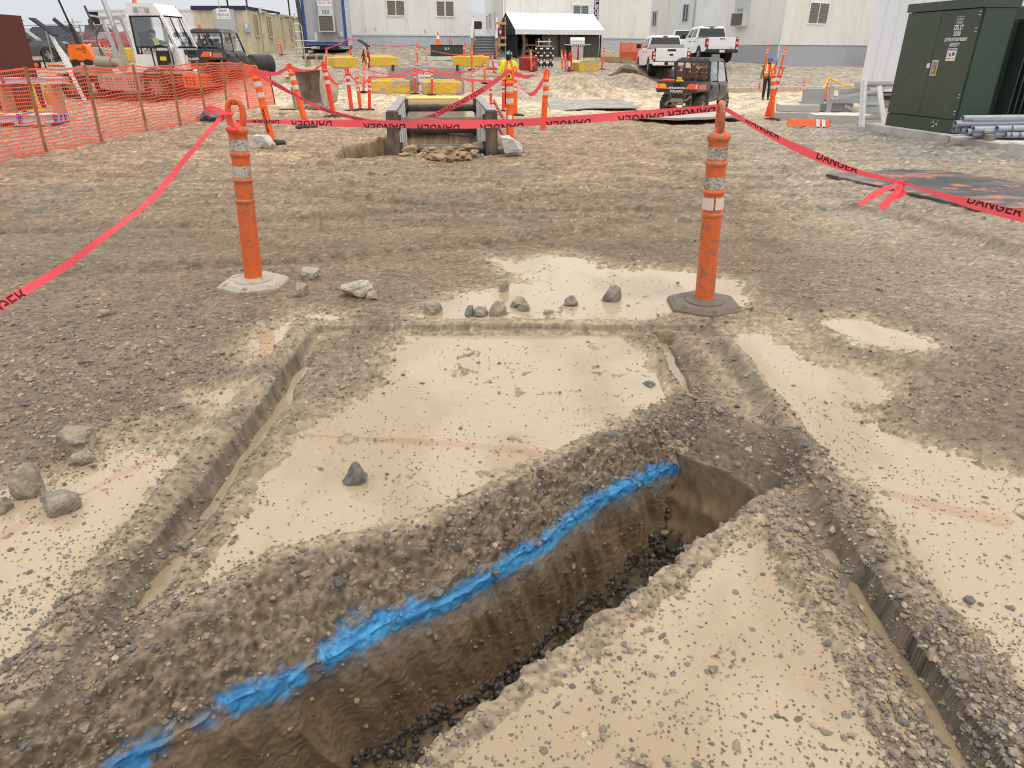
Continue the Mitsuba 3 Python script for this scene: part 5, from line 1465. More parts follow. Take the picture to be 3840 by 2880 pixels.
def s_at(M, px, py):
    """Where on the wall plane of frame M the photograph shows (px, py): (along, up)."""
    d = ray(px, py)
    n = M[:3, 1]
    o = np.array([0, 0, CAM_H])
    t = ((M[:3, 3] - o) @ n) / (d @ n)
    q = np.linalg.inv(M) @ np.r_[o + d * t, 1]
    return float(q[0]), float(q[2])


def dirty(m, color, seed, size=0.35, amount=0.08):
    m = m.subdivide_to_size(size * 1.5, max_iter=14)
    m.merge_vertices()
    v = np.asarray(m.vertices)
    n = meshkit.fbm(v * [1.6, 1.6, 0.35] + seed * 2.3, 4, seed)
    low = sstep(0.5, 0.0, v[:, 2] - v[:, 2].min())
    c = np.array(color)[None] * (1 - amount * sstep(0.45, 0.75, n) - 0.12 * low * n)[:, None]
    return m, lerp(c, c * np.array([1.02, 0.95, 0.85]), low * 0.5)


def wall(parent, M, x0, x1, z0, z1, pw, color, name='wall_panel', thick=0.05, gap=0.012, holes=()):
    k0 = None
    n = max(1, int(round((x1 - x0) / pw)))
    for i in range(n):
        a, b = x0 + (x1 - x0) * i / n + gap / 2, x0 + (x1 - x0) * (i + 1) / n - gap / 2
        m, c = dirty(box(a, b, 0, thick, z0, z1), color, i + 3)
        put(parent, name, m, 'matte', c, False, M=M)
    put(parent, 'wall_core', box(x0 + .01, x1 - .01, thick * 0.5, thick + 0.12, z0 + .01, z1 - .01), 'matte', tuple(0.55 * np.array(color)), False, M=M)


def skirt(parent, M, x0, x1, z0, z1, color=SKIRT, pitch=0.16, y=-0.02):
    xs = np.arange(x0, x1, pitch / 4)
    prof = np.array([0, 0, 0.022, 0.022])[np.arange(len(xs)) % 4]
    v = np.vstack([np.stack([xs, y - prof, np.full(len(xs), z0)], 1), np.stack([xs, y - prof, np.full(len(xs), z1)], 1)])
    n = len(xs)
    i = np.arange(n - 1)
    f = np.vstack([np.stack([i, i + 1, i + 1 + n], 1), np.stack([i, i + 1 + n, i + n], 1)])
    put(parent, 'skirt', trimesh.Trimesh(v, f, process=False), 'matte', color, False, M=M)
    put(parent, 'trim', box(x0, x1, y - 0.06, y - 0.005, z1 - 0.02, z1 + 0.07), 'matte', (0.60, 0.63, 0.66), False, M=M)


def window(parent, M, x0, x1, z0, z1, fw=0.07, blinds=(0.20, 0.18, 0.14), frame=(0.70, 0.71, 0.70), split=True, y=0.0, depth=0.05):
    w = put(parent, 'window', [box(x0 - fw, x1 + fw, y - depth, y - .004, z0 - fw, z0), box(x0 - fw, x1 + fw, y - depth, y - .004, z1, z1 + fw), box(x0 - fw, x0, y - depth, y - .004, z0, z1), box(x1, x1 + fw, y - depth, y - .004, z0, z1)], 'paint', frame, False, M=M)
    put(w, 'pane', box(x0, x1, y - 0.012, y - .003, z0, z1), 'dark_glass', tuple(0.5 * np.array(blinds)), False, M=M)
    if split:
        xm = (x0 + x1) / 2
        put(w, 'mullion', box(xm - .025, xm + .025, y - depth + .005, y - .013, z0, z1), 'paint', frame, False, M=M)
    n = max(3, int((z1 - z0) / 0.10))
    put(w, 'blind', [box(x0 + .02, (x0 + x1) / 2 - .03, y - .016, y - .0125, z0 + (z1 - z0) * (i + .2) / n, z0 + (z1 - z0) * (i + .72) / n) for i in range(n)] + [box((x0 + x1) / 2 + .03, x1 - .02, y - .016, y - .0125, z0 + (z1 - z0) * (i + .2) / n, z0 + (z1 - z0) * (i + .75) / n) for i in range(n)], 'dark_glass', blinds, False, M=M)
    return w


def window_px(parent, M, px0, px1, pyt, pyb, **kw):
    pm = (px0 + px1) / 2
    x0, _ = s_at(M, px0, (max(pyt, 0) + pyb) / 2)
    x1, _ = s_at(M, px1, (max(pyt, 0) + pyb) / 2)
    z1, z0 = s_at(M, pm, pyt)[1], s_at(M, pm, pyb)[1]
    return window(parent, M, x0, x1, z0, z1, **kw)


def cooler(parent, M, x0, x1, z0, z1, color=(0.46, 0.48, 0.50), sign=True):
    """A tall wall-hung air conditioner."""
    W, H = x1 - x0, z1 - z0
    a = put(parent, 'air_conditioner', box(x0, x1, -0.30, -0.003, z0 + H * .36, z1, 0.02), 'paint', color, False, M=M)
    put(a, 'condenser_hood', [box(x0 - .02, x1 + .03, -0.52, -0.005, z0, z0 + .04), box(x0 - .02, x1 + .03, -0.52, -0.005, z0 + H * .34, z0 + H * .36), box(x0 - .02, x0 + .02, -0.52, -.006, z0 + .04, z0 + H * .34), box(x1 - .03, x1 + .03, -0.52, -.006, z0 + .04, z0 + H * .34)], 'paint', (0.52, 0.53, 0.53), False, M=M)
    put(a, 'grille', [box(x0 + .02, x1 - .03, -0.50, -0.48, z0 + .04, z0 + H * .34)], 'matte', (0.12, 0.115, 0.105), False, M=M)
    put(a, 'louvre', [box(x0 + W * (.28 + .1 * i), x0 + W * (.335 + .1 * i), -0.305, -0.30, z0 + H * .38, z0 + H * .47) for i in range(5)], 'matte', (0.12, 0.12, 0.12), False, M=M)
    return a


# ---------------------------------------------------------------- left white trailer
M, W = frame2(1296, 46.6, 1765, 48.6, 181)
k = thing('office_trailer', 'long white office trailer with two dark windows and ribbed grey skirt, behind the green cabinet', 'office trailer', None)
zs = s_at(M, 1550, 133)[1]
wall(k, M, 0, W, zs, zs + 3.0, 1.22, WHITE)
skirt(k, M, 0, W, -0.3, zs)
for x in [W * q for q in (0.155, 0.485, 0.80)]:
    put(k, 'batten', box(x - .05, x + .05, -0.02, -0.002, zs + .08, zs + 3), 'matte', (0.66, 0.66, 0.62), False, M=M)
window_px(k, M, 1452, 1515, 4, 57)
window_px(k, M, 1638, 1700, 6, 60)
put(k, 'end_wall', box(W - 0.04, W, 0.18, 4.0, zs, zs + 3.0), 'matte', WHITE, False, M=M)
put(k, 'roof', box(-0.05, W + 0.05, -0.1, 4.0, zs + 3.0, zs + 3.12), 'matte', (0.5, 0.5, 0.5), False, M=M)
for px, py in ((1370, 112), (1408, 110), (1594, 116)):
    x, z = s_at(M, px, py)
    put(k, 'outlet_cover', box(x - .06, x + .06, -.03, -.002, z - .1, z + .1), 'matte', (0.5, 0.5, 0.48), False, M=M)

# ---------------------------------------------------------------- middle white trailer behind the tent
M, W = frame2(1886, 48.8, 2430, 53.0, 188)
k = thing('office_trailer', 'white office trailer behind the dark canopy tent with a vertical blue lettered banner', 'office trailer', None)
zs = s_at(M, 2250, 143)[1]
wall(k, M, 0, W, zs, zs + 3.1, 1.22, (0.69, 0.71, 0.685))
skirt(k, M, 0, W, -0.6, zs, (0.44, 0.48, 0.54))
window_px(k, M, 2149, 2205, 21, 62, blinds=(0.16, 0.20, 0.20))
x, _ = s_at(M, 2236, 30)
b = put(k, 'banner', box(x - .17, x + .17, -.03, -.003, zs + .9, zs + 3.0), 'matte', (0.02, 0.025, 0.09), False, M=M)
put(k, 'banner_edge', box(x - .22, x - .171, -.03, -.003, zs + .9, zs + 3.0), 'matte', (0.65, 0.66, 0.68), False, M=M)
tm = meshkit.text_mesh('WILLSCOT', 0.235, 0.006, True)
lo, hi = tm.bounds
tm.apply_translation([-lo[0], -(lo[1] + hi[1]) / 2, 0])
tm.apply_scale([2.0 / (hi[0] - lo[0]), 1, 1])
R = np.eye(4)
R[:3, 0], R[:3, 1], R[:3, 2], R[:3, 3] = (0, 0, -1), (1, 0, 0), (0, -1, 0), (x, -0.032, zs + 2.95)
tm.apply_transform(R)
put(b, 'lettering', tm, 'matte', (0.75, 0.76, 0.78), False, M=M)
# its left flank
pa, pb = at(1819, 165, 58.0), at(1886, 188, 48.8)
d = pb - pa
M2 = mat([pa[0], pa[1], pb[2]], math.degrees(math.atan2(d[1], d[0])))
W2 = float(np.hypot(d[0], d[1]))
wall(k, M2, 0, W2 - .02, zs, zs + 3.1, 1.22, (0.67, 0.69, 0.67), 'flank_panel')
skirt(k, M2, 0, W2, -0.6, zs)
for a in ((1826, 1831, 60, 112), (1836, 1844, 50, 106), (1855, 1857, 45, 80)):
    window_px(k, M2, *a, fw=0.05, split=False)
put(k, 'roof', box(-.05, W, .2, 4, zs + 3.1, zs + 3.2), 'matte', (0.5, 0.5, 0.5), False, M=M)

# ---------------------------------------------------------------- right trailer, two walls meeting at a corner
C0, C1, C2 = np.array([17.66, 50.6, 0.71]), np.array([29.9, 58.2, 0.71]), np.array([10.75, 61.6, 0.71])
k = thing('office_trailer', 'white office trailer at the right with ribbed grey skirt and a wall air conditioner', 'office trailer', None)
d = C1 - C0
MC, WC = mat(C0, math.degrees(math.atan2(d[1], d[0]))), float(np.hypot(d[0], d[1]))
d = C0 - C2
MB, WB = mat(C2, math.degrees(math.atan2(d[1], d[0]))), float(np.hypot(d[0], d[1]))
zs = s_at(MC, 2920, 167)[1]
for m_, w_, c_ in ((MC, WC, (0.68, 0.70, 0.67)), (MB, WB - 0.02, (0.70, 0.715, 0.70))):
    wall(k, m_, 0, w_, zs, zs + 3.3, 1.22, c_)
    skirt(k, m_, 0, w_, -1.0, zs, (0.36, 0.38, 0.42))
put(k, 'corner_trim', box(WB - .1, WB + .03, -.03, -.004, zs, zs + 3.3), 'matte', (0.66, 0.66, 0.64), False, M=MB)
put(k, 'corner_trim', box(-.03, .1, -.03, -.004, zs, zs + 3.3), 'matte', (0.66, 0.66, 0.64), False, M=MC)
window_px(k, MC, 3034, 3104, 12, 88, frame=(0.78, 0.79, 0.80), blinds=(0.17, 0.165, 0.15))
window_px(k, MB, 2449, 2462, 44, 96, frame=(0.42, 0.47, 0.54), blinds=(0.10, 0.11, 0.12))
window_px(k, MB, 2563, 2581, 18, 80, frame=(0.42, 0.47, 0.54), blinds=(0.10, 0.11, 0.12))
x, _ = s_at(MB, 2604, 60)
put(k, 'downpipe', box(x - .05, x + .05, -.10, -.004, zs + .05, zs + 3.3), 'matte', (0.33, 0.39, 0.50), False, M=MB)
xa, za = s_at(MB, 2757, 100)
xb, _ = s_at(MB, 2806, 60)
cooler(k, MB, xa, xb, za, za + 2.3)
put(k, 'roof', trimesh.convex.convex_hull(np.array([np.r_[p[:2], 0.71 + zs + h_] for p in (C0, C1, C2, C1 + C2 - C0) for h_ in (3.3, 3.4)])), 'matte', (0.5, 0.5, 0.5), False, M=np.eye(4))

# ---------------------------------------------------------------- nearest white ribbed building
P = at(3222, 332, 21.8)
M = mat(P, -22)
k = thing('white_building', 'bright white ribbed wall of the building behind the big green cabinet', 'building', None)
for i in range(36):
    x0 = i * 0.30
    m, c = dirty(box(x0 + 0.004, x0 + 0.296, 0.0, 0.06, 0, 3.6), (0.70, 0.735, 0.80), i + 2, 0.5, 0.05)
    pp = put(k, 'wall_panel', m, 'matte', c, False, M=M)
    put(pp, 'rib', box(x0 + 0.283, x0 + 0.303, -0.014, -0.001, 0, 3.6), 'matte', (0.60, 0.635, 0.70), False, M=M)
put(k, 'wall_core', box(0.01, 10.8, 0.05, 0.14, 0.02, 3.58), 'matte', (0.3, 0.32, 0.36), False, M=M)
put(k, 'base_trim', box(-.01, 10.8, -0.05, 0.2, -0.07, 0.0), 'paint', (0.70, 0.72, 0.75), False, M=M)
put(k, 'floor_frame', box(0.3, 10.8, 0.25, 0.5, -0.30, -0.08), 'matte', (0.05, 0.05, 0.05), False, M=M)
for x in (0.6, 2.6, 4.6, 6.6):
    put(k, 'pier', box(x, x + .4, .3, .7, -1.3, -0.30), 'matte', CONCRETE, False, M=M)

# ---------------------------------------------------------------- blue trimmed trailer
M, W = frame2(1147, 42.6, 1303, 42.9, 168)
k = thing('blue_trimmed_trailer', 'grey office trailer on wheels with bright blue edge trim and a wall air conditioner', 'office trailer', None)
H = 3.1
for i in range(4):
    m, c = dirty(box(W * i / 4 + .004, W * (i + 1) / 4 - .004, 0, .05, .14, H), (0.36, 0.385, 0.41), i + 8, 0.4, 0.08)
    put(k, 'wall_panel', m, 'matte', c, False, M=M)
BLUE = (0.025, 0.075, 0.28)
for bx in (box(-.03, .13, -.03, -.002, 0, H), box(W - .13, W + .03, -.03, -.002, 0, H), box(-.03, W + .03, -.035, -.004, 0, .14)):
    put(k, 'blue_trim', bx, 'paint', BLUE, False, M=M)
put(k, 'side_wall', box(W - .02, W + .02, 0.052, 7.0, .0, H), 'matte', (0.40, 0.42, 0.45), False, M=M @ np.linalg.inv(mat((0, 0, 0), 0)))
wz0, wz1 = s_at(M, 1303, 97)[1], s_at(M, 1303, 25)[1]
ws = put(k, 'window', box(W + .02, W + .06, .9, 1.9, wz0, wz1), 'paint', (0.62, 0.63, 0.66), False, M=M)
put(ws, 'pane', box(W + .061, W + .066, 1.0, 1.8, wz0 + .08, wz1 - .08), 'dark_glass', (0.05, 0.06, 0.08), False, M=M)
xa, za = s_at(M, 1203, 120)
xb, _ = s_at(M, 1252, 60)
a = cooler(k, M, xa, xb, za, za + 2.25, (0.50, 0.52, 0.53))
xs0, zs0 = s_at(M, 1194, 22)
xs1, zs1 = s_at(M, 1243, -8)
xc = (xa + xb) / 2 - .02
sg_ = put(a, 'sign_plate', box(xc - .38, xc + .38, -.312, -.303, zs0 - 0.02, zs0 + .62), 'matte', (0.74, 0.75, 0.76), False, M=M)
for t, z, h, w, c in (('PACIFIC', .36, .15, .68, (0.03, 0.03, 0.05)), ('MOBILE STRUCTURES', .22, .05, .66, (0.35, 0.10, 0.16)), ('800-321-4539', .09, .085, .66, (0.06, 0.06, 0.07))):
    tm = meshkit.text_mesh(t, h, 0.004, True)
    lo, hi = tm.bounds
    tm.apply_translation([-(lo[0] + hi[0]) / 2, 0, 0])
    tm.apply_scale([w / (hi[0] - lo[0]), 1, 1])
    tm.apply_transform(rotx(90))
    tm.apply_translation([xc, -.313, zs0 + z])
    put(sg_, 'lettering', tm, 'matte', c, False, M=M)
x, z = s_at(M, 1281, 128)
put(k, 'electric_box', box(x - .08, x + .08, -.1, -.003, z - .12, z + .12), 'paint', (0.5, 0.5, 0.5), False, M=M)
put(k, 'conduit', tube(spline([(xb + .06, -.05, za + .8), (xb + .07, -.05, za + .1), (xb + .15, -.05, za - .30), (x - .1, -.05, z - .15)], 20), 0.02, 6), 'matte', (0.22, 0.22, 0.23), True, M=M)
x, z = s_at(M, 1185, 138)
put(k, 'label_strip', box(x - .07, x + .07, -.01, -.003, z - .2, z + .2), 'matte', (0.62, 0.62, 0.62), False, M=M)
put(k, 'chassis', [box(.1, W - .1, .1, 7, -.28, -.01), box(.05, W - .05, -.06, .08, -.26, -.02)], 'matte', (0.022, 0.022, 0.024), False, M=M)
for t, px in (('6X10', 1183), ('7X000', 1292)):
    x, z = s_at(M, px, 178)
    tm = meshkit.text_mesh(t, .13, .004, True)
    lo, hi = tm.bounds
    tm.apply_translation([-(lo[0] + hi[0]) / 2, -.06, 0])
    tm.apply_transform(rotx(90))
    tm.apply_translation([x, -.062, -.14])
    put(k, 'lettering', tm, 'matte', (0.72, 0.72, 0.72), False, M=M)
for y in (2.4, 3.3):
    wh = put(k, 'wheel', tube([(W - .32, y, -.48), (W - .06, y, -.48)], .42, 20), 'matte', (0.025, 0.025, 0.026), 40, M=M)
for x in (.5, 1.0, 1.7):
    put(k, 'jack_stand', [bar((x - .14, .3, -1.0), (x, .3, -.3), .05, .05, up=(0, 1, 0)), bar((x + .14, .3, -1.0), (x, .3, -.3), .05, .05, up=(0, 1, 0))], 'matte', (0.05, 0.045, 0.045), False, M=M)

# ---------------------------------------------------------------- cream site containers
CREAM = (0.56, 0.51, 0.37)


def corrugated(x0, x1, z0, z1, pitch=0.42, amp=0.035, y=0.0):
    xs, ys = [], []
    x = x0
    while x < x1:
        for dx, dy in ((0, 0), (.36, 0), (.5, 1), (.86, 1)):
            xs.append(x + dx * pitch), ys.append(y + amp * dy)
        x += pitch
    xs, ys = np.clip(np.array(xs), x0, x1), np.array(ys)
    n = len(xs)
    rows = np.linspace(z0, z1, 8)
    v = np.vstack([np.stack([xs, ys, np.full(n, z)], 1) for z in rows])
    f = []
    for r in range(7):
        i = np.arange(n - 1) + r * n
        f += [np.stack([i, i + 1, i + 1 + n], 1), np.stack([i, i + 1 + n, i + n], 1)]
    return trimesh.Trimesh(v, np.vstack(f), process=False)


def container(label, M, W, D, H, roof=(0.030, 0.032, 0.085), color=CREAM, detail=2):
    k = thing('site_container', label, 'container', None, None)
    for side, mm, wd in (('end_wall', M, W), ('side_wall', M @ mat((W, 0, 0), 90), D)):
        m = corrugated(0.14, wd - 0.12, 0.12, H - 0.15, 0.42 if side == 'end_wall' else 0.26)
        v = np.asarray(m.vertices)
        n = meshkit.fbm(v * [2.5, 2.5, 0.5], 3, 7)
        c = np.array(color)[None] * (0.86 + 0.25 * n)[:, None]
        c = lerp(c, np.array([0.40, 0.30, 0.19]), sstep(0.60, 0.8, n) * 0.5)
        kk = put(k, side, m, 'matte', c, False, M=mm)
        for x in (0, wd - 0.14):
            put(kk, 'corner_post', box(x, x + 0.14, -0.025, 0.1, 0, H), 'matte', tuple(np.array(color) * 1.02), False, M=mm)
        put(kk, 'bottom_rail', box(0.14, wd - .14, -0.02, 0.08, 0.0, 0.13), 'matte', tuple(np.array(color) * 0.95), False, M=mm)
        put(kk, 'roof_trim', box(-0.05, wd + 0.02, -0.07, 0.05, H - 0.16, H + 0.04) if side == 'end_wall' else box(0.03, wd + 0.02, -0.05, 0.06, H - 0.07, H + 0.03), 'matte', roof, False, M=mm)
        for x in (0.02, wd - .14):
            put(kk, 'corner_casting', box(x - .02, x + .16, -.035, .12, 0, .13), 'matte', tuple(np.array(color) * 0.85), False, M=mm)
    put(k, 'roof', box(0, W, 0.05, D, H - .02, H + .02), 'matte', (0.4, 0.4, 0.38), False, M=M)
    ms = M @ mat((W, 0, 0), 90)
    for a, b in ((0.17, 0.27), (0.58, 0.68)):
        w = put(k, 'window', [box(D * a - .05, D * b + .05, -.05, -.026, 1.02, 1.1), box(D * a - .05, D * b + .05, -.05, -.026, 2.15, 2.22), box(D * a - .05, D * a, -.05, -.026, 1.1, 2.15), box(D * b, D * b + .05, -.05, -.026, 1.1, 2.15)], 'matte', color, False, M=ms)
        put(w, 'shutter', box(D * a, D * b, -.035, -.026, 1.1, 2.15), 'matte', (0.30, 0.26, 0.20), False, M=ms)
    dr = put(k, 'door', box(D * .35, D * .50, -.045, -.012, .14, 2.3), 'matte', tuple(np.array(color) * 1.08), False, M=ms)
    put(dr, 'handle', box(D * .36, D * .38, -.07, -.046, 1.0, 1.2), 'metal', (0.5, 0.5, 0.5), False, M=ms)
    put(dr, 'canopy_light', [box(D * .335, D * .50, -.22, -.046, 2.33, 2.38), box(D * .335, D * .34, -.2, -.046, 2.25, 2.55)], 'matte', (0.66, 0.64, 0.58), False, M=ms)
    return k


a, b, c = at(752, 212, 42.6), at(947, 210, 42.6), at(1046, 208, 49.2)
d = b - a
Mc = mat([a[0], a[1], b[2] - .05], math.degrees(math.atan2(d[1], d[0])))
Wc, Dc = float(np.hypot(d[0], d[1])), 6.0
Hc = s_at(Mc @ mat((Wc, 0, 0)), 940, 25)[1]
k = container('cream site container nearest of three, with grey air conditioner and blue roof edge', Mc, Wc, Dc, Hc)
xa, za = s_at(Mc, 823, 150)
xb, zb = s_at(Mc, 880, 37)
a_ = cooler(k, Mc, xa, xb, za - .55, zb, (0.42, 0.44, 0.47))
xc, z0 = (xa + xb) / 2, s_at(Mc, 845, 73)[1]
sg_ = put(a_, 'sign_plate', box(xc - .36, xc + .36, -.312, -.303, z0, z0 + .52), 'matte', (0.76, 0.77, 0.78), False, M=Mc)
for t, z, h, w, col in (('mobile mini', .37, .085, .42, (0.03, 0.03, 0.08)), ('800.950.6464', .17, .10, .60, (0.05, 0.05, 0.16)), ('storage and office solutions', .06, .035, .55, (0.2, 0.2, 0.25))):
    tm = meshkit.text_mesh(t, h, 0.004, True)
    lo, hi = tm.bounds
    tm.apply_translation([-(lo[0] + hi[0]) / 2, 0, 0])
    tm.apply_scale([w / (hi[0] - lo[0]), 1, 1])
    tm.apply_transform(rotx(90))
    tm.apply_translation([xc, -.313, z0 + z])
    put(sg_, 'lettering', tm, 'matte', col, False, M=Mc)
x0, zt = s_at(Mc, 916, 83)
x1, zb = s_at(Mc, 944, 122)
eb = put(k, 'electric_box', box(x0, x1, -.2, -.01, zb, zt, .02), 'paint', (0.36, 0.38, 0.41), False, M=Mc)
put(eb, 'notice', box(x0 + .08, x1 - .1, -.206, -.201, zb + .22, zt - .08), 'matte', (0.66, 0.64, 0.50), False, M=Mc)
dirn = Mc[:3, 1]
for i, (off, lab) in enumerate(((6.3, 'cream site container, middle of the row of three'), (12.7, 'cream site container, farthest of the row of three'))):
    m2 = Mc.copy()
    m2[:3, 3] += dirn * off + Mc[:3, 0] * (0.15 + 0.5 * i)
    container(lab, m2, Wc, 6.0, Hc - 0.12, tuple(np.array(CREAM) * 0.8))

# ---------------------------------------------------------------- rust red container at the left edge
p = gp(24, 330)
M = mat([p[0] - 6.1, p[1], p[2]], -1)
k = thing('rusty_container', 'dull rust red corrugated container cut off by the left edge of the picture', 'container')
m = corrugated(0, 5.96, 0.15, 2.75, 0.30, 0.04)
v = np.asarray(m.vertices)
put(k, 'side_wall', m, 'matte', np.array([[0.155, 0.045, 0.038]]) * (0.8 + 0.4 * meshkit.fbm(v * [2, 2, .6], 3, 3))[:, None], False, M=M)
put(k, 'corner_post', box(5.94, 6.1, -.03, .14, 0, 2.9), 'matte', (0.17, 0.05, 0.042), False, M=M)
put(k, 'bottom_rail', box(0, 5.94, -.02, .1, 0, .16), 'matte', (0.12, 0.035, 0.03), False, M=M)
put(k, 'top_rail', box(0, 5.94, -.02, .1, 2.75, 2.9), 'matte', (0.14, 0.04, 0.035), False, M=M)
put(k, 'end_wall', box(6.03, 6.09, .14, 2.4, .1, 2.85), 'matte', (0.12, 0.035, 0.03), False, M=M)

# ---------------------------------------------------------------- long white semi-trailer far behind the cars
p = at(338, 96, 78)
M = mat([p[0], p[1], p[2] - 0.4], -2)
k = thing('box_trailer', 'long white box trailer far behind the parked cars', 'trailer')
h = s_at(M, 400, 37)[1]
for i in range(11):
    put(k, 'wall_panel', box(1.1 + i * 1.2, 2.288 + i * 1.2, 0, .05, .3, h), 'matte', (0.66, 0.68, 0.70), False, M=M)
put(k, 'roof', box(.2, 14.5, .05, 2.5, h - .05, h), 'matte', (0.66, 0.68, 0.70), False, M=M)
put(k, 'top_rail', box(0, 14.3, -.04, -.002, h - .16, h + .02), 'matte', (0.55, 0.57, 0.60), False, M=M)
put(k, 'dark_end', prism([(0, h - .1), (1.1, h - .1), (1.1, .3), (.6, .3)], 0, .1), 'matte', (0.02, 0.02, 0.022), False, M=M)

# ---------------------------------------------------------------- big green transformer cabinet on its pad
GREEN = (0.040, 0.062, 0.044)
F0, F1 = at(3317, 471, 14.25), at(3563, 505, 12.56)
d = F1 - F0
M = mat([F0[0], F0[1], 0.16], math.degrees(math.atan2(d[1], d[0])))
W = float(np.hypot(d[0], d[1]))
H = 2.06
k = thing('transformer_cabinet', 'big dark green electrical transformer cabinet with white stencilled lettering', 'transformer', M)
put(k, 'plinth', box(0, W, 0, 0.62, 0, 0.225, 0.008), 'paint', GREEN, False)
put(k, 'carcass', box(0.02, W - 0.004, 0.03, 0.64, 0.226, H - 0.14), 'paint', tuple(0.9 * np.array(GREEN)), False)
put(k, 'side_panel', box(W - 0.003, W + 0.012, 0.05, 0.63, 0.0, H - 0.14, 0.003), 'paint', (0.034, 0.062, 0.046), False)
put(k, 'lid', trimesh.convex.convex_hull(np.array([(x, y, z) for x in (-.02, W + .025) for y, z in ((-.035, H - .135), (-.035, H), (.68, H - .135), (.68, H))])), 'paint', (0.045, 0.066, 0.050), False)
for i, (a, b) in enumerate(((0.006, W * .5 - .004), (W * .5 + .004, W - .01))):
    m = box(a, b, -0.012, 0.028, 0.235, H - 0.15, 0.004).subdivide_to_size(0.08)
    m.merge_vertices()
    dr = put(k, 'door', m, 'paint', blotch(m, GREEN, (0.050, 0.072, 0.050), 1.2, 0.4, 0.7, seed=3 + i, grain=0.1), False)
    if i == 0:
        door0 = dr
for z in (1.84, 1.60, 0.60, 0.34):
    hg = put(k, 'hinge', box(W - .035, W + .014, -.018, -.011, z - .035, z + .035), 'paint', (0.03, 0.04, 0.035), False)
    put(hg, 'bolt', [trimesh.creation.icosphere(1, 0.009).apply_translation((x, -.018, z + dz)) for x in (W - .022, W + .004) for dz in (-.024, .024)], 'metal', (0.75, 0.75, 0.75), True)
TX = W * 0.765
lp = put(k, 'small_plate', box(TX - .07, TX + .07, -.016, -.0125, 1.70, 1.81), 'paint', (0.06, 0.08, 0.07), False)
put(lp, 'plate_lines', [box(TX - .075, TX + .075, -.018, -.0165, z, z + .006) for z in (1.696, 1.755, 1.808)] + [box(x, x + .006, -.018, -.0165, 1.696, 1.814) for x in (TX - .075, TX + .069)] + [box(TX - .05, TX + .05, -.018, -.0165, z, z + .008) for z in (1.715, 1.732, 1.778)], 'matte', (0.5, 0.52, 0.5), False)
put(k, 'number_backing', box(TX - .12, TX + .10, -.0145, -.0122, 1.51, 1.69), 'paint', (0.05, 0.055, 0.06), False)
for t, z, h_, w in (('CIS 17', 1.645, .075, .20), ('2500', 1.555, .065, .155), ('12470GrdY/7200 PRIMARY', 1.465, .05, .50), ('480Y/277', 1.385, .052, .22)):
    text_on(k, t, h_, (TX, -.0150, z), (1, 0, 0), (0, 0, 1), color=(0.78, 0.79, 0.78), width=w, depth=0.002)
wl = put(k, 'warning_label', box(TX - .12, TX + .09, -.0155, -.0125, 1.14, 1.33), 'matte', (0.72, 0.72, 0.70), False)
put(wl, 'label_print', [box(TX - .11, TX - .02, -.017, -.0157, 1.295, 1.322)], 'matte', (0.62, 0.16, 0.05), False)
put(wl, 'label_print', [box(TX - .01, TX + .085, -.017, -.0157, 1.295, 1.322)], 'matte', (0.16, 0.30, 0.60), False)
put(wl, 'label_print', [box(TX - .11, TX - .02, -.017, -.0157, 1.165, 1.182)], 'matte', (0.62, 0.10, 0.05), False)
put(wl, 'label_print', [box(TX - .01, TX + .07, -.017, -.0157, 1.165, 1.182)], 'matte', (0.65, 0.45, 0.06), False)
put(wl, 'label_print', [box(TX - .06, TX - .03, -.017, -.0157, 1.215, 1.265), box(TX - .04, TX - .02, -.017, -.0157, 1.20, 1.23), box(TX + .0, TX + .06, -.017, -.0157, 1.22, 1.27)] + [box(TX - .11, TX - .075, -.017, -.0157, 1.21 + .02 * i, 1.216 + .02 * i) for i in range(4)], 'matte', (0.08, 0.09, 0.14), False)
lt = put(k, 'latch_recess', [box(W * .525, W * .525 + .15, -.02, -.0125, .90, .925), box(W * .525, W * .525 + .15, -.02, -.0125, 1.125, 1.15), box(W * .525, W * .525 + .022, -.02, -.0125, .925, 1.125), box(W * .525 + .128, W * .525 + .15, -.02, -.0125, .925, 1.125)], 'metal', (0.62, 0.62, 0.60), False)
put(lt, 'latch_box', box(W * .525 + .022, W * .525 + .128, -.0135, -.0122, .925, 1.125), 'metal', (0.35, 0.33, 0.31), False)
put(lt, 'padlock', [box(W * .525 + .06, W * .525 + .10, -.04, -.015, .95, 1.01), tube([(W * .525 + .066, -.028, 1.01), (W * .525 + .07, -.028, 1.05), (W * .525 + .09, -.028, 1.05), (W * .525 + .094, -.028, 1.01)], .006, 6)], 'matte', (0.55, 0.38, 0.10), False)
put(k, 'sticker', box(W * .455, W * .495, -.0150, -.0125, 1.02, 1.10), 'matte', (0.75, 0.75, 0.75), False)
rng = np.random.default_rng(4)
put(k, 'paint_scuffs', [trimesh.creation.icosphere(0, 1).apply_scale([r, .002, r * q]).apply_translation((x, -.0125 if z > .235 else -.001, z)) for x, z, r, q in zip(np.r_[rng.uniform(1.18, 1.36, 16), rng.uniform(.1, 1.6, 14)], np.r_[rng.uniform(.06, .2, 16), rng.uniform(.3, 1.5, 14)], np.r_[rng.uniform(.003, .013, 16), rng.uniform(.003, .007, 14)], rng.uniform(.6, 1.6, 30))], 'matte', (0.6, 0.62, 0.6), False)
tk = put(k, 'tank', box(.10, W - .12, .645, 1.9, .0, H - .10, .02), 'paint', (0.026, 0.040, 0.032), False)
for i in range(9):
    put(tk, 'cooling_fin', box(W - .119, W + .16, .86 + i * .11, .885 + i * .11, .25, H - .3), 'paint', (0.022, 0.032, 0.027), False)

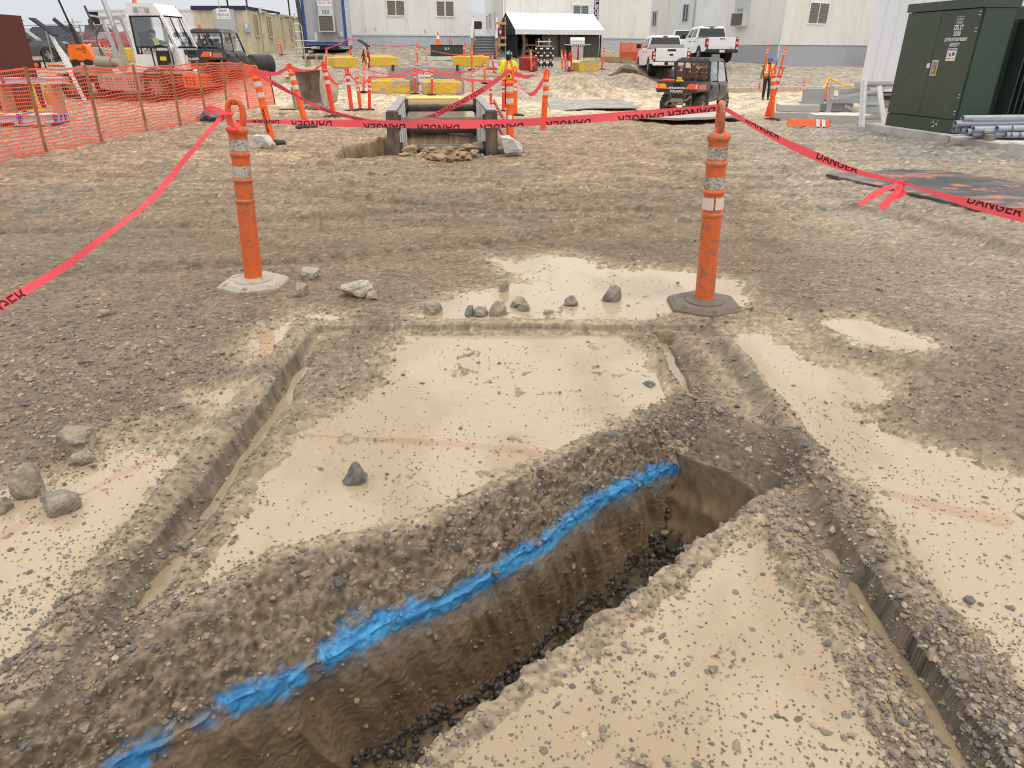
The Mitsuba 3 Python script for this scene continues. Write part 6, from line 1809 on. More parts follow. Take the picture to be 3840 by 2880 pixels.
# pads and the conduit stack
A0, B0_ = atz(3238, 492), atz(3549, 542)
d = B0_ - A0
M = mat([A0[0], A0[1], -0.06], math.degrees(math.atan2(d[1], d[0])))
W1 = float(np.hypot(d[0], d[1]))
k = thing('concrete_pad', 'pale concrete pad under the big green transformer cabinet', 'concrete pad', M)
rough_put(k, 'slab', box(0, W1 - .01, 0, 3.2, 0, 0.22, .02), 0.12, dict(c1=(0.45, 0.44, 0.42), c2=(0.36, 0.35, 0.33), f=3, seed=2, grain=0.15), bump=0.008)
M = mat(M[:3, 3] + M[:3, 0] * (W1 + .01), math.degrees(math.atan2(d[1], d[0])) + 3)
k = thing('concrete_pad', 'second concrete pad under the grey conduits, nearer the right edge', 'concrete pad', M)
rough_put(k, 'slab', box(0, 1.02, 0.02, 3.2, -.02, 0.20, .02), 0.12, dict(c1=(0.44, 0.43, 0.41), c2=(0.35, 0.34, 0.32), f=3, seed=6, grain=0.15), bump=0.008)
k = single('concrete_pad', 'corner of a concrete slab at the right edge below the conduits', 'concrete pad', box(0, 1.6, 0, .3, -.05, .22, .02), 'matte', (0.45, 0.44, 0.42), False, M=mat(atz(3815, 598) * [1, 1, 0] + [0.05, 0, 0], 8))
ENDS = [(1060, 1150, 0), (1096, 1162, .1), (1146, 1160, .02), (986, 1200, 0), (1026, 1206, .08), (1060, 1216, .1), (1130, 1224, .05), (975, 1258, .12), (1008, 1264, .1), (1038, 1268, .06), (1100, 1280, -.02), (1147, 1300, -.02), (1162, 1258, -.06), (1256, 1274, -.05), (1334, 1296, -.03), (1362, 1300, -.06), (1393, 1250, -.1), (1536, 1248, -.1), (1460, 1308, -.04), (1476, 1312, -.1), (1526, 1314, -.12), (1612, 1314, -.14)]
for i, (cx, cy, dy) in enumerate(ENDS):
    p = at(3200 + cx * .3858, cy * .3858, 11.95 + dy)
    L, r, t = 3.2, 0.047, 0.006
    row = 'top' if cy < 1170 else ('middle' if cy < 1245 else 'bottom')
    order = sorted([e for e in ENDS if (e[1] < 1170) == (cy < 1170) and (e[1] < 1245) == (cy < 1245)])
    nn = [j for j, e in enumerate(order) if e[0] == cx and e[1] == cy][0]
    lab = f'grey plastic conduit in the {row} layer of the stack, ' + ORD[nn] + ' from the left'
    m = lathe([(r - t, 0), (r, 0), (r, L), (r - t, L), (r - t, 0)], 18)
    m.apply_transform(rotz(0) @ roty(90))
    single('conduit', lab, 'pipe', m, 'paint', (0.33, 0.36, 0.42), 40, M=mat(p, 7), group='grey conduits stacked by the cabinet')
single('timber', 'grey timber bearer under the grey conduits', 'timber', box(-.05, .05, -.1, 1.3, 0, .09), 'matte', (0.22, 0.20, 0.17), False, M=mat(at(3700, 545, 11.8) * [1, 1, 0] + [0, .0, .14], -10))

# ---------------------------------------------------------------- slabs and metal steps by the white wall
g0 = gp(2905, 450)
k1 = single('concrete_slab', 'long grey concrete slab lying lowest under the metal steps', 'concrete slab', box(0, 1.35, 0, .8, 0, .18, .015), 'matte', (0.40, 0.385, 0.355), False, M=mat([g0[0] + .0, g0[1], g0[2]], -9))
k2 = single('concrete_slab', 'pale concrete slab stacked on the long one at its left end', 'concrete slab', box(0, .95, 0, .7, 0, .17, .015), 'matte', (0.45, 0.44, 0.41), False, M=mat([g0[0] + .12, g0[1] + .1, g0[2] + .182], -11))
g1 = gp(3066, 466)
k3 = single('concrete_slab', 'concrete slab with clipped corner lying in front of the metal steps', 'concrete slab', prism([(0, .25), (.85, 0), (1.3, .22), (1.3, .9), (.1, .9)], 0, .20, 'z'), 'matte', (0.45, 0.44, 0.42), False, M=mat([g1[0], g1[1], g1[2] - .02], 0))
k = single('concrete_block', 'small grey concrete block under the metal step risers', 'concrete block', box(0, .85, 0, .4, 0, .20, .02), 'matte', (0.33, 0.33, 0.31), False, M=mat([g0[0] + 1.1, g0[1] + .15, g0[2] + .18], -2))
M = mat([g0[0] + .62, g0[1] + .12, g0[2] + .36], -3)
k = thing('metal_steps', 'jumble of grey aluminium stair sections piled on the concrete slabs', 'metal steps', M)
AL = (0.58, 0.60, 0.60)
for i, (x, z, w, h) in enumerate(((0.0, 0, .55, .36), (.75, .02, .85, .17), (.9, .19, .75, .17), (1.45, .02, .55, .30), (1.5, -.18, .50, .19), (1.30, -.36, .60, .17), (1.85, -.36, .20, .20), (.62, -.2, .40, .2), (1.2, .36, .9, .16))):
    put(k, 'riser', [box(x, x + w, -.05 + .05 * (i % 4), -.035 + .05 * (i % 4), z, z + h), box(x, x + w, -.05 + .05 * (i % 4), .25, z + h - .02, z + h), box(x, x + w, -.065 + .05 * (i % 4), -.05 + .05 * (i % 4), z + h * .48, z + h * .52)], 'metal', AL, False)
put(k, 'newel', box(.60, .72, -.14, -.06, -.55, .42), 'metal', (0.66, 0.66, 0.68), False)
put(k, 'rail', bar((.66, -.16, .12), (2.15, -.18, .42), .03, .06), 'metal', (0.70, 0.71, 0.73), False)
put(k, 'rail', bar((.72, -.12, -.38), (1.35, -.1, -.16), .03, .07), 'metal', (0.62, 0.63, 0.64), False)
put(k, 'rail', bar((1.05, -.12, -.02), (1.62, -.14, -.28), .03, .06), 'metal', (0.66, 0.67, 0.68), False)
g2 = gp(3240, 478)
M = mat([g2[0] - .05, g2[1] + .1, g2[2]], -5)
k = thing('ladder_frame', 'white ladder shaped aluminium frame leaning between slabs and green cabinet', 'metal frame', M)
put(k, 'upright', [bar((-.06, .12, .95), (0, -.12, -.02), .11, .05, up=(0, 1, 0)), bar((-.06, .06, .95), (0, -.2, -.02), .03, .05, up=(0, 1, 0))], 'paint', (0.74, 0.75, 0.77), False)
for i, x in enumerate((.32, .70)):
    put(k, 'upright', bar((x, .25, .80), (x + .16, -.05, .06), .09, .05, up=(0, 1, 0)), 'paint', (0.74, 0.75, 0.77), False)
for z in (.15, .40, .62, .80):
    put(k, 'crosspiece', bar((-.02, .15 + .1 * z, z), (1.0, .18 + .1 * z, z + .02), .03, .045), 'metal', (0.68, 0.69, 0.71), False)
g3 = gp(3030, 478)
M = mat([g3[0], g3[1], g3[2] + .03], -14)
k = thing('rolled_sign', 'rolled orange work sign with white stripes lying on the gravel by the slabs', 'rolled sign', M)
put(k, 'fabric', trimesh.convex.convex_hull(np.array([(-.42, -.10, 0), (.42, -.08, 0), (-.46, .06, .02), (.44, .10, .0), (-.40, -.04, .13), (.42, -.02, .12), (.40, .06, .11), (-.42, .05, .12)])), 'matte', (0.84, 0.15, 0.045), False)
for x in (.15, .26):
    put(k, 'white_stripe', trimesh.convex.convex_hull(np.array([(x, -.107, .0), (x + .07, -.107, 0), (x - .02, -.045, .135), (x + .05, -.045, .135), (x, .05, .13), (x + .05, .05, .13)])), 'matte', (0.72, 0.72, 0.70), False)
single('metal_strip', 'galvanised perforated strip lying on the ground before the slabs', 'metal strip', bar((0, 0, .05), (1.5, -.35, .05), .12, .03), 'metal', (0.62, 0.66, 0.72), False, M=mat(gp(2880, 448)))
single('battery_box', 'small black and white boxes beside the rolled orange sign', 'box', [box(0, .16, 0, .12, 0, .07), box(.14, .32, .08, .22, .02, .09)], 'matte', (0.16, 0.16, 0.16), False, M=mat(gp(3066, 470)))

# ---------------------------------------------------------------- canopy tent
M, W = frame2(1936, 45.0, 2247, 46.6, 222)
k = thing('canopy_tent', 'dark walled canopy tent with a white metal roof in front of the middle trailer', 'tent', M)
he = upto(M, 113, W / 2)
hr = he + 0.95
D = 3.2
NS = 9
for s in range(NS):
    u0, u1 = s / NS, (s + 1) / NS
    y0, y1 = -.25 + (D / 2 + .25) * u0, -.25 + (D / 2 + .25) * u1
    z0, z1 = he + (hr - he) * u0, he + (hr - he) * u1
    put(k, 'roof_panel', [trimesh.convex.convex_hull(np.array([(x, y, z) for x in (-.15, W + .15) for y, z in ((y0, z0 + .01 - .02), (y1, z1 - .02), (y0, z0 + .01), (y1, z1))]))], 'paint', (0.72, 0.73, 0.75), False)
put(k, 'roof_back', trimesh.convex.convex_hull(np.array([(x, y, z) for x in (-.15, W + .15) for y, z in ((D / 2, hr), (D + .25, he), (D / 2, hr - .03), (D + .25, he - .03))])), 'paint', (0.68, 0.7, 0.72), False)
put(k, 'valance', box(-.15, W + .15, -.28, -.25, he - .24, he + .02), 'paint', (0.64, 0.65, 0.66), False)
put(k, 'gable', prism([(-.25, he - .25), (-.25, he), (D / 2, hr), (D + .2, he), (D + .2, he - .25)], -.17, -.15, 'x'), 'matte', (0.03, 0.035, 0.04), False)
put(k, 'left_wall', box(-.02, .02, 0, D, 0, he - .2), 'matte', (0.02, 0.021, 0.022), False)
put(k, 'back_wall', box(0.02, W, D - .02, D, 0, he), 'matte', (0.014, 0.014, 0.015), False)
TARP = (0.070, 0.074, 0.060)


def drape(x0, x1, z0, z1, y, amp, seed):
    nx, nz = 40, 24
    X, Z = np.meshgrid(np.linspace(x0, x1, nx), np.linspace(z0, z1, nz))
    Y = y + amp * (meshkit.fbm(np.stack([X * 2.2, Z * 0.7, 0 * X + seed], -1), 3, seed) - .5)
    i = np.arange(nx * nz).reshape(nz, nx)
    q = np.stack([i[:-1, :-1], i[:-1, 1:], i[1:, 1:], i[1:, :-1]], -1).reshape(-1, 4)
    return trimesh.Trimesh(np.stack([X, Y, Z], -1).reshape(-1, 3), np.vstack([q[:, [0, 1, 2]], q[:, [0, 2, 3]]]), process=False)


put(k, 'tarp_wall', drape(W * .295, W * .50, 0.05, he - .1, -.05, .22, 3), 'matte', TARP, True)
put(k, 'tarp_wall', drape(W * .505, W * .60, 0.05, he - .1, -.02, .12, 5), 'matte', TARP, True)
put(k, 'tarp_wall', drape(W * .605, W * .75, 0.05, he - .1, -.05, .12, 6), 'matte', TARP, True)
put(k, 'tarp_wall', drape(W * .755, W * .985, 0.05, he - .1, -.05, .14, 7), 'matte', TARP, True)
put(k, 'gathered_tarp', tube([(W * .065, -.1, he - .1), (W * .085, -.1, he * .6), (W * .08, -.12, he * .3), (W * .07, -.12, 0.05)], [.12, .09, .10, .18], 10), 'matte', (0.10, 0.105, 0.095), True)
for x in (0, W * .5, W * .753, W):
    put(k, 'pole', box(x - .035, x + .035, -.10, -.03, 0, he), 'matte', (0.018, 0.018, 0.02), False)
put(k, 'base_timber', box(W * .2, W * .62, -.25, -.12, .0, .12), 'matte', (0.32, 0.31, 0.29), False)
single('picnic_table', 'wooden picnic table in the dark open end of the canopy tent', 'table', [box(.6, 1.6, .3, 1.1, .72, .78), bar((.8, .7, 0), (1.3, .7, .72), .1, .06), bar((1.4, .7, 0), (.9, .7, .72), .1, .06), box(.5, 1.7, -.05, .2, .42, .46)], 'matte', (0.33, 0.24, 0.14), False, M=M)

# barbecue
p = ground_at(2165, 229)
M = mat(p + [0, .3, 0], 3)
k = thing('barbecue', 'stainless steel gas barbecue with side shelves in front of the canopy tent', 'barbecue', M)
put(k, 'cabinet', box(-.36, .36, 0, .45, .05, .78, .01), 'metal', (0.62, 0.62, 0.62), False)
put(k, 'black_side', box(-.62, -.37, .02, .4, .1, .80), 'matte', (0.015, 0.015, 0.016), False)
put(k, 'control_panel', box(-.42, .42, -.06, .42, .79, .92, .01), 'metal', (0.70, 0.70, 0.70), False)
put(k, 'lid', trimesh.convex.convex_hull(np.array([(x, y, z) for x in (-.42, .42) for y, z in ((-.02, .93), (.42, .93), (.02, 1.15), (.12, 1.25), (.32, 1.25), (.42, 1.1))])), 'metal', (0.68, 0.68, 0.68), False)
put(k, 'handle', tube([(-.34, -.06, 1.08), (.34, -.06, 1.08)], .02, 8), 'metal', (0.6, 0.6, 0.6), 40)
for s in (-1, 1):
    put(k, 'side_shelf', box(min(s * .43, s * .78), max(s * .43, s * .78), 0, .4, .85, .90), 'metal', (0.66, 0.66, 0.67), False)
put(k, 'knob', [tube([(x, -.10, .855), (x, -.06, .855)], .03, 10) for x in (-.3, -.18, -.06, .06, .18, .3)], 'matte', (0.05, 0.05, 0.05), 40)


# ---------------------------------------------------------------- wooden steps
M, W = frame2(1777, 44.6, 1858, 44.6, 219)
k = thing('wooden_steps', 'grey wooden steps with sloping handrails between the two white trailers', 'steps', M)
Ht = upto(M, 135, W / 2, 2.0)
for i in range(8):
    z = Ht * (i + 1) / 8
    t = put(k, 'tread', box(0, W, i * .26, i * .26 + .30, z - .05, z), 'matte', (0.26, 0.285, 0.31), False)
    put(k, 'riser', box(0.02, W - .02, i * .26 + .02, i * .26 + .045, z - Ht / 8 + .003, z - .053), 'matte', (0.12, 0.13, 0.14), False)
for x in (-.12, W + .04):
    put(k, 'stringer', trimesh.convex.convex_hull(np.array([(a, y, z) for a in (x, x + .06) for y, z in ((0, 0), (.1, .3), (2.2, Ht), (2.2, Ht - .4))])), 'matte', (0.33, 0.16, 0.07), False)
    put(k, 'handrail', bar((x + .03, -.1, 1.05), (x + .03, 2.3, Ht + 1.05), .14, .05), 'matte', (0.42, 0.44, 0.46), False)
    for y, z0 in ((0, 0), (2.2, 0)):
        put(k, 'post', box(x - .02, x + .08, y - .05, y + .05, z0, 1.05 + (Ht if y else 0)), 'matte', (0.40, 0.20, 0.09), False)
put(k, 'landing', box(-.1, W + .1, 2.1, 3.4, Ht - .06, Ht), 'matte', (0.26, 0.285, 0.31), False)


def extinguisher(p, label, h=.55, bracket=False):
    M = mat(p)
    k = thing('fire_extinguisher', label, 'fire extinguisher', M, None)
    put(k, 'cylinder', lathe([(0, 0), (.085, .0), (.09, .03), (.09, h * .72), (.06, h * .82), (.03, h * .86), (.03, h * .9), (0, h * .9)], 16), 'paint', (0.42, 0.015, 0.02), 40)
    put(k, 'valve', [box(-.02, .05, -.02, .02, h * .9, h), bar((-.03, 0, h), (.1, 0, h + .04), .03, .02)], 'matte', (0.03, 0.03, 0.03), False)
    put(k, 'hose', tube(spline([(.04, -.03, h * .95), (.12, -.04, h * .75), (.10, -.05, h * .3)], 10), .014, 6), 'matte', (0.03, 0.03, 0.03), True)
    put(k, 'label_plate', box(-.05, .05, -.094, -.088, h * .25, h * .5), 'matte', (0.7, 0.7, 0.7), False)
    return k


q = at(1878, 150, 45.2)
M = mat(q)
k = thing('wooden_stand', 'bare wooden stand beside the steps that holds a fire extinguisher', 'stand', M)
for x in (-.32, .24):
    put(k, 'post', box(x, x + .05, .1, .16, -1.2, 1.2 if x > 0 else .95), 'matte', (0.50, 0.30, 0.15), False)
for z in (-.32, .05, .80):
    put(k, 'crosspiece', box(-.36, .32, .05, .1, z, z + .14), 'matte', (0.52, 0.32, 0.16), False)
extinguisher(q + [-.02, -.08, .18], 'red fire extinguisher on the wooden stand beside the steps', .62)
extinguisher(ground_at(1383, 258) + [0, -.1, .02], 'dark red fire extinguisher standing by the pedestrian sign', .95)
extinguisher(ground_at(2133, 271) + [0, -.1, .0], 'dark red fire extinguisher standing in the bunch of orange posts', 1.05)
k = single('red_post', 'slim dark red marker post standing in front of the barbecue', 'post', lathe([(0, 0), (.06, 0), (.05, .7), (.03, .75), (.03, .95), (0, 1.05)], 12), 'paint', (0.32, 0.02, 0.035), 40, M=mat(ground_at(2166, 234) + [0, -.1, 0], scale=.95))

# stack of black and silver couplings
p = ground_at(2040, 258)
M = mat(p)
k = thing('pipe_fittings', 'stack of black pipe couplings with shiny bolts beside the red block', 'pipe fittings', M)
for r in range(3):
    for c_ in range(3):
        x, z = -.32 + .32 * c_, .17 + r * .33
        cp = put(k, 'coupling', tube([(x, -.15, z), (x, .15, z)], .15, 16), 'paint', (0.02, 0.02, 0.022), 40)
        for dx, dz in ((-.12, .09), (.12, .09), (.0, -.1)):
            put(cp, 'bolt', trimesh.creation.icosphere(1, .05).apply_translation((x + dx, -.17, z + dz)), 'metal', (0.8, 0.8, 0.8), True, cache=None)
put(k, 'spindle', [tube([(-.35, 0, 1.25), (.35, 0, 1.25)], .035, 8), tube([(-.3, 0, 1.05), (-.3, 0, 1.4)], .03, 8), tube([(.25, 0, 1.05), (.25, 0, 1.4)], .03, 8), box(-.4, .4, -.1, .1, 1.02, 1.07)], 'metal', (0.5, 0.47, 0.42), 40)

# ---------------------------------------------------------------- low green cabinet with cone, slab
p = gp(1617, 213)
M, W = frame2(1616, p[1], 1737, p[1] + .2, 212)
k = thing('green_cabinet', 'low dark green utility cabinet with a traffic cone on top', 'utility cabinet', M)
h = upto(M, 168, W / 2)
put(k, 'body', box(0, W, 0, .9, 0, h * .93, .02), 'paint', (0.028, 0.050, 0.036), False)
put(k, 'lid', box(-.04, W + .04, -.05, .95, h * .93 + .002, h, .02), 'paint', (0.034, 0.058, 0.042), False)
put(k, 'lower_panel', box(.05, W - .05, -.012, -.002, .03, h * .30), 'paint', (0.024, 0.042, 0.031), False)
text_on(k, '119', .11, (W * .5, -.008, h * .68), (1, 0, 0), (0, 0, 1), color=(0.7, 0.7, 0.7))
C = M @ mat((W * .24, .35, h))
k = thing('traffic_cone', 'orange traffic cone with white collar standing on the low green cabinet', 'traffic cone', C)
put(k, 'cone', lathe([(0, .03), (.14, .03), (.03, .68), (.0, .70)], 20), 'paint', ORANGE, 40)
put(k, 'collar', lathe([(.096, .30), (.101, .30), (.067, .50), (.062, .50)], 20), 'paint', (0.75, 0.75, 0.75), 40)
put(k, 'base', box(-.19, .19, -.19, .19, 0, .03), 'matte', ORANGE, False)
single('marker_stub', 'small orange ring handled marker on the low green cabinet', 'marker', [tube([(-.05, 0, 0), (-.06, 0, .2), (-.03, 0, .32), (.03, 0, .32), (.06, 0, .2), (.05, 0, 0)], .03, 8)], 'paint', ORANGE, True, M=M @ mat((W * .62, .3, h)))
p = gp(1580, 228)
M, W = frame2(1580, p[1], 1697, p[1] + .3, 227)
single('concrete_slab', 'long pale concrete plank lying in front of the low green cabinet', 'concrete slab', box(0, W, 0, .5, 0, upto(M, 212), .02), 'matte', (0.55, 0.56, 0.54), False, M=M)
for (px, py), (tx, ty), lab in (((1603, 248), (1595, 178), 'thin wooden survey stake before the low green cabinet'), ((1399, 295), (1400, 268), 'short wooden stake right of the pedestrian sign')):
    b = ground_at(px, py)
    single('survey_stake', lab, 'stake', bar(b - [0, 0, .05], at(tx, ty, b[1]), .05, .03, up=(0, 1, 0)), 'matte', (0.52, 0.36, 0.20), False)

# pedestrian sign with a solar panel
b = ground_at(1373, 300)
M = mat(b)
hs = upto(M, 165)
k = thing('pedestrian_sign', 'orange diamond pedestrian work sign seen at an angle with a solar panel on top', 'sign', M @ rotz(-58))
s = hs * .17
put(k, 'panel', prism([(0, hs * .36), (s * 1.55, hs * .36 + s * 1.55), (0, hs * .36 + s * 3.1), (-s * 1.55, hs * .36 + s * 1.55)], -.02, .0), 'paint', (0.80, 0.36, 0.04), False)
zc = hs * .36 + s * 1.55
put(k, 'walker_symbol', [trimesh.creation.icosphere(1, .09).apply_scale([1, .1, 1]).apply_translation((0, -.025, zc + s * .95)), prism([(-.12, zc + s * .7), (.12, zc + s * .7), (.08, zc), (-.08, zc)], -.03, -.021), prism([(-.08, zc), (.02, zc), (-.12, zc - s * .9), (-.24, zc - s * .9)], -.03, -.021), prism([(-.02, zc), (.08, zc), (.26, zc - s * .9), (.14, zc - s * .9)], -.03, -.021), prism([(.1, zc + s * .65), (.30, zc + s * .1), (.24, zc + s * .05), (.06, zc + s * .5)], -.03, -.021), prism([(-.1, zc + s * .65), (-.30, zc + s * .1), (-.24, zc + s * .05), (-.06, zc + s * .5)], -.03, -.021)], 'matte', (0.03, 0.03, 0.03), False)
put(k, 'post', [bar((.0, .05, 0), (0, .05, hs * .97), .08, .08, up=(0, 1, 0))], 'paint', (0.68, 0.68, 0.68), False)
put(k, 'back_frame', box(-.2, .2, .02, .045, hs * .25, hs * .88), 'paint', (0.62, 0.63, 0.65), False)
put(k, 'solar_panel', bar((-.55, .05, hs * 1.12), (.45, .05, hs * .93), .16, .04), 'matte', (0.025, 0.02, 0.03), False)

# odds and ends on the far gravel
single('pallet_offcuts', 'small stack of light wooden boards behind the leaning orange post', 'boards', [box(0, .7, 0, .4, 0, .12), box(.05, .6, .1, .5, .12, .2), bar((.1, 0, .2), (.65, .3, .42), .3, .03)], 'matte', (0.58, 0.42, 0.24), False, M=mat(ground_at(1062, 312)))
single('pallet_offcuts', 'two pale boards on the dirt heap left of the worker in yellow', 'boards', [box(0, 1.1, 0, .2, 0, .1), box(.1, .9, .2, .4, .05, .14)], 'matte', (0.50, 0.38, 0.24), False, M=mat(ground_at(1790, 290), 12))
single('ground_cloth', 'scrap of pale green netting on the gravel between the red posts', 'netting', rock_mesh(np.random.default_rng(9), .38, .25, .05, 2, .4), 'matte', (0.20, 0.42, 0.30), 25, M=mat(ground_at(1262, 332)))
single('soil_heap', 'dark brown heap of soil behind the utility vehicle', 'soil heap', rock_mesh(np.random.default_rng(12), 1.1, .8, .62, 4, .4), 'earth', (0.13, 0.10, 0.075), 25, M=mat(ground_at(2330, 297) - [0, 0, .18]))
single('timber', 'reddish brown timber beam lying at the right foot of the canopy tent', 'timber', box(0, 1.9, 0, .2, 0, .25), 'matte', (0.36, 0.22, 0.10), False, M=mat(ground_at(2252, 231)))

# light pole and far poles
b = ground_at(1148, 205)
single('light_pole', 'thick dark pole rising out of the picture between cream container and blue trimmed trailer', 'pole', tube([b - [0, 0, .1], at(1115, 0, b[1] - .3)], [.13, .115], 14), 'matte', (0.085, 0.075, 0.07), 40)
for px, y, lab, col in ((863, 62, 'thin dark pole behind the cream container, left', (0.02, 0.025, 0.05)), (934, 62, 'thin red brown pole behind the cream container', (0.12, 0.05, 0.045)), (1089, 70, 'thin dark pole above the middle cream container', (0.04, 0.04, 0.04))):
    q = at(px + 3, 95, y)
    single('thin_pole', lab, 'pole', tube([[q[0], q[1], 1.3], [q[0], q[1], q[2] + 6.5]], .07, 8), 'matte', col, 40)
for px, pyt, y, lab in ((53, 64, 230, 'faint far utility pole at the far left skyline'), (270, 70, 230, 'faint far utility pole on the skyline left of the white trailer')):
    q = at(px, pyt, y)
    single('utility_pole', lab, 'utility pole', [tube([[q[0], q[1], 0], q], .16, 6), bar(q + [-2.6, 0, -.9], q + [2.6, 0, -.9], .2, .25), bar(q + [-1.6, 0, -2.3], q + [1.6, 0, -2.3], .2, .25)], 'matte', (0.35, 0.34, 0.35), False)
# handrail frame by the containers
b = ground_at(1113, 215)
k = thing('pipe_railing', 'grey tubular railing standing beside the cream containers', 'railing', mat(b))
h = upto(mat(b), 88)
put(k, 'rail', [tube([(0, 0, 0), (0, 0, h - .15), (.1, 0, h), (.35, 0, h), (.45, 0, h - .15), (.45, 0, 0)], .03, 8)] + [tube([(0, 0, z), (.45 + .7 * (z < .9), 0, z)], .025, 8) for z in (h * .3, h * .5, h * .75)], 'metal', (0.62, 0.64, 0.66), 40)
# ---------------------------------------------------------------- vehicles (local x forward, y left, z up)
TYRE, DARKP, GLASS = (0.028, 0.027, 0.026), (0.022, 0.023, 0.025), (0.022, 0.027, 0.03)


def heading(deg):
    """Yaw of a vehicle whose nose points deg clockwise from straight away."""
    return 90 - deg


def wheel(k, x, y, R, w, rim=(0.42, 0.42, 0.42), spokes=6, tyre=TYRE, lugs=0, name='wheel'):
    s = 1 if y > 0 else -1
    prof = [(R * .60, -w / 2), (R * .90, -w / 2), (R * .97, -w * .40), (R, -w * .25), (R, w * .25), (R * .97, w * .40), (R * .90, w / 2), (R * .60, w / 2)]
    m = lathe(prof, 28)
    m.apply_transform(rotx(90))
    m.apply_translation((x, y, R))
    ms = [m]
    if lugs:
        for i in range(lugs):
            a = 2 * math.pi * i / lugs
            for q in (-1, 1):
                b = trimesh.creation.box((R * .13, w * .42, R * .10))
                b.apply_transform(roty(-math.degrees(a)))
                b.apply_translation((x + R * .99 * math.cos(a), y + q * w * .24, R + R * .99 * math.sin(a)))
                ms.append(b)
    wk = put(k, name, ms, 'matte', tyre, 40)
    o = y + s * w * .5
    rm = [tube([(x, o - s * w * .30, R), (x, o - s * .035, R)], R * .60, 24)]
    for i in range(spokes):
        a = 2 * math.pi * (i + .5) / spokes
        rm.append(bar((x + .12 * R * math.cos(a), o - s * .022, R + .12 * R * math.sin(a)), (x + .58 * R * math.cos(a), o - s * .012, R + .58 * R * math.sin(a)), R * .16, .03, up=(0, 1, 0)))
    rm.append(tube([(x, o - s * .05, R), (x, o - s * .005, R)], R * .17, 12))
    put(wk, 'rim', rm[:1], 'metal', tuple(0.35 * np.array(rim)), 40)
    put(wk, 'spokes', rm[1:], 'metal', rim, 30)
    return wk


def hull_pts(pts):
    return trimesh.convex.convex_hull(np.array(pts, float))


def sym(pts):
    return [(x, s * y, z) for x, y, z in pts for s in (-1, 1)]


def quad(a, b, c, d, t=0.006):
    """A thin slab on a face given by four corners (counter-clockwise from outside)."""
    a, b, c, d = (np.array(q, float) for q in (a, b, c, d))
    n = np.cross(b - a, d - a)
    n /= np.linalg.norm(n)
    return trimesh.convex.convex_hull(np.array([a, b, c, d, a + n * t, b + n * t, c + n * t, d + n * t]))


def inset(p, f):
    p = np.array(p, float)
    c = p.mean(0)
    return c + (p - c) * f


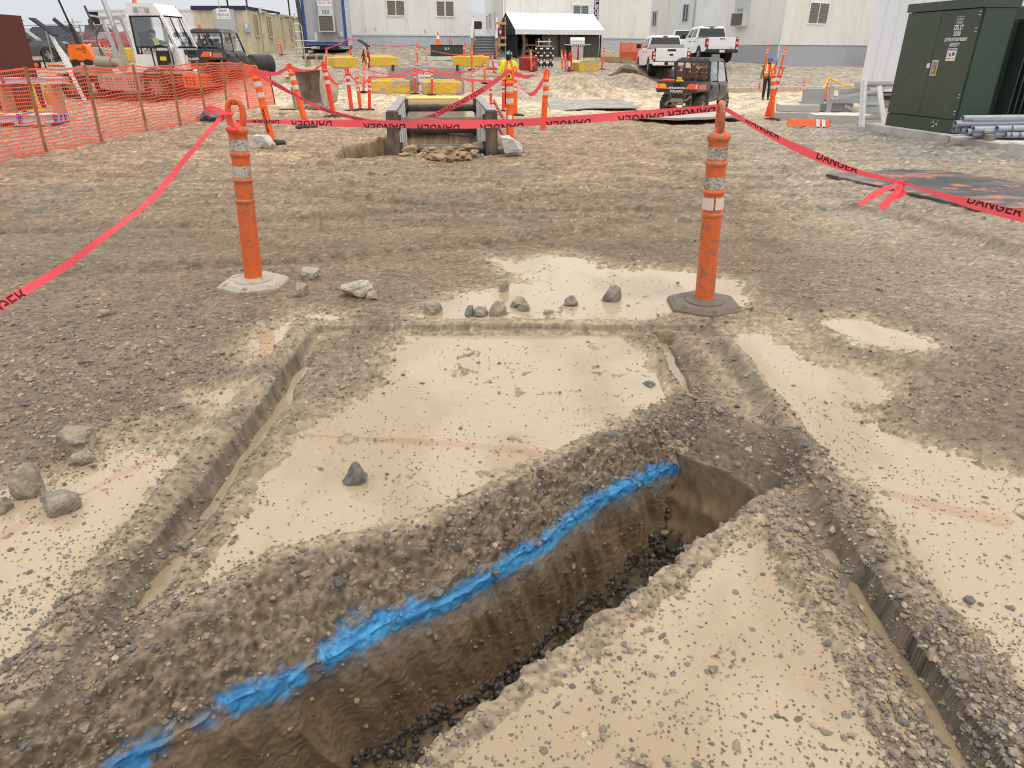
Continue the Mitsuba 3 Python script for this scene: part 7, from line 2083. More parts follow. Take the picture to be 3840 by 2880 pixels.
def car(label, M, color, kind='sedan', cat='car', group='cars parked behind the fence'):
    k = thing('parked_car', label, cat, M, group)
    L, W, H, R, belt, g0, g1, r0, r1, clear = {'sedan': (4.75, 1.82, 1.45, .33, .95, 1.35, -1.85, .35, -1.05, .22), 'suv': (4.75, 1.88, 1.72, .37, 1.08, 1.25, -2.25, .45, -1.95, .26), 'pickup': (5.8, 1.98, 1.92, .41, 1.20, 1.45, -0.95, .75, -0.75, .32)}[kind]
    hl, hw = L / 2, W / 2
    fx, rx = hl - .92, -hl + (1.05 if kind != 'pickup' else 1.25)
    nose = belt - .22 if kind != 'pickup' else belt - .06
    tail = belt + (.02 if kind != 'pickup' else 0)
    side = sg.Polygon([(-hl, clear + .12), (-hl + .06, clear), (hl - .08, clear), (hl, clear + .15), (hl - .02, nose - .10), (hl - .14, nose + .02), (g0, belt - .03), (g1, belt + (0 if kind == 'pickup' else .03)), (-hl + .1, tail - .02), (-hl, tail - .12)])
    for x in (fx, rx):
        side = side.difference(sg.Point(x, R).buffer(R * 1.16, quad_segs=8))
    m = prism(side, -hw, hw, 'y').subdivide_to_size(0.6)
    v = np.array(m.vertices)
    v[:, 1] *= 1 - .07 * sstep(clear + .5, belt + .05, v[:, 2]) - .10 * sstep(hl - .7, hl, np.abs(v[:, 0])) - .03 * sstep(clear + .25, clear, v[:, 2])
    put(k, 'body', trimesh.Trimesh(v, m.faces, process=False), 'gloss', color, 25)
    hwb, hwt = hw * .93, hw * .76
    gh = [(g0, hwb, belt - .02), (g1, hwb, belt + .01), (r0, hwt, H - .02), (r1, hwt, H - .02), (r0 - .25, hwt * .96, H), (r1 + .1, hwt * .96, H)]
    put(k, 'cabin', hull_pts(sym(gh)), 'gloss', color, 25)
    P = lambda u, w, s: np.array([(g0 + (g1 - g0) * u) * (1 - w) + (r0 + (r1 - r0) * u) * w, s * (hwb * (1 - w) + hwt * w), (belt - .01) * (1 - w) + (H - .02) * w])
    nwin = 2 if kind != 'suv' else 3
    cuts = {2: [(.10, .50), (.54, .90)], 3: [(.08, .38), (.41, .68), (.71, .93)]}[nwin]
    for s in (1, -1):
        for u0, u1 in cuts:
            c = [P(u0, .12, s), P(u1, .12, s), P(u1, .88, s), P(u0, .88, s)]
            put(k, 'side_window', quad(*(c if s < 0 else c[::-1]), t=.008), 'dark_glass', GLASS, False)
    fr = [(g0, -hwb, belt), (g0, hwb, belt), (r0, hwt, H - .03), (r0, -hwt, H - .03)]
    put(k, 'windscreen', quad(*inset(fr, .88), t=.02), 'dark_glass', (0.05, 0.06, 0.065), False)
    bk = [(g1, hwb, belt + .02), (g1, -hwb, belt + .02), (r1, -hwt, H - .03), (r1, hwt, H - .03)]
    put(k, 'rear_window', quad(*inset(bk, .86), t=.02), 'dark_glass', GLASS, False)
    for x in (fx, rx):
        for s in (1, -1):
            wheel(k, x, s * (hw - .11), R, .22, spokes=5)
    for s in (1, -1):
        put(k, 'headlight', hull_pts([(hl - .16, s * hw * .60, nose - .20), (hl - .02, s * hw * .50, nose - .20), (hl - .24, s * hw * .88, nose - .10), (hl - .30, s * hw * .90, nose - .04), (hl - .12, s * hw * .55, nose - .05), (hl - .25, s * hw * .80, nose - .20)]), 'dark_glass', (0.6, 0.62, 0.64), False)
        put(k, 'tail_light', box(-hl - .005, -hl + .10, min(s * hw * .62, s * hw * .91), max(s * hw * .62, s * hw * .91), tail - .28, tail - .10), 'paint', (0.35, 0.01, 0.015), False)
        put(k, 'mirror', box(g0 - .45, g0 - .27, min(s * (hw - .06), s * (hw + .12)), max(s * (hw - .06), s * (hw + .12)), belt + .02, belt + .18, .03), 'gloss', color, False)
    put(k, 'grille', box(hl - .03, hl + .008, -hw * .45, hw * .45, clear + .22, nose - .12), 'matte', (0.03, 0.03, 0.03), False)
    put(k, 'number_plate', box(-hl - .012, -hl, -.16, .16, tail - .36, tail - .24), 'paint', (0.65, 0.66, 0.68), False)
    if kind == 'pickup':
        put(k, 'bed_opening', box(-hl + .08, g1 - .05, -hw * .82, hw * .82, belt - .02, belt + .012), 'matte', (0.02, 0.02, 0.02), False)
    return k


def place(px, py, y, deg):
    p = at(px, py, y)
    p[2] = float(height(np.array([p[0]]), np.array([p[1]]), False)[0][0])
    return mat(p, heading(deg))


car('dark grey pickup half hidden behind the rusty container at the far left', place(62, 212, 47, 70), (0.055, 0.06, 0.062), 'pickup', 'pickup truck')
car('white sport utility car behind the dark grey pickup at the far left', place(95, 150, 58, 75), (0.62, 0.63, 0.64), 'suv')
car('dark blue sport utility car facing left in front of the chain link fence cars', place(172, 190, 53, 235), (0.010, 0.014, 0.035), 'suv')
car('black pickup parked behind the dark blue car', place(232, 150, 62, 250), (0.015, 0.016, 0.018), 'pickup', 'pickup truck')
car('red car glimpsed between the dark blue car and the maroon sedan', place(262, 150, 58, 200), (0.24, 0.012, 0.02), 'sedan')
car('maroon sedan facing left beside the orange generator', place(352, 190, 53.5, 235), (0.062, 0.012, 0.018), 'sedan')
car('black pickup parked behind the maroon sedan', place(376, 150, 63, 70), (0.016, 0.017, 0.019), 'pickup', 'pickup truck')
car('bright red sedan seen from behind left of the white yard truck', place(458, 185, 54, 25), (0.30, 0.018, 0.03), 'sedan')
car('teal car mostly hidden behind the frame of the white yard truck', place(505, 160, 64, 40), (0.03, 0.08, 0.09), 'sedan')


def work_pickup(label, M, variant):
    """White crew pickup seen from behind: open bed, tailgate, tail lights, bumper."""
    k = thing('pickup_truck', label, 'pickup truck', M, 'white pickups parked by the right trailer')
    WHT = (0.72, 0.735, 0.76)
    hl, hw, belt, H, R = 2.95, 1.0, 1.28, 1.95, .41
    fx, rx = 1.95, -1.75
    low = sg.Polygon([(-hl + .05, .62), (-hl + .10, .50), (hl - .1, .42), (hl, .55), (hl - .03, 1.10), (hl - .2, 1.18), (1.30, belt - .02), (-.95, belt - .02), (-.95, .55)])
    bed = sg.Polygon([(-hl, .62), (-hl + .02, belt), (-.96, belt), (-.96, .52), (-hl + .1, .55)])
    arch = [sg.Point(x, R).buffer(R * 1.22, quad_segs=8) for x in (fx, rx)]
    m = prism(low.intersection(sg.box(-.95, 0, 4, 3)).difference(arch[0]), -hw, hw, 'y').subdivide_to_size(.4)
    v = np.array(m.vertices)
    v[:, 1] *= 1 - .05 * sstep(.8, belt, v[:, 2]) - .08 * sstep(hl - .8, hl, v[:, 0])
    put(k, 'body', trimesh.Trimesh(v, m.faces, process=False), 'gloss', WHT, 25)
    for s in (1, -1):
        m = prism(bed.difference(arch[1]), min(s * hw * .90, s * hw), max(s * hw * .90, s * hw), 'y')
        put(k, 'bed_side', m, 'gloss', WHT, 25)
        put(k, 'bed_rail', box(-hl + .03, -.98, min(s * hw * .885, s * hw * .99), max(s * hw * .885, s * hw * .99), belt + .002, belt + .03), 'matte', DARKP, False)
        put(k, 'wheel_arch_lining', tube([(rx, s * hw * .55, R), (rx, s * hw * .89, R)], R * 1.2, 16, caps=False), 'matte', (0.012, 0.012, 0.012), 40)
    put(k, 'bed_floor', [box(-hl + .1, -.97, -hw * .89, hw * .89, .74, .78), box(-.99, -.965, -hw * .89, hw * .89, .78, belt)], 'matte', (0.03, 0.03, 0.03), False)
    tg = put(k, 'tailgate', box(-hl - .02, -hl + .05, -hw * .82, hw * .82, .66, belt + .015, .015), 'gloss', WHT, False)
    put(tg, 'crease', [box(-hl - .026, -hl - .021, -hw * .78, hw * .78, z, z + .012) for z in ((.80, 1.08) if variant else (.86, 1.14))], 'gloss', tuple(.8 * np.array(WHT)), False)
    put(tg, 'handle', box(-hl - .03, -hl - .021, -.22, .22, 1.15, 1.25) if not variant else box(-hl - .03, -hl - .021, -.16, .16, 1.19, 1.25), 'matte', DARKP, False)
    if not variant:
        put(tg, 'oval_badge', tube([(-hl - .035, 0, .98), (-hl - .021, 0, .98)], .11, 20).apply_transform(np.diag([1, 1, .45, 1.0]) + np.array([[0, 0, 0, 0], [0, 0, 0, 0], [0, 0, 0, .54], [0, 0, 0, 0]])), 'paint', (0.012, 0.02, 0.05), False)
    else:
        put(tg, 'badge', box(-hl - .03, -hl - .021, -.70, -.42, .72, .75), 'matte', (0.1, 0.1, 0.1), False)
    for s in (1, -1):
        z0, z1 = (.74, 1.16) if not variant else (.78, 1.24)
        tl = put(k, 'tail_light', box(-hl - .03, -hl + .12, min(s * hw * .83, s * hw * 1.004), max(s * hw * .83, s * hw * 1.004), z0, z1, .02), 'paint', (0.36, 0.008, 0.012), False)
        for zc in ((z0 + .10, z1 - .12) if not variant else ((z0 + z1) / 2,)):
            put(tl, 'white_lens', box(-hl - .036, -hl - .031, min(s * hw * .86, s * hw * .94), max(s * hw * .86, s * hw * .94), zc - .06, zc + .06), 'paint', (0.75, 0.6, 0.6), False)
    bm = put(k, 'bumper', box(-hl - .16, -hl + .02, -hw * .97, hw * .97, .47, .645, .03), 'gloss' if not variant else 'matte', WHT if not variant else (0.035, 0.036, 0.038), False)
    put(bm, 'step_pad', box(-hl - .15, -hl + .0, -hw * .95, hw * .95, .648, .665), 'matte', DARKP, False)
    put(bm, 'plate_recess', box(-hl - .166, -hl - .161, -.35, .35, .49, .64), 'matte', (0.03, 0.03, 0.03), False)
    put(bm, 'number_plate', box(-hl - .172, -hl - .167, -.16, .16, .50, .63), 'paint', (0.62, 0.63, 0.66), False)
    hwb, hwt, g0, g1, r0, r1 = hw * .95, hw * .78, 1.45, -.95, .70, -.82
    put(k, 'cabin', hull_pts(sym([(g0, hwb, belt - .02), (g1, hwb, belt - .02), (g1 + .02, hwb * .98, belt + .06), (r0, hwt, H - .05), (r1, hwt, H - .07), (r0 - .3, hwt * .94, H), (r1 + .25, hwt * .94, H)])), 'gloss', WHT, 22)
    bk = [(g1 - .002, hwb * .9, belt + .10), (g1 - .002, -hwb * .9, belt + .10), (r1 - .012, -hwt * .95, H - .12), (r1 - .012, hwt * .95, H - .12)]
    put(k, 'rear_window', quad(*bk, t=.02), 'dark_glass', GLASS, False)
    put(k, 'brake_light', box(r1 - .05, r1 + .06, -.12, .12, H - .08, H - .035), 'paint', (0.25, 0.01, 0.01), False)
    put(k, 'roof_lamp', [box(r1 + .3, r1 + .4, y - .05, y + .05, H - .01, H + .015) for y in (-.45, .45)] if not variant else box(r1 + .2, r1 + .3, -.4, .4, H - .01, H + .02), 'matte', DARKP, False)
    P = lambda u, w, s: np.array([(g0 + (g1 - g0) * u) * (1 - w) + (r0 + (r1 - r0) * u) * w, s * (hwb * (1 - w) + hwt * w), belt * (1 - w) + (H - .05) * w])
    for s in (1, -1):
        for u0, u1 in ((.10, .48), (.53, .90)):
            c = [P(u0, .10, s), P(u1, .10, s), P(u1, .85, s), P(u0, .85, s)]
            put(k, 'side_window', quad(*(c if s < 0 else c[::-1]), t=.012), 'dark_glass', GLASS, False)
        for x in (.25, -.75):
            put(k, 'door_handle', box(x - .12, x + .06, min(s * (hw * .965), s * (hw + .015)), max(s * hw * .965, s * (hw + .015)), 1.10, 1.15), 'matte', DARKP, False)
        put(k, 'mirror', [box(1.02, 1.14, min(s * (hw + .02), s * (hw + .27)), max(s * (hw + .02), s * (hw + .27)), belt + .04, belt + .26, .03)], 'matte', DARKP, False)
        put(k, 'side_step', box(-.7, 1.35, min(s * (hw - .02), s * (hw + .09)), max(s * (hw - .02), s * (hw + .09)), .40, .47, .02), 'matte', (0.16, 0.14, 0.12), False)
        for x in (fx, rx):
            wheel(k, x, s * (hw - .13), R, .27, rim=(0.5, 0.5, 0.5), spokes=6)
    put(k, 'chassis', box(-hl + .2, hl - .4, -.55, .55, .40, .60), 'matte', (0.03, 0.028, 0.026), False)
    if not variant:
        put(k, 'tool_box', hull_pts([(x, y, z) for x in (-1.55, -1.02) for y, z in ((-.93, belt + .03), (.93, belt + .03), (-.90, belt + .22), (.90, belt + .22))]), 'metal', (0.55, 0.53, 0.50), False)
    return k


b = gp(2436, 291)
c = mat([b[0] + .88, b[1] + 1.75, gp(2420, 278)[2]], heading(1))
work_pickup('white pickup with silver tool box in its bed, nearer of two white pickups', c, 0)
p = at(2692, 231, 45.6)
work_pickup('white pickup with tall dark rear bumper, farther right of two by the trailer', mat([p[0] - .1, p[1] + 2.9, p[2]], heading(-4)), 1)
car('white car glimpsed between the two white pickups', place(2575, 190, 56, 20), (0.66, 0.68, 0.70), 'suv', 'car', None)


def utility_vehicle(label, M, bed_front='orange', mud=0.2, text=True, load=False):
    """Crew utility vehicle with cab and dump bed."""
    k = thing('utility_vehicle', label, 'utility vehicle', M, 'dark utility vehicles on the site')
    BL, GR = (0.030, 0.034, 0.040), (0.085, 0.092, 0.10)
    R = .36
    rx, fx = -1.25, 1.45
    mudc = (0.23, 0.20, 0.155)
    for x in (fx, rx):
        for s in (1, -1):
            wheel(k, x, s * .62, R, .27, rim=(0.30, 0.28, 0.25), spokes=7, tyre=(0.06, 0.054, 0.046), lugs=18)
    zb = .83
    b = put(k, 'bed', [box(-1.95, -.62, -.74, .74, zb, zb + .04), box(-.66, -.62, -.74, .74, zb + .04, zb + .33), box(-1.95, -.66, .70, .76, zb + .04, zb + .33), box(-1.95, -.66, -.76, -.70, zb + .04, zb + .33)], 'paint', BL, False)
    tg = put(k, 'tailgate', box(-2.02, -1.955, -.76, .76, zb - .02, zb + .35, .02), 'paint', BL, False)
    for s in (1, -1):
        put(tg, 'orange_panel', prism([(s * .73, zb + .10), (s * .30, zb + .10), (s * .45, zb + .28), (s * .73, zb + .28)], -2.028, -2.021, 'x'), 'paint', (0.80, 0.12, 0.03), False)
        put(tg, 'tail_light', box(-2.045, -2.0, min(s * .69, s * .78), max(s * .69, s * .78), zb + .05, zb + .29, .01), 'paint', (0.50, 0.03, 0.02), False)
        put(tg, 'lamp_lens', box(-2.052, -2.046, min(s * .70, s * .76), max(s * .70, s * .76), zb + .12, zb + .26), 'paint', (0.85, 0.5, 0.40), False)
        put(b, 'orange_side_panel', box(-1.92, -1.1, min(s * .762, s * .768), max(s * .762, s * .768), zb + .08, zb + .24), 'paint', (0.42, 0.13, 0.08), False)
    put(tg, 'yellow_notice', box(-2.036, -2.029, .40, .66, zb + .12, zb + .26), 'paint', (0.75, 0.36, 0.02), False)
    put(tg, 'latch', box(-2.03, -2.021, -.13, .13, zb + .20, zb + .29), 'matte', (0.012, 0.012, 0.012), False)
    if text:
        text_on(k, 'POLARIS', .075, (-2.03, 0, zb + .03), (0, -1, 0), (0, 0, 1), color=(0.75, 0.75, 0.75), width=.46)
    put(k, 'underbody', [box(-1.7, 1.5, -.42, .42, .45, .60), box(-1.85, -.7, -.34, .34, .60, .80)], 'matte', (0.05, 0.045, 0.038), False)
    frm = [bar((-1.86, -.5, .78), (-1.86, .5, .78), .05, .05), bar((-1.84, -.3, .78), (-1.80, -.18, .42), .05, .04), bar((-1.84, .3, .78), (-1.80, .18, .42), .05, .04), bar((-1.8, -.2, .42), (-1.8, .2, .42), .06, .05), bar((-1.5, -.48, .36), (-1.62, -.12, .34), .06, .06), bar((-1.5, .48, .36), (-1.62, .12, .34), .06, .06), bar((-1.3, -.48, .30), (-1.5, .0, .26), .05, .05), bar((-1.3, .48, .30), (-1.5, .0, .26), .05, .05)]
    put(k, 'frame_tubes', frm, 'matte', mudc, False)
    put(k, 'muffler', [tube([(-1.80, -.22, .55), (-1.80, .24, .55)], .085, 14), tube(spline([(-1.8, -.22, .55), (-1.8, -.36, .60), (-1.75, -.45, .72)], 8), .04, 8), tube(spline([(-1.8, .24, .55), (-1.84, .36, .48), (-1.9, .42, .38)], 8), .028, 8)], 'matte', (0.30, 0.26, 0.20), 40)
    for s in (1, -1):
        put(k, 'shock_absorber', [tube([(-1.62, s * .44, .36 + .05 * i), (-1.62, s * (.44 - .012 * i), .385 + .05 * i)], .055, 10) for i in range(7)] + [tube([(-1.62, s * .45, .32), (-1.62, s * .36, .78)], .025, 8)], 'matte', (0.16, 0.14, 0.115), 40)
        put(k, 'mud_flap', box(-.64, -.58, min(s * .44, s * .74), max(s * .44, s * .74), .32, .82), 'earth', (0.14, 0.115, 0.085), False)
    # cab: sills, doors, posts, panes, roof
    C0, C1, zt = -.60, 1.75, 1.90
    put(k, 'hood', hull_pts([(1.25, s * .70, .75) for s in (1, -1)] + [(1.25, s * .66, 1.10) for s in (1, -1)] + [(2.05, s * .55, .95) for s in (1, -1)] + [(2.05, s * .60, .55) for s in (1, -1)] + [(1.25, s * .72, .55) for s in (1, -1)]), 'paint', GR, 25)
    roof = hull_pts([(C0 - .02, s * .64, zt - .10) for s in (1, -1)] + [(1.05, s * .64, zt - .10) for s in (1, -1)] + [(C0 + .05, s * .56, zt) for s in (1, -1)] + [(.95, s * .56, zt) for s in (1, -1)])
    rk = put(k, 'roof', roof, 'paint', BL, 25)
    put(rk, 'roof_rib', [hull_pts([(C0 + .02, y - .09, zt - .03), (C0 + .02, y + .09, zt - .03), (.9, y - .09, zt - .01), (.9, y + .09, zt - .01), (C0 + .08, y - .06, zt + .035), (C0 + .08, y + .06, zt + .035), (.85, y - .06, zt + .035), (.85, y + .06, zt + .035)]) for y in (-.42, -.14, .14, .42)], 'paint', BL, 25)
    zs = zb + .36
    for s in (1, -1):
        put(k, 'cab_post', [bar((C0 + .02, s * .68, .8), (C0 + .04, s * .62, zt - .1), .07, .07, up=(1, 0, 0)), bar((.30, s * .72, .5), (.28, s * .63, zt - .1), .06, .07, up=(1, 0, 0)), bar((1.45, s * .70, 1.05), (1.0, s * .62, zt - .1), .06, .06, up=(1, 0, 0))], 'paint', BL, False)
        for i, (a, c_) in enumerate(((C0 + .06, .26), (.33, 1.38))):
            d = put(k, 'door', hull_pts([(a, s * .70, .45), (c_, s * .70, .45), (a, s * .755, .62), (c_, s * .755, .62), (a, s * .75, 1.02), (c_, s * .75, 1.02), (a, s * .70, 1.14), (c_, s * .70, 1.10)]), 'paint', GR, 25)
            put(d, 'door_panel', hull_pts([(a + .10, s * .758, .60), (c_ - .10, s * .758, .66), (a + .14, s * .772, .72), (c_ - .2, s * .772, .74), (a + .1, s * .757, .98), (c_ - .12, s * .757, .95)]), 'paint', BL, 25)
            put(d, 'door_handle', box(a + .03, a + .09, min(s * .752, s * .775), max(s * .752, s * .775), .88, 1.02), 'matte', DARKP, False)
            e = c_ if i == 0 else 1.28
            tp = e if i == 0 else 1.0
            put(d, 'pane', quad(*([(a + .03, s * .695, 1.15), (e - .03, s * .695, 1.15), (tp - .03, s * .635, zt - .13), (a + .03, s * .635, zt - .13)][:: (1 if s < 0 else -1)]), t=.004), 'clear_pane', None, False)
    put(k, 'rear_pane', box(C0 + .0, C0 + .004, -.60, .60, zs - .02, zt - .13), 'clear_pane', None, False)
    put(k, 'rear_frame', [box(C0 - .03, C0 + .03, -.64, .64, zs - .09, zs - .03), box(C0 - .03, C0 + .03, -.64, .64, zt - .14, zt - .09)], 'paint', BL, False)
    put(k, 'firewall', box(C0 + .03, C0 + .08, -.66, .66, .5, zs - .03), 'matte', BL, False)
    put(k, 'windscreen', quad((1.42, -.62, 1.12), (1.42, .62, 1.12), (1.02, .58, zt - .12), (1.02, -.58, zt - .12), t=.004), 'clear_pane', None, False)
    for x in (.05, .85):
        put(k, 'seat', [box(x - .45 + .0, x - .33, y - .26, y + .26, .80, 1.42, .04) for y in (-.30, .32)] + [box(x - .4, x + .1, -.6, .6, .70, .80, .03)] + [box(x - .44, x - .34, y - .13, y + .13, 1.43, 1.58, .03) for y in (-.30, .32)], 'matte', (0.03, 0.03, 0.032), False)
    put(k, 'roll_cage', [bar((C0 + .1, -.58, zs), (C0 + .12, .1, zt - .2), .05, .05), bar((C0 + .1, .58, zs), (C0 + .12, -.1, zt - .2), .05, .05)], 'matte', DARKP, False)
    put(k, 'steering_wheel', tube([(1.05 + .05 * math.sin(t), .30 + .17 * math.cos(t), 1.16 + .15 * math.sin(t)) for t in np.linspace(0, 6.283, 21)[:-1]], .016, 6, closed=True), 'matte', DARKP, True)
    for s in (1, -1):
        put(k, 'headlight', box(2.02, 2.07, min(s * .25, s * .52), max(s * .25, s * .52), .78, .90), 'dark_glass', (0.6, 0.6, 0.6), False)
    return k


def on_ground(px, py, deg, dx=0.0, dy=0.0):
    p = gp(px, py)
    x, y = p[0] + dx, p[1] + dy
    return mat([x, y, float(height(np.array([x]), np.array([y]), False)[0][0])], heading(deg))


p = gp(2556, 432)
a = math.radians(33)
MU = mat([p[0] + 1.25 * math.sin(a), p[1] + 1.25 * math.cos(a), p[2] - .02], heading(33))
ku = utility_vehicle('muddy dark utility vehicle with orange tail panels driving away on the road, nearest of four', MU)
text_on(ku, 'CALL BEFORE DIGGING', .035, (-2.031, 0, .83 + .135), (0, -1, 0), (0, 0, 1), color=(0.06, 0.06, 0.06), width=.50)
put(ku, 'white_decal', box(-2.0295, -2.0215, -.29, .29, .83 + .105, .83 + .165), 'paint', (0.72, 0.72, 0.72), False)
single('tool_case', 'orange tool case riding in the bed of the nearest utility vehicle', 'case', box(-1.9, -1.66, .22, .62, 1.05, 1.24, .02), 'matte', (0.80, 0.11, 0.03), False, M=MU)
single('cordless_tool', 'yellow tool riding in the bed of the nearest utility vehicle', 'tool', [box(-1.85, -1.7, -.12, .12, 1.1, 1.22, .02), box(-1.83, -1.73, -.06, .10, 1.22, 1.30, .02)], 'matte', (0.75, 0.48, 0.03), False, M=MU)
single('tool_cable', 'coil of black cable on the bed edge of the nearest utility vehicle', 'cable', tube([(-1.4 + .14 * math.cos(t), -.55 + .14 * math.sin(t), 1.2 + .05 * math.sin(2 * t)) for t in np.linspace(0, 6.28, 25)[:-1]], .022, 6, closed=True), 'matte', DARKP, True, M=MU)

M2 = place(822, 306, 31.0, 2)
M2[2, 3] = at(822, 306, 31.0)[2]
ku2 = utility_vehicle('black utility vehicle with amber beacon parked before the cream container', M2)
put(ku2, 'beacon', lathe([(0, 1.90), (.06, 1.90), (.05, 2.02), (0, 2.04)], 12).apply_translation((-.3, .3, .04)), 'paint', (0.8, 0.16, 0.02), 40)
put(ku2, 'whip_aerial', [bar((-.7, -.72, 1.1), (-.7, -.80, 2.9), .02, .02, up=(1, 0, 0)), bar((-.7, .85, 1.1), (-.7, .92, 2.7), .02, .02, up=(1, 0, 0))], 'matte', (0.4, 0.4, 0.4), False)
M3 = place(752, 290, 33.2, 108)
ku3 = utility_vehicle('dark utility vehicle with a driver half hidden behind the white yard truck', M3, text=False)
p = gp(3252, 252)
p = [p[0] + 1.9, p[1] - .6, p[2]]
utility_vehicle('dark utility vehicle poking out behind the edge of the bright white wall', mat(p, heading(-60)), text=False)

# ---------------------------------------------------------------- white yard truck
p = at(496, 372, 29.0)
MY = mat([p[0], p[1] + .9, at(600, 380, 29)[2]], heading(97))
k = thing('yard_truck', 'white single seat yard truck with orange front bumper and driver, behind the mesh fence', 'yard truck', MY)
RW = .53
OFFW = (0.60, 0.58, 0.54)
for x, rim in ((1.35, (0.42, 0.36, 0.30)), (-2.05, (0.36, 0.31, 0.26))):
    for s in (1, -1):
        wheel(k, x, s * .98, RW, .30 if x > 0 else .5, rim=rim, spokes=9, tyre=(0.05, 0.044, 0.04))
put(k, 'chassis', [box(-2.7, 2.5, .35, .55, .62, .90), box(-2.7, 2.5, -.55, -.35, .62, .90), box(-1.0, .9, -1.1, -.55, .45, .98, .03), box(-1.0, .9, .55, 1.1, .45, .98, .03)], 'matte', (0.33, 0.29, 0.25), False)
put(k, 'fuel_tank', box(-.75, .75, -1.16, -1.105, .42, .95, .01), 'matte', (0.36, 0.33, 0.30), False)
put(k, 'tank_holes', [tube([(x, -1.166, z), (x, -1.161, z)], .025, 8) for x in (-.6, -.5, -.4, -.2, -.1, 0, .3, .4, .5, .6) for z in (.52, .62, .72, .80)], 'matte', (0.03, 0.03, 0.03), False)
put(k, 'fender', [tube([(1.35 + .62 * math.cos(t), -.98 + dy, RW + .62 * math.sin(t)) for t in np.linspace(.2, 2.9, 14)], .05, 6) for dy in (-.12, 0, .12)], 'matte', (0.12, 0.10, 0.09), True)
put(k, 'deck', box(.05, 2.95, -1.12, .95, 0.98, 1.08, .02), 'metal', (0.55, 0.54, 0.51), False)
put(k, 'rear_deck', [box(-2.7, 0.0, -1.05, 1.05, .90, .97), hull_pts([(-2.9, -.5, .9), (-2.9, .5, .9), (-2.2, -.5, 1.25), (-2.2, .5, 1.25), (-1.4, -.5, 1.2), (-1.4, .5, 1.2), (-1.4, -.5, .95), (-1.4, .5, .95)])], 'matte', (0.30, 0.26, 0.22), False)
# cab: lower shell, roof, posts and see-through panes
y0, y1, zc0, zw, zc1 = -1.02, .42, 1.08, 1.98, 3.36
xb, xf, xt = .68, 2.55, 2.06
put(k, 'cab_shell', [hull_pts([(x, y, z) for y in (y0, y1) for x, z in ((xb, zc0 + .06), (xf, zc0 + .06), (xf - .12, zw - .10), (xb, zw - .10))])], 'paint', (0.70, 0.70, 0.70), 25)
put(k, 'cab_roof', hull_pts([(x, y, z) for y in (y0 + .02, y1 - .02) for x, z in ((xb - .02, zc1 - .42), (xt + .02, zc1 - .42), (xb + .06, zc1), (xt - .25, zc1 - .02))]), 'paint', (0.72, 0.72, 0.73), 25)
zg0, zg1 = zw - .10, zc1 - .42
for y in (y0 + .04, y1 - .04):
    for q in (bar((xb + .06, y, zg0), (xb + .05, y, zg1), .10, .10, up=(1, 0, 0)), bar((xf - .14, y, zg0), (xt - .02, y, zg1), .09, .10, up=(1, 0, 0))):
        put(k, 'cab_post', q, 'paint', (0.70, 0.70, 0.70), False)
put(k, 'rear_cab_wall', box(xb, xb + .05, y0 + .1, y1 - .1, zg0, zg1), 'matte', (0.14, 0.16, 0.16), False)
sw = put(k, 'side_window_seal', [bar((xb + .12, y0 + .02, zg0 + .02), (xf - .22, y0 + .02, zg0 + .02), .05, .05), bar((xb + .12, y0 + .02, zg1 - .02), (xt - .10, y0 + .02, zg1 - .02), .05, .05), bar((xb + .13, y0 + .02, zg0), (xb + .13, y0 + .02, zg1), .05, .05, up=(1, 0, 0)), bar((xf - .21, y0 + .02, zg0), (xt - .09, y0 + .02, zg1), .05, .05, up=(1, 0, 0))], 'matte', (0.02, 0.02, 0.02), False)
put(sw, 'pane', quad((xb + .12, y0 + .015, zg0), (xf - .2, y0 + .015, zg0), (xt - .08, y0 + .015, zg1), (xb + .12, y0 + .015, zg1), t=.004), 'clear_pane', None, False)
ws = put(k, 'windscreen', quad((xf - .115, y0 + .12, zg0 + .02), (xf - .115, y1 - .12, zg0 + .02), (xt + .005, y1 - .12, zg1 - .02), (xt + .005, y0 + .12, zg1 - .02), t=.004), 'clear_pane', None, False)
for y in (y0 + .45, y1 - .40):
    put(ws, 'wiper', [bar((xt + .07, y, zg1 - .05), (xf - .16, y - .1, zg0 + .30), .035, .03), bar((xt + .18, y - .03, zg1 - .35), (xf - .12, y + .1, zg0 + .12), .05, .03)], 'matte', DARKP, False)
put(k, 'windscreen_seal', [bar((xf - .11, y0 + .1, zg0 + .02), (xf - .11, y1 - .1, zg0 + .02), .04, .05), bar((xt + .01, y0 + .1, zg1 - .01), (xt + .01, y1 - .1, zg1 - .01), .04, .05)], 'matte', (0.02, 0.02, 0.02), False)
put(k, 'far_window_frame', [bar((xb + .1, y1 - .04, zg0 + .02), (xf - .2, y1 - .04, zg0 + .02), .05, .05), bar((1.2, y1 - .04, zg0), (1.2, y1 - .04, zg1), .06, .05, up=(1, 0, 0))], 'matte', (0.05, 0.06, 0.06), False)
put(k, 'seat', [box(.75, .87, -.6, 0.0, 1.6, 2.45, .03), box(.8, 1.35, -.6, .0, 1.55, 1.68, .03)], 'matte', (0.05, 0.055, 0.055), False)
put(k, 'front_panel', box(xf + .002, xf + .012, y0 + .25, y1 - .2, zc0 + .12, zw - .35), 'paint', (0.66, 0.66, 0.67), False)
lg = put(k, 'logo', [box(.80, .92, y0 - .008, y0 - .001, 1.66, 1.92), box(.92, 1.04, y0 - .008, y0 - .001, 1.66, 1.70), box(.97, 1.04, y0 - .008, y0 - .001, 1.70, 1.92)], 'matte', (0.03, 0.03, 0.03), False)
text_on(k, 'Dillon', .17, (1.37, y0 - .006, 1.84), (1, 0, 0), (0, 0, 1), color=(0.02, 0.02, 0.02), width=.54)
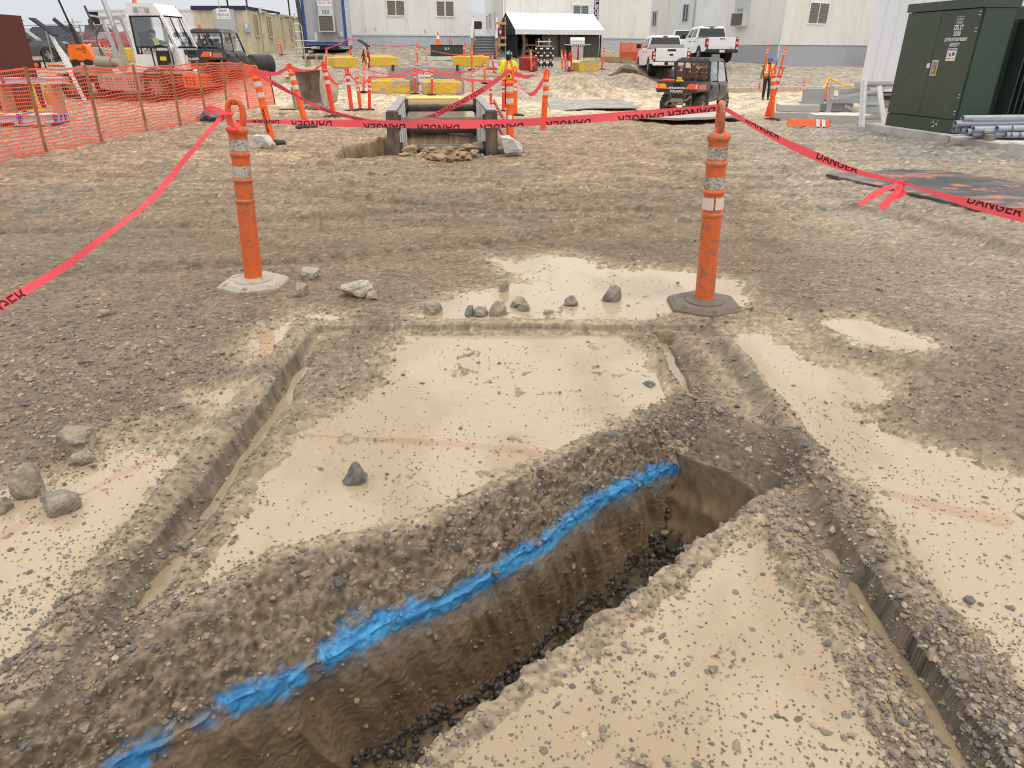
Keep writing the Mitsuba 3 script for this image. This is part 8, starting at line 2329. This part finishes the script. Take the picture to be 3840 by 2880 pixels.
text_on(k, 'TOYOTA LIFT', .065, (1.38, y0 - .006, 1.695), (1, 0, 0), (0, 0, 1), color=(0.10, 0.10, 0.11), width=.66)
put(k, 'logo', [box(xf + .013, xf + .019, y1 - .62, y1 - .56, 1.36, 1.72), box(xf + .013, xf + .019, y1 - .56, y1 - .48, 1.36, 1.40), box(xf + .013, xf + .019, y1 - .56, y1 - .48, 1.68, 1.72)], 'matte', (0.03, 0.03, 0.03), False)
text_on(k, 'Dillon', .10, (xf + .016, y1 - .38, 1.56), (0, 1, 0), (0, 0, 1), color=(0.12, 0.12, 0.12), width=.30)
put(k, 'battery_box', box(1.72, 2.25, y0 - .30, y0 - .02, 1.22, 1.78, .03), 'matte', (0.03, 0.032, 0.034), False)
put(k, 'warning_plate', box(1.88, 2.12, y0 - .306, y0 - .301, 1.45, 1.58), 'matte', (0.70, 0.52, 0.06), False)
put(k, 'grab_rail', tube(spline([(1.65, y0 - .34, 1.2), (1.62, y0 - .34, 1.85), (1.95, y0 - .34, 1.95), (2.3, y0 - .34, 1.85), (2.32, y0 - .34, 1.2)], 20), .025, 6), 'matte', (0.03, 0.03, 0.03), True)
put(k, 'mirror', [box(2.25, 2.32, y0 - .42, y0 - .20, 2.05, 2.50, .02), bar((xt, y0, 2.62), (2.3, y0 - .34, 2.58), .03, .03), bar((2.3, y0 - .34, 2.6), (2.35, y0 - .34, 1.3), .04, .04, up=(1, 0, 0))], 'matte', (0.30, 0.30, 0.30), False)
put(k, 'mirror', trimesh.creation.icosphere(2, 1).apply_scale([.06, .13, .17]).apply_translation((2.46, y0 - .34, 1.85)), 'metal', (0.7, 0.7, 0.72), True)
put(k, 'roof_lamp', [box(1.05, 1.16, y0 - .12, y0 + .02, zc1 - .30, zc1 - .14, .02), box(1.5, 1.62, y0 - .12, y0 + .02, zc1 - .30, zc1 - .14, .02), bar((1.1, y0 - .06, zc1 - .15), (1.6, y0 - .06, zc1 - .15), .03, .03)], 'metal', (0.5, 0.5, 0.5), False)
put(k, 'beacon', lathe([(0, 0), (.09, 0), (.07, .15), (0, .16)], 12).apply_translation((.6, -.2, zc1 - .01)), 'paint', (0.85, 0.16, 0.03), 40)
put(k, 'exhaust_stack', tube(spline([(.12, -.85, 1.2), (.05, -.85, 2.2), (-.12, -.85, 3.1), (-.38, -.85, 4.2)], 14), .085, 12), 'metal', (0.58, 0.57, 0.55), True)
put(k, 'heat_shield', [bar((.27, -.92, 1.25), (.02, -.92, 2.6), .16, .03, up=(0, 1, 0))] + [trimesh.creation.icosphere(0, .02).apply_translation((.29 - .25 * u + dx, -.945, 1.3 + 1.3 * u)) for u in np.linspace(0, 1, 14) for dx in (-.05, .03)], 'matte', (0.40, 0.37, 0.32), False)
put(k, 'headache_rack', [bar((-.10, y, 1.05), (-.55, y, 2.9), .12, .10, up=(0, 1, 0)) for y in (-.7, .5)] + [bar((-.55, -.8, 2.9), (-.55, .6, 2.9), .08, .08), bar((-.55, -.6, 2.9), (.35, -.6, 2.95), .07, .07), bar((-1.0, -.7, 2.98), (-.5, -.7, 2.9), .06, .06)], 'metal', (0.60, 0.60, 0.60), False)
put(k, 'work_lamp', [tube([(-1.02, -.7, 2.5), (-1.02, -.7, 2.85)], .09, 10, ), bar((-1.0, -.7, 2.85), (-1.12, -.7, 3.3), .09, .04)], 'matte', (0.10, 0.085, 0.08), 40)
put(k, 'air_hoses', [tube(spline([(-.5, -.72, 2.7), (-.8, -.9, 2.1 + .1 * j), (-.55 - .1 * j, -.9, 1.5), (-.2, -.9, 1.2)], 16), .02, 6) for j in range(3)], 'matte', (0.10, 0.10, 0.10), True)
put(k, 'air_cleaner', [tube([(-.95, -.98, 1.38), (-.30, -.98, 1.38)], .20, 16), tube(spline([(-.30, -.98, 1.38), (-.05, -.98, 1.36), (.08, -.98, 1.1)], 8), .15, 12)], 'matte', (0.30, 0.27, 0.22), 40)
bp = put(k, 'bumper', box(2.5, 3.15, -1.15, 1.15, .50, .98, .03), 'paint', (0.80, 0.13, 0.03), False)
put(bp, 'bumper_slots', [box(2.62 + .14 * i, 2.71 + .14 * i, -1.156, -1.151, .60 + .11 * j, .67 + .11 * j) for i in range(3) for j in range(3)] + [box(3.151, 3.156, -.9 + .16 * i, -.8 + .16 * i, .60 + .11 * j, .67 + .11 * j) for i in range(12) for j in range(3)], 'matte', (0.02, 0.02, 0.02), False)
for y in (-.85, .75):
    put(k, 'headlight', trimesh.creation.icosphere(2, .11).apply_translation((2.95, y, 1.05)), 'dark_glass', (0.85, 0.85, 0.85), True)

# ---------------------------------------------------------------- orange light tower generator
p = ground_at(297, 252)
M = mat(p + [0, .5, 0], 8)
k = thing('light_tower', 'orange trailer mounted generator with a tall folded mast, behind the mesh fence', 'generator', M)
s = upto(M, 165) / 1.75
for nm, m, c, bs in (('housing', hull_pts([(x, y, z) for y in (-.45, .45) for x, z in ((-.75, .55), (.95, .55), (-.80, 1.2), (-.62, 1.70), (.55, 1.74), (.72, 1.55), (.98, .80))]), (0.86, 0.17, 0.015), 'paint'), ('base_frame', [box(-1.1, 1.2, -.5, .5, .40, .55), bar((.9, 0, .5), (2.2, 0, .48), .12, .1), bar((-2.2, -.3, .62), (-1, -.3, .55), .08, .08)], (0.05, 0.05, 0.05), 'matte'), ('side_vent', [box(.32 + .1 * i, .39 + .1 * i, -.456, -.451, 1.1 + .1 * j, 1.17 + .1 * j) for i in range(3) for j in range(5)], (0.25, 0.06, 0.01), 'matte'), ('mast', [bar((.05, -.1, 1.7), (-.28, 0, 3.2), .22, .22, up=(0, 1, 0)), bar((-.22, 0, 2.8), (-1.25, 0, 7.4), .12, .12, up=(0, 1, 0))], (0.03, 0.03, 0.035), 'matte'), ('light_bar', [bar((-1.35, -.2, 3.55), (-.35, -.2, 2.6), .30, .06, up=(0, 1, 0))], (0.06, 0.06, 0.065), 'matte'), ('outrigger', [bar((-2.2, -.35, .35), (-2.2, -.35, .95), .08, .08), bar((2.2, -.3, .30), (2.2, -.3, .9), .08, .08), bar((1.2, -.3, .62), (2.2, -.3, .7), .10, .10)], (0.40, 0.42, 0.40), 'matte')):
    for q in (m if isinstance(m, list) else [m]):
        q.apply_scale(s)
    put(k, nm, m, bs, c, False)
for sx in (-.35, .6):
    wm = tube([(sx * s, -.62 * s, .32 * s), (sx * s, -.45 * s, .32 * s)], .32 * s, 18)
    put(k, 'wheel', wm, 'matte', TYRE, 40)
text_on(k, '178', .16 * s, (.05 * s, -.46 * s, 1.35 * s), (1, 0, 0), (0, 0, 1), color=(0.10, 0.03, 0.01))
p = ground_at(150, 258)
k = thing('wheel_chock_dolly', 'small black dolly with an orange wheel behind the fence', 'dolly', mat(p))
put(k, 'frame', [box(-.35, .05, -.15, .15, .02, .35, .03), bar((.35, 0, 0), (.32, 0, .75), .06, .05)], 'matte', DARKP, False)
put(k, 'wheel', tube([(-.05, -.2, .17), (-.05, -.15, .17)], .12, 12), 'paint', (0.8, 0.12, 0.03), 40)

# ---------------------------------------------------------------- white truck cab glimpsed between two trailers
p = at(1792, 148, 62)
M = mat([p[0], p[1], p[2] - 1.3], 0)
k = thing('semi_truck', 'white highway truck with sleeper cab glimpsed above the wooden steps', 'truck', M)
put(k, 'sleeper', hull_pts([(x, y, z) for y in (-.1, 2.2) for x, z in ((-1.4, .6), (-1.4, 3.3), (-.6, 3.42), (.4, 3.1), (1.2, 2.6), (1.3, .6))]), 'gloss', (0.72, 0.75, 0.80), 25)
put(k, 'hood', hull_pts([(x, y, z) for y in (0.1, 2.0) for x, z in ((1.2, .6), (1.2, 1.9), (2.6, 1.6), (2.8, .6))]), 'gloss', (0.72, 0.75, 0.80), 25)
put(k, 'window', prism(rr(-.35, .35, 2.05, 2.6, .1), -.115, -.101), 'dark_glass', (0.03, 0.03, 0.04), False)
put(k, 'exhaust_stack', tube([(-1.5, .2, .6), (-1.5, .2, 3.6)], .12, 10), 'matte', (0.04, 0.04, 0.05), 40)
put(k, 'fairing_trim', [box(-1.3, 1.1, -.112, -.101, 1.60, 1.63), box(-.9, -.87, -.112, -.101, .7, 3.2)], 'matte', (0.45, 0.5, 0.56), False)
for x in (-.6, 2.0):
    put(k, 'wheel', tube([(x, -.08, .5), (x, .3, .5)], .5, 20), 'matte', TYRE, 40)

# ---------------------------------------------------------------- chain link fence before the parked cars
k = thing('chain_link_fence', 'grey chain link fence with round posts in front of the parked cars', 'fence')
posts = [((60, 235), (48, 100)), ((200, 226), (176, 100)), ((330, 232), (318, 108)), ((458, 236), (443, 116)), ((560, 240), (545, 118))]
pb, ptp = [], []
for b_, t_ in posts:
    q = ground_at(*b_)
    y_ = min(max(q[1], 43.5), 46.5)
    q = at(b_[0], b_[1], y_)
    q[2] = float(height(np.array([q[0]]), np.array([q[1]]), False)[0][0])
    pb.append(q), ptp.append(q + [0, 0, 2.0])
    put(k, 'post', tube([q, q + [0, 0, 2.05]], .045, 10), 'metal', (0.42, 0.43, 0.43), 40)
for i in range(len(pb) - 1):
    put(k, 'top_rail', tube([ptp[i], ptp[i + 1]], .025, 8), 'metal', (0.45, 0.46, 0.46), 40)
    L = np.linalg.norm(pb[i + 1] - pb[i])
    f_ = lambda s, z: pb[i] + (pb[i + 1] - pb[i]) * (s / L) + np.array([0, 0, z])
    ws_ = []
    for s in np.arange(-2.0, L, .16):
        for sg2 in (1, -1):
            a0, a1 = s, s + 2.0
            z0, z1 = (0, 2.0) if sg2 > 0 else (2.0, 0)
            c0, c1 = max(a0, 0), min(a1, L)
            if c1 - c0 < .05:
                continue
            zz = lambda q: z0 + (z1 - z0) * (q - a0) / 2.0
            ws_.append(tube([f_(c0, zz(c0)), f_(c1, zz(c1))], .0028, 3, caps=False))
    put(k, 'wire_mesh', ws_, 'metal', (0.42, 0.43, 0.44), False)
single('concrete_block', 'bright yellow painted concrete block behind the orange generator', 'concrete block', box(-.2, 2.1, 0, .7, 0, .78, .08), 'matte', (0.66, 0.47, 0.04), False, M=place(462, 224, 44, 88), group='painted concrete blocks closing off the works')
single('concrete_block', 'bare grey concrete block behind the orange generator, left of the yellow one', 'concrete block', box(-.6, .8, 0, .7, 0, .85, .05), 'matte', (0.42, 0.41, 0.38), False, M=place(368, 216, 45, 88))

# ---------------------------------------------------------------- clutter behind the mesh fence
p = ground_at(100, 300)


def beam_pack(px0, px1, py, y, z, label, n, color, trim):
    a, b_ = at(px0, py, y), at(px1, py, y)
    k = thing('steel_beam_pack', label, 'steel beams', mat([a[0], y, 0]))
    L = b_[0] - a[0]
    for i in range(n):
        put(k, 'beam', [box(0, L, .16 * i, .16 * i + .13, a[2] - .02, a[2]), box(0, L, .16 * i + .05, .16 * i + .08, a[2] - .14, a[2] - .02), box(0, L, .16 * i, .16 * i + .13, a[2] - .16, a[2] - .14)], 'paint', color, False)
    for x in trim:
        put(k, 'strap', box(L * x, L * x + .06, -.01, .16 * n, a[2] - .19, a[2] + .012), 'matte', (0.05, 0.10, 0.45), False)
    for x in (.1, .55, .9):
        put(k, 'bearer', box(L * x, L * x + .12, .0, .16 * n, float(height(np.array([a[0] + L * x]), np.array([y]))[0][0]) - .05, a[2] - .16), 'matte', (0.40, 0.28, 0.17), False)


beam_pack(-330, 222, 292, 22.0, 0, 'upper white steel beams resting on bearers behind the left end of the fence', 3, (0.55, 0.56, 0.60), (.6,))
beam_pack(-330, 212, 430, 15.8, 0, 'lower pale beams with blue straps near the left end of the fence', 3, (0.52, 0.52, 0.58), (.72, .97))
k = single('rusty_crate', 'dark rusty steel crate behind the left end of the fence', 'crate', [box(-3.4, 0, 0, 1.2, 0, .95, .02)] + [box(-3.4 + .45 * i, -3.34 + .45 * i, -.03, -.002, 0, .95) for i in range(8)], 'matte', (0.11, 0.04, 0.035), False, M=mat(ground_at(96, 420)))
p = ground_at(128, 418)
single('yellow_trestle', 'white and yellow trestle stand behind the left end of the fence', 'trestle', [bar((-.3, 0, 0), (-.2, 0, .85), .07, .07), bar((.3, 0, 0), (.2, 0, .85), .07, .07), box(-.35, .35, -.04, .04, .85, .95), box(-.45, .35, -.25, .25, 0, .07)], 'paint', (0.70, 0.50, 0.10), False, M=mat(p, -15))
p = ground_at(188, 400)
single('chain_bundle', 'orange yellow chain bundle hanging beside the trestle behind the fence', 'chain', [rock_mesh(np.random.default_rng(3), .13, .10, .32, 2, .5).apply_translation((0, 0, .32)), rock_mesh(np.random.default_rng(4), .16, .12, .12, 2, .5).apply_translation((.05, 0, .72))], 'paint', (0.72, 0.30, 0.02), False, M=mat(p))
b = at(322, 384, 25.0)
g = gp(322, 384)
k = thing('folding_sign', 'white folding sign seen edge on leaning behind the mesh fence', 'sign', mat(g))
hS = upto(mat(g), 128)
put(k, 'post', bar((0, 0, 0), (-.72 * hS / 2.5, 0, hS), .10, .10, up=(0, 1, 0)), 'paint', (0.72, 0.73, 0.75), False)
put(k, 'panel', hull_pts([(-.36, .02, hS * .42), (-.36, .08, hS * .42), (-.70, .02, hS * .98), (-.62, .6, hS * .70), (-.45, .5, hS * .50), (-.70, .08, hS * .98)]), 'paint', (0.70, 0.72, 0.75), False)
put(k, 'solar_panel', bar((-1.2, 0, hS * 1.22), (-.55, .1, hS * .98), .5, .05), 'matte', (0.03, 0.03, 0.035), False)
# ---------------------------------------------------------------- people
import manifold3d as m3


def ball(c, r):
    return m3.Manifold.sphere(r, 20).translate([float(q) for q in c])


def bone(a, b, ra, rb):
    return m3.Manifold.batch_hull([ball(a, ra), ball(b, rb)])


def limb(pts):
    out = None
    for (a, ra), (b, rb) in zip(pts[:-1], pts[1:]):
        q = bone(a, b, ra, rb)
        out = q if out is None else out + q
    return out


def smooth_mesh(man, size=0.03, it=8):
    q = man.refine_to_length(size).to_mesh()
    m = trimesh.Trimesh(np.array(q.vert_properties[:, :3]), np.array(q.tri_verts), process=True)
    trimesh.smoothing.filter_taubin(m, iterations=it)
    return m


def hand(wrist, d, n, s):
    """A relaxed hand from the wrist along d with the palm facing n; s = which side the thumb is on."""
    d, n = np.array(d, float) / np.linalg.norm(d), np.array(n, float)
    n -= d * (n @ d)
    n /= np.linalg.norm(n)
    a = np.cross(d, n) * s
    w = np.array(wrist, float)
    P = lambda u, v, t: w + d * u + a * v + n * t
    h = m3.Manifold.batch_hull([ball(P(.01, -.02, 0), .016), ball(P(.01, .02, 0), .016), ball(P(.085, -.033, 0), .012), ball(P(.085, .033, 0), .012)])
    for i, (v, L) in enumerate(((.032, .066), (.011, .076), (-.011, .072), (-.031, .056))):
        k0, k1, k2, k3 = P(.075, v, 0), P(.085 + L * .42, v, .010), P(.085 + L * .68, v, .026), P(.085 + L * .80, v, .044)
        h = h + limb([(k0, .0095), (k1, .0088), (k2, .0080), (k3, .0072)])
    h = h + limb([(P(.025, .025, .004), .013), (P(.055, .050, .016), .010), (P(.082, .055, .030), .0085)])
    return h


def person(label, M, hat, top, legs, skin, pose, vest=None, beard=False, hat_band=(0.7, 0.7, 0.7), hood=None, gloves=None):
    """Figure facing local +y; pose gives the arm joints (shoulder is fixed), leg joints and head turn."""
    k = thing('person', label, 'person', M)
    sh, hip = 0.19, 0.095
    # trousers and boots
    L, Rr = pose['left_leg'], pose['right_leg']
    leg = None
    for s, (knee, ankle) in ((-1, L), (1, Rr)):
        q = limb([((s * hip, 0, .92), .100), (knee, .072), (ankle, .058)])
        leg = q if leg is None else leg + q
    leg = leg + m3.Manifold.batch_hull([ball((-.09, 0, .94), .105), ball((.09, 0, .94), .105), ball((0, .0, 1.02), .13)])
    put(k, 'trousers', smooth_mesh(leg, .035), 'matte', legs, True)
    for s, (knee, ankle), t in ((-1, L, pose.get('toe_l', (0, .17))), (1, Rr, pose.get('toe_r', (0, .17)))):
        a = np.array(ankle)
        toe = a + [t[0], t[1], 0]
        toe[2] = .042
        b = m3.Manifold.batch_hull([ball(a, .058), ball((a[0], a[1] - .03, .045), .045), ball(toe, .042), ball((toe[0], toe[1], .035), .035)])
        put(k, 'boot', smooth_mesh(b, .025, 4), 'matte', (0.11, 0.075, 0.045), True)
    # jacket with both sleeves, one surface
    trunk = m3.Manifold.batch_hull([ball((-.11, 0, .98), .12), ball((.11, 0, .98), .12), ball((-.10, 0, 1.22), .125), ball((.10, 0, 1.22), .125)]) + m3.Manifold.batch_hull([ball((-.10, 0, 1.18), .125), ball((.10, 0, 1.18), .125), ball((-sh + .03, 0, 1.43), .075), ball((sh - .03, 0, 1.43), .075), ball((0, -.01, 1.46), .085)]) + bone((0, -.01, 1.45), (0, .0, 1.53), .075, .065)
    for s, key in ((-1, 'left_arm'), (1, 'right_arm')):
        el, wr = pose[key]
        trunk = trunk + limb([((s * sh, 0, 1.42), .072), (el, .056), (wr, .043)])
    jm = smooth_mesh(trunk, .03)
    put(k, 'jacket', jm, 'matte', top, True)
    for s, key in ((-1, 'left_arm'), (1, 'right_arm')):
        el, wr = (np.array(q) for q in pose[key])
        d = wr - el
        put(k, 'hand', smooth_mesh(hand(wr + d / np.linalg.norm(d) * .01, d, pose.get('palm', (0, 0, 1)) if s < 0 else pose.get('palm_r', pose.get('palm', (0, 0, 1))), s), .012, 2), 'matte', gloves or skin, True)
    if vest:
        v = np.array(jm.vertices)
        f = jm.faces
        c = v[f].mean(1)
        strip = pose['vest'](c)
        sub = trimesh.Trimesh(v + jm.vertex_normals * .012, f[strip], process=False)
        put(k, 'vest', sub, 'matte', vest, True)
        sel = pose['stripe'](c) & strip
        if sel.any():
            put(k, 'reflective_stripe', trimesh.Trimesh(v + jm.vertex_normals * .016, f[sel], process=False), 'paint', (0.75, 0.72, 0.55), True)
    # head: skull, jaw, nose, ears; face towards +y turned by head_yaw
    hy = pose.get('head', 0)
    HM = mat((0, 0.01, 1.53), hy)
    sk = m3.Manifold.batch_hull([ball((0, .0, .13), .088), ball((0, .03, .10), .080), ball((0, -.025, .14), .088)]) + m3.Manifold.batch_hull([ball((0, .055, .04), .045), ball((-.03, .02, .05), .045), ball((.03, .02, .05), .045), ball((0, .02, .12), .07)]) + bone((0, 0, -.04), (0, 0, .06), .055, .055)
    sk = sk + m3.Manifold.batch_hull([ball((0, .108, .115), .010), ball((0, .124, .082), .013), ball((0, .10, .075), .016)])
    for s in (-1, 1):
        sk = sk + m3.Manifold.batch_hull([ball((s * .086, -.005, .12), .012), ball((s * .092, -.012, .085), .012), ball((s * .082, .005, .10), .012)])
    put(k, 'head', smooth_mesh(sk, .012, 4), 'matte', skin, True, M=HM)
    for s in (-1, 1):
        put(k, 'eye', trimesh.creation.icosphere(1, .011).apply_translation((s * .032, .100, .108)), 'matte', (0.03, 0.025, 0.02), True, M=HM)
    put(k, 'mouth', box(-.022, .022, .094, .102, .040, .047), 'matte', (0.22, 0.08, 0.07), False, M=HM)
    if beard:
        put(k, 'beard', smooth_mesh(m3.Manifold.batch_hull([ball((0, .062, .012), .040), ball((-.045, .03, .03), .034), ball((.045, .03, .03), .034), ball((0, .07, .045), .030)]), .012, 3), 'matte', (0.03, 0.022, 0.018), True, M=HM)
    if hood:
        hh = m3.Manifold.batch_hull([ball((0, -.035, .10), .094), ball((0, -.03, .0), .088), ball((0, -.02, -.05), .085)])
        put(k, 'hood', smooth_mesh(hh, .02, 4), 'matte', hood, True, M=HM)
    if hat is not None:
        dome = trimesh.creation.icosphere(3, 1)
        v = np.array(dome.vertices)
        keep = v[dome.faces][:, :, 2].min(1) > -.12
        v = v * [.118, .140, .125] + [0, 0, .150]
        v[:, 2] += .006 * np.exp(-(v[:, 0] / .02) ** 2) * (v[:, 2] > .2)
        h = put(k, 'hard_hat', trimesh.Trimesh(v, dome.faces[keep], process=False), 'paint', hat, True, M=HM)
        a = np.linspace(0, 2 * np.pi, 33)[:-1]
        ring = [(0.128 * math.cos(t), .150 * math.sin(t) + (.03 if math.sin(t) > .3 else 0) * math.sin(t), .142) for t in a]
        put(h, 'brim', tube(ring, .012, 6, closed=True), 'paint', hat, True, M=HM)
        put(h, 'sticker', [box(-.03, .03, -.152, -.136, .17, .22), box(.085, .125, -.06, -.02, .17, .215)], 'paint', hat_band, False, M=HM)
    return k


SKIN = (0.42, 0.25, 0.18)
# worker seen from behind in bright yellow
p = gp(1908, 436)
yb = 26.0
p = at(1908, 400, yb)
p[2] = float(height(np.array([p[0]]), np.array([p[1]]), False)[0][0])
zt_ = at(1908, 187, yb)[2]
s = float(np.clip((zt_ - p[2]) / 1.83, .8, 1.25))
xm = lambda c: (c[:, 1] < .0) & (np.abs(np.abs(c[:, 0]) - (.05 + .28 * np.clip(1.5 - c[:, 2], 0, .35))) < .045) & (c[:, 2] > 1.12) & (np.abs(c[:, 0]) < .2)
person('worker in bright yellow jacket and green hard hat seen from behind near the trench box', mat(p, 6, scale=s), (0.012, 0.095, 0.060), (0.62, 0.78, 0.02), (0.025, 0.028, 0.04), SKIN,
       dict(left_leg=((-.10, .03, .50), (-.11, -.02, .09)), right_leg=((.11, .04, .50), (.12, .0, .09)), left_arm=((-.30, .03, 1.16), (-.24, .26, 1.10)), right_arm=((.30, .03, 1.16), (.24, .26, 1.10)), head=-14, vest=xm, stripe=lambda c: np.abs(np.sin(c[:, 2] * 16)) > 2, palm=(0, -.3, 1)), vest=(0.85, 0.16, 0.10), hood=(0.02, 0.022, 0.03))
# worker in the orange vest, turned left
p = ground_at(2868, 374)
zt_ = at(2884, 210, p[1])[2]
s = float(np.clip((zt_ - p[2]) / 1.83, .85, 1.2))
vs = lambda c: (c[:, 2] > 1.0) & (c[:, 2] < 1.5) & (np.abs(c[:, 0]) < .205) & ~((c[:, 1] > .03) & (np.abs(c[:, 0]) < .035))
ss = lambda c: (np.abs(c[:, 2] - 1.16) < .03) | ((np.abs(np.abs(c[:, 0]) - .115) < .024) & (c[:, 2] > 1.19))
person('worker in orange vest and blue hard hat standing on the road looking left', mat(p, 168, scale=s), (0.02, 0.10, 0.50), (0.24, 0.12, 0.045), (0.030, 0.030, 0.032), SKIN,
       dict(left_leg=((-.11, .05, .50), (-.13, -.02, .09)), right_leg=((.10, .03, .50), (.10, .0, .09)), left_arm=((-.27, -.04, 1.14), (-.24, .08, .90)), right_arm=((.28, -.02, 1.14), (.31, .06, .90)), head=-62, vest=vs, stripe=ss, palm=(1, 0, 0), palm_r=(-1, 0, 0)), vest=(0.88, 0.17, 0.02), beard=True, gloves=(0.55, 0.55, 0.55))
gl = mat(p, 168, scale=s) @ mat((.33, .10, .78))
single('orange_flag', 'small orange cloth hanging from the hand of the worker in the orange vest', 'cloth', hull_pts([(0, 0, .05), (.03, .02, .05), (-.06, 0, -.32), (.05, .03, -.36), (.02, -.03, -.12)]), 'matte', (0.85, 0.10, 0.05), False, M=gl)
# driver of the yard truck
seat = dict(left_leg=((-.11, .42, .78), (-.12, .50, .36)), right_leg=((.11, .42, .78), (.12, .50, .36)), left_arm=((-.26, .14, 1.18), (-.16, .42, 1.24)), right_arm=((.26, .14, 1.18), (.16, .42, 1.24)), head=0, palm=(0, 0, -1))
hv = lambda c: (c[:, 2] > 1.0) & (c[:, 2] < 1.5) & (np.abs(c[:, 0]) < .19)
st_ = lambda c: (np.abs(np.abs(c[:, 0]) - .11) < .028)
person('driver in a lime vest and dark cap sitting in the white yard truck', MY @ mat((1.12, -.3, .72), -90), None, (0.05, 0.05, 0.06), (0.03, 0.035, 0.05), SKIN, {**seat, 'vest': hv, 'stripe': st_}, vest=(0.45, 0.70, 0.04))
k_ = 'person_002'
put(k_, 'cap', smooth_mesh(m3.Manifold.batch_hull([ball((0, -.02, .17), .095), ball((0, .03, .17), .09), ball((0, .10, .15), .03)]), .02, 3), 'matte', (0.02, 0.02, 0.022), True, M=mat((0, .01, 1.53)))
person('driver in a lime jacket in the dark utility vehicle behind the yard truck', M3 @ mat((.62, .3, -.14), -90), (0.03, 0.05, 0.04), (0.45, 0.68, 0.05), (0.03, 0.035, 0.05), SKIN, seat, vest=None)
p = at(2658, 108, 57)
zg_ = float(height(np.array([p[0]]), np.array([p[1]]), False)[0][0])
q = at(2660, 104, 57.0)
person('person in a dark beanie whose head shows above the farther white pickup', mat([q[0], 57.0, q[2] - 1.76], 180), None, (0.05, 0.05, 0.05), (0.03, 0.03, 0.04), SKIN,
       dict(left_leg=((-.11, .03, .50), (-.11, 0, .09)), right_leg=((.11, .03, .50), (.11, .0, .09)), left_arm=((-.28, 0, 1.14), (-.26, .1, .92)), right_arm=((.28, 0, 1.14), (.26, .1, .92)), head=20))
put('person_004', 'beanie', smooth_mesh(m3.Manifold.batch_hull([ball((0, -.01, .16), .098), ball((0, .02, .16), .094)]), .02, 3), 'matte', (0.03, 0.04, 0.045), True, M=mat((0, .01, 1.53)))
TONES = mi.Float(np.array(list(PAIRS), float).ravel().astype(np.float32))
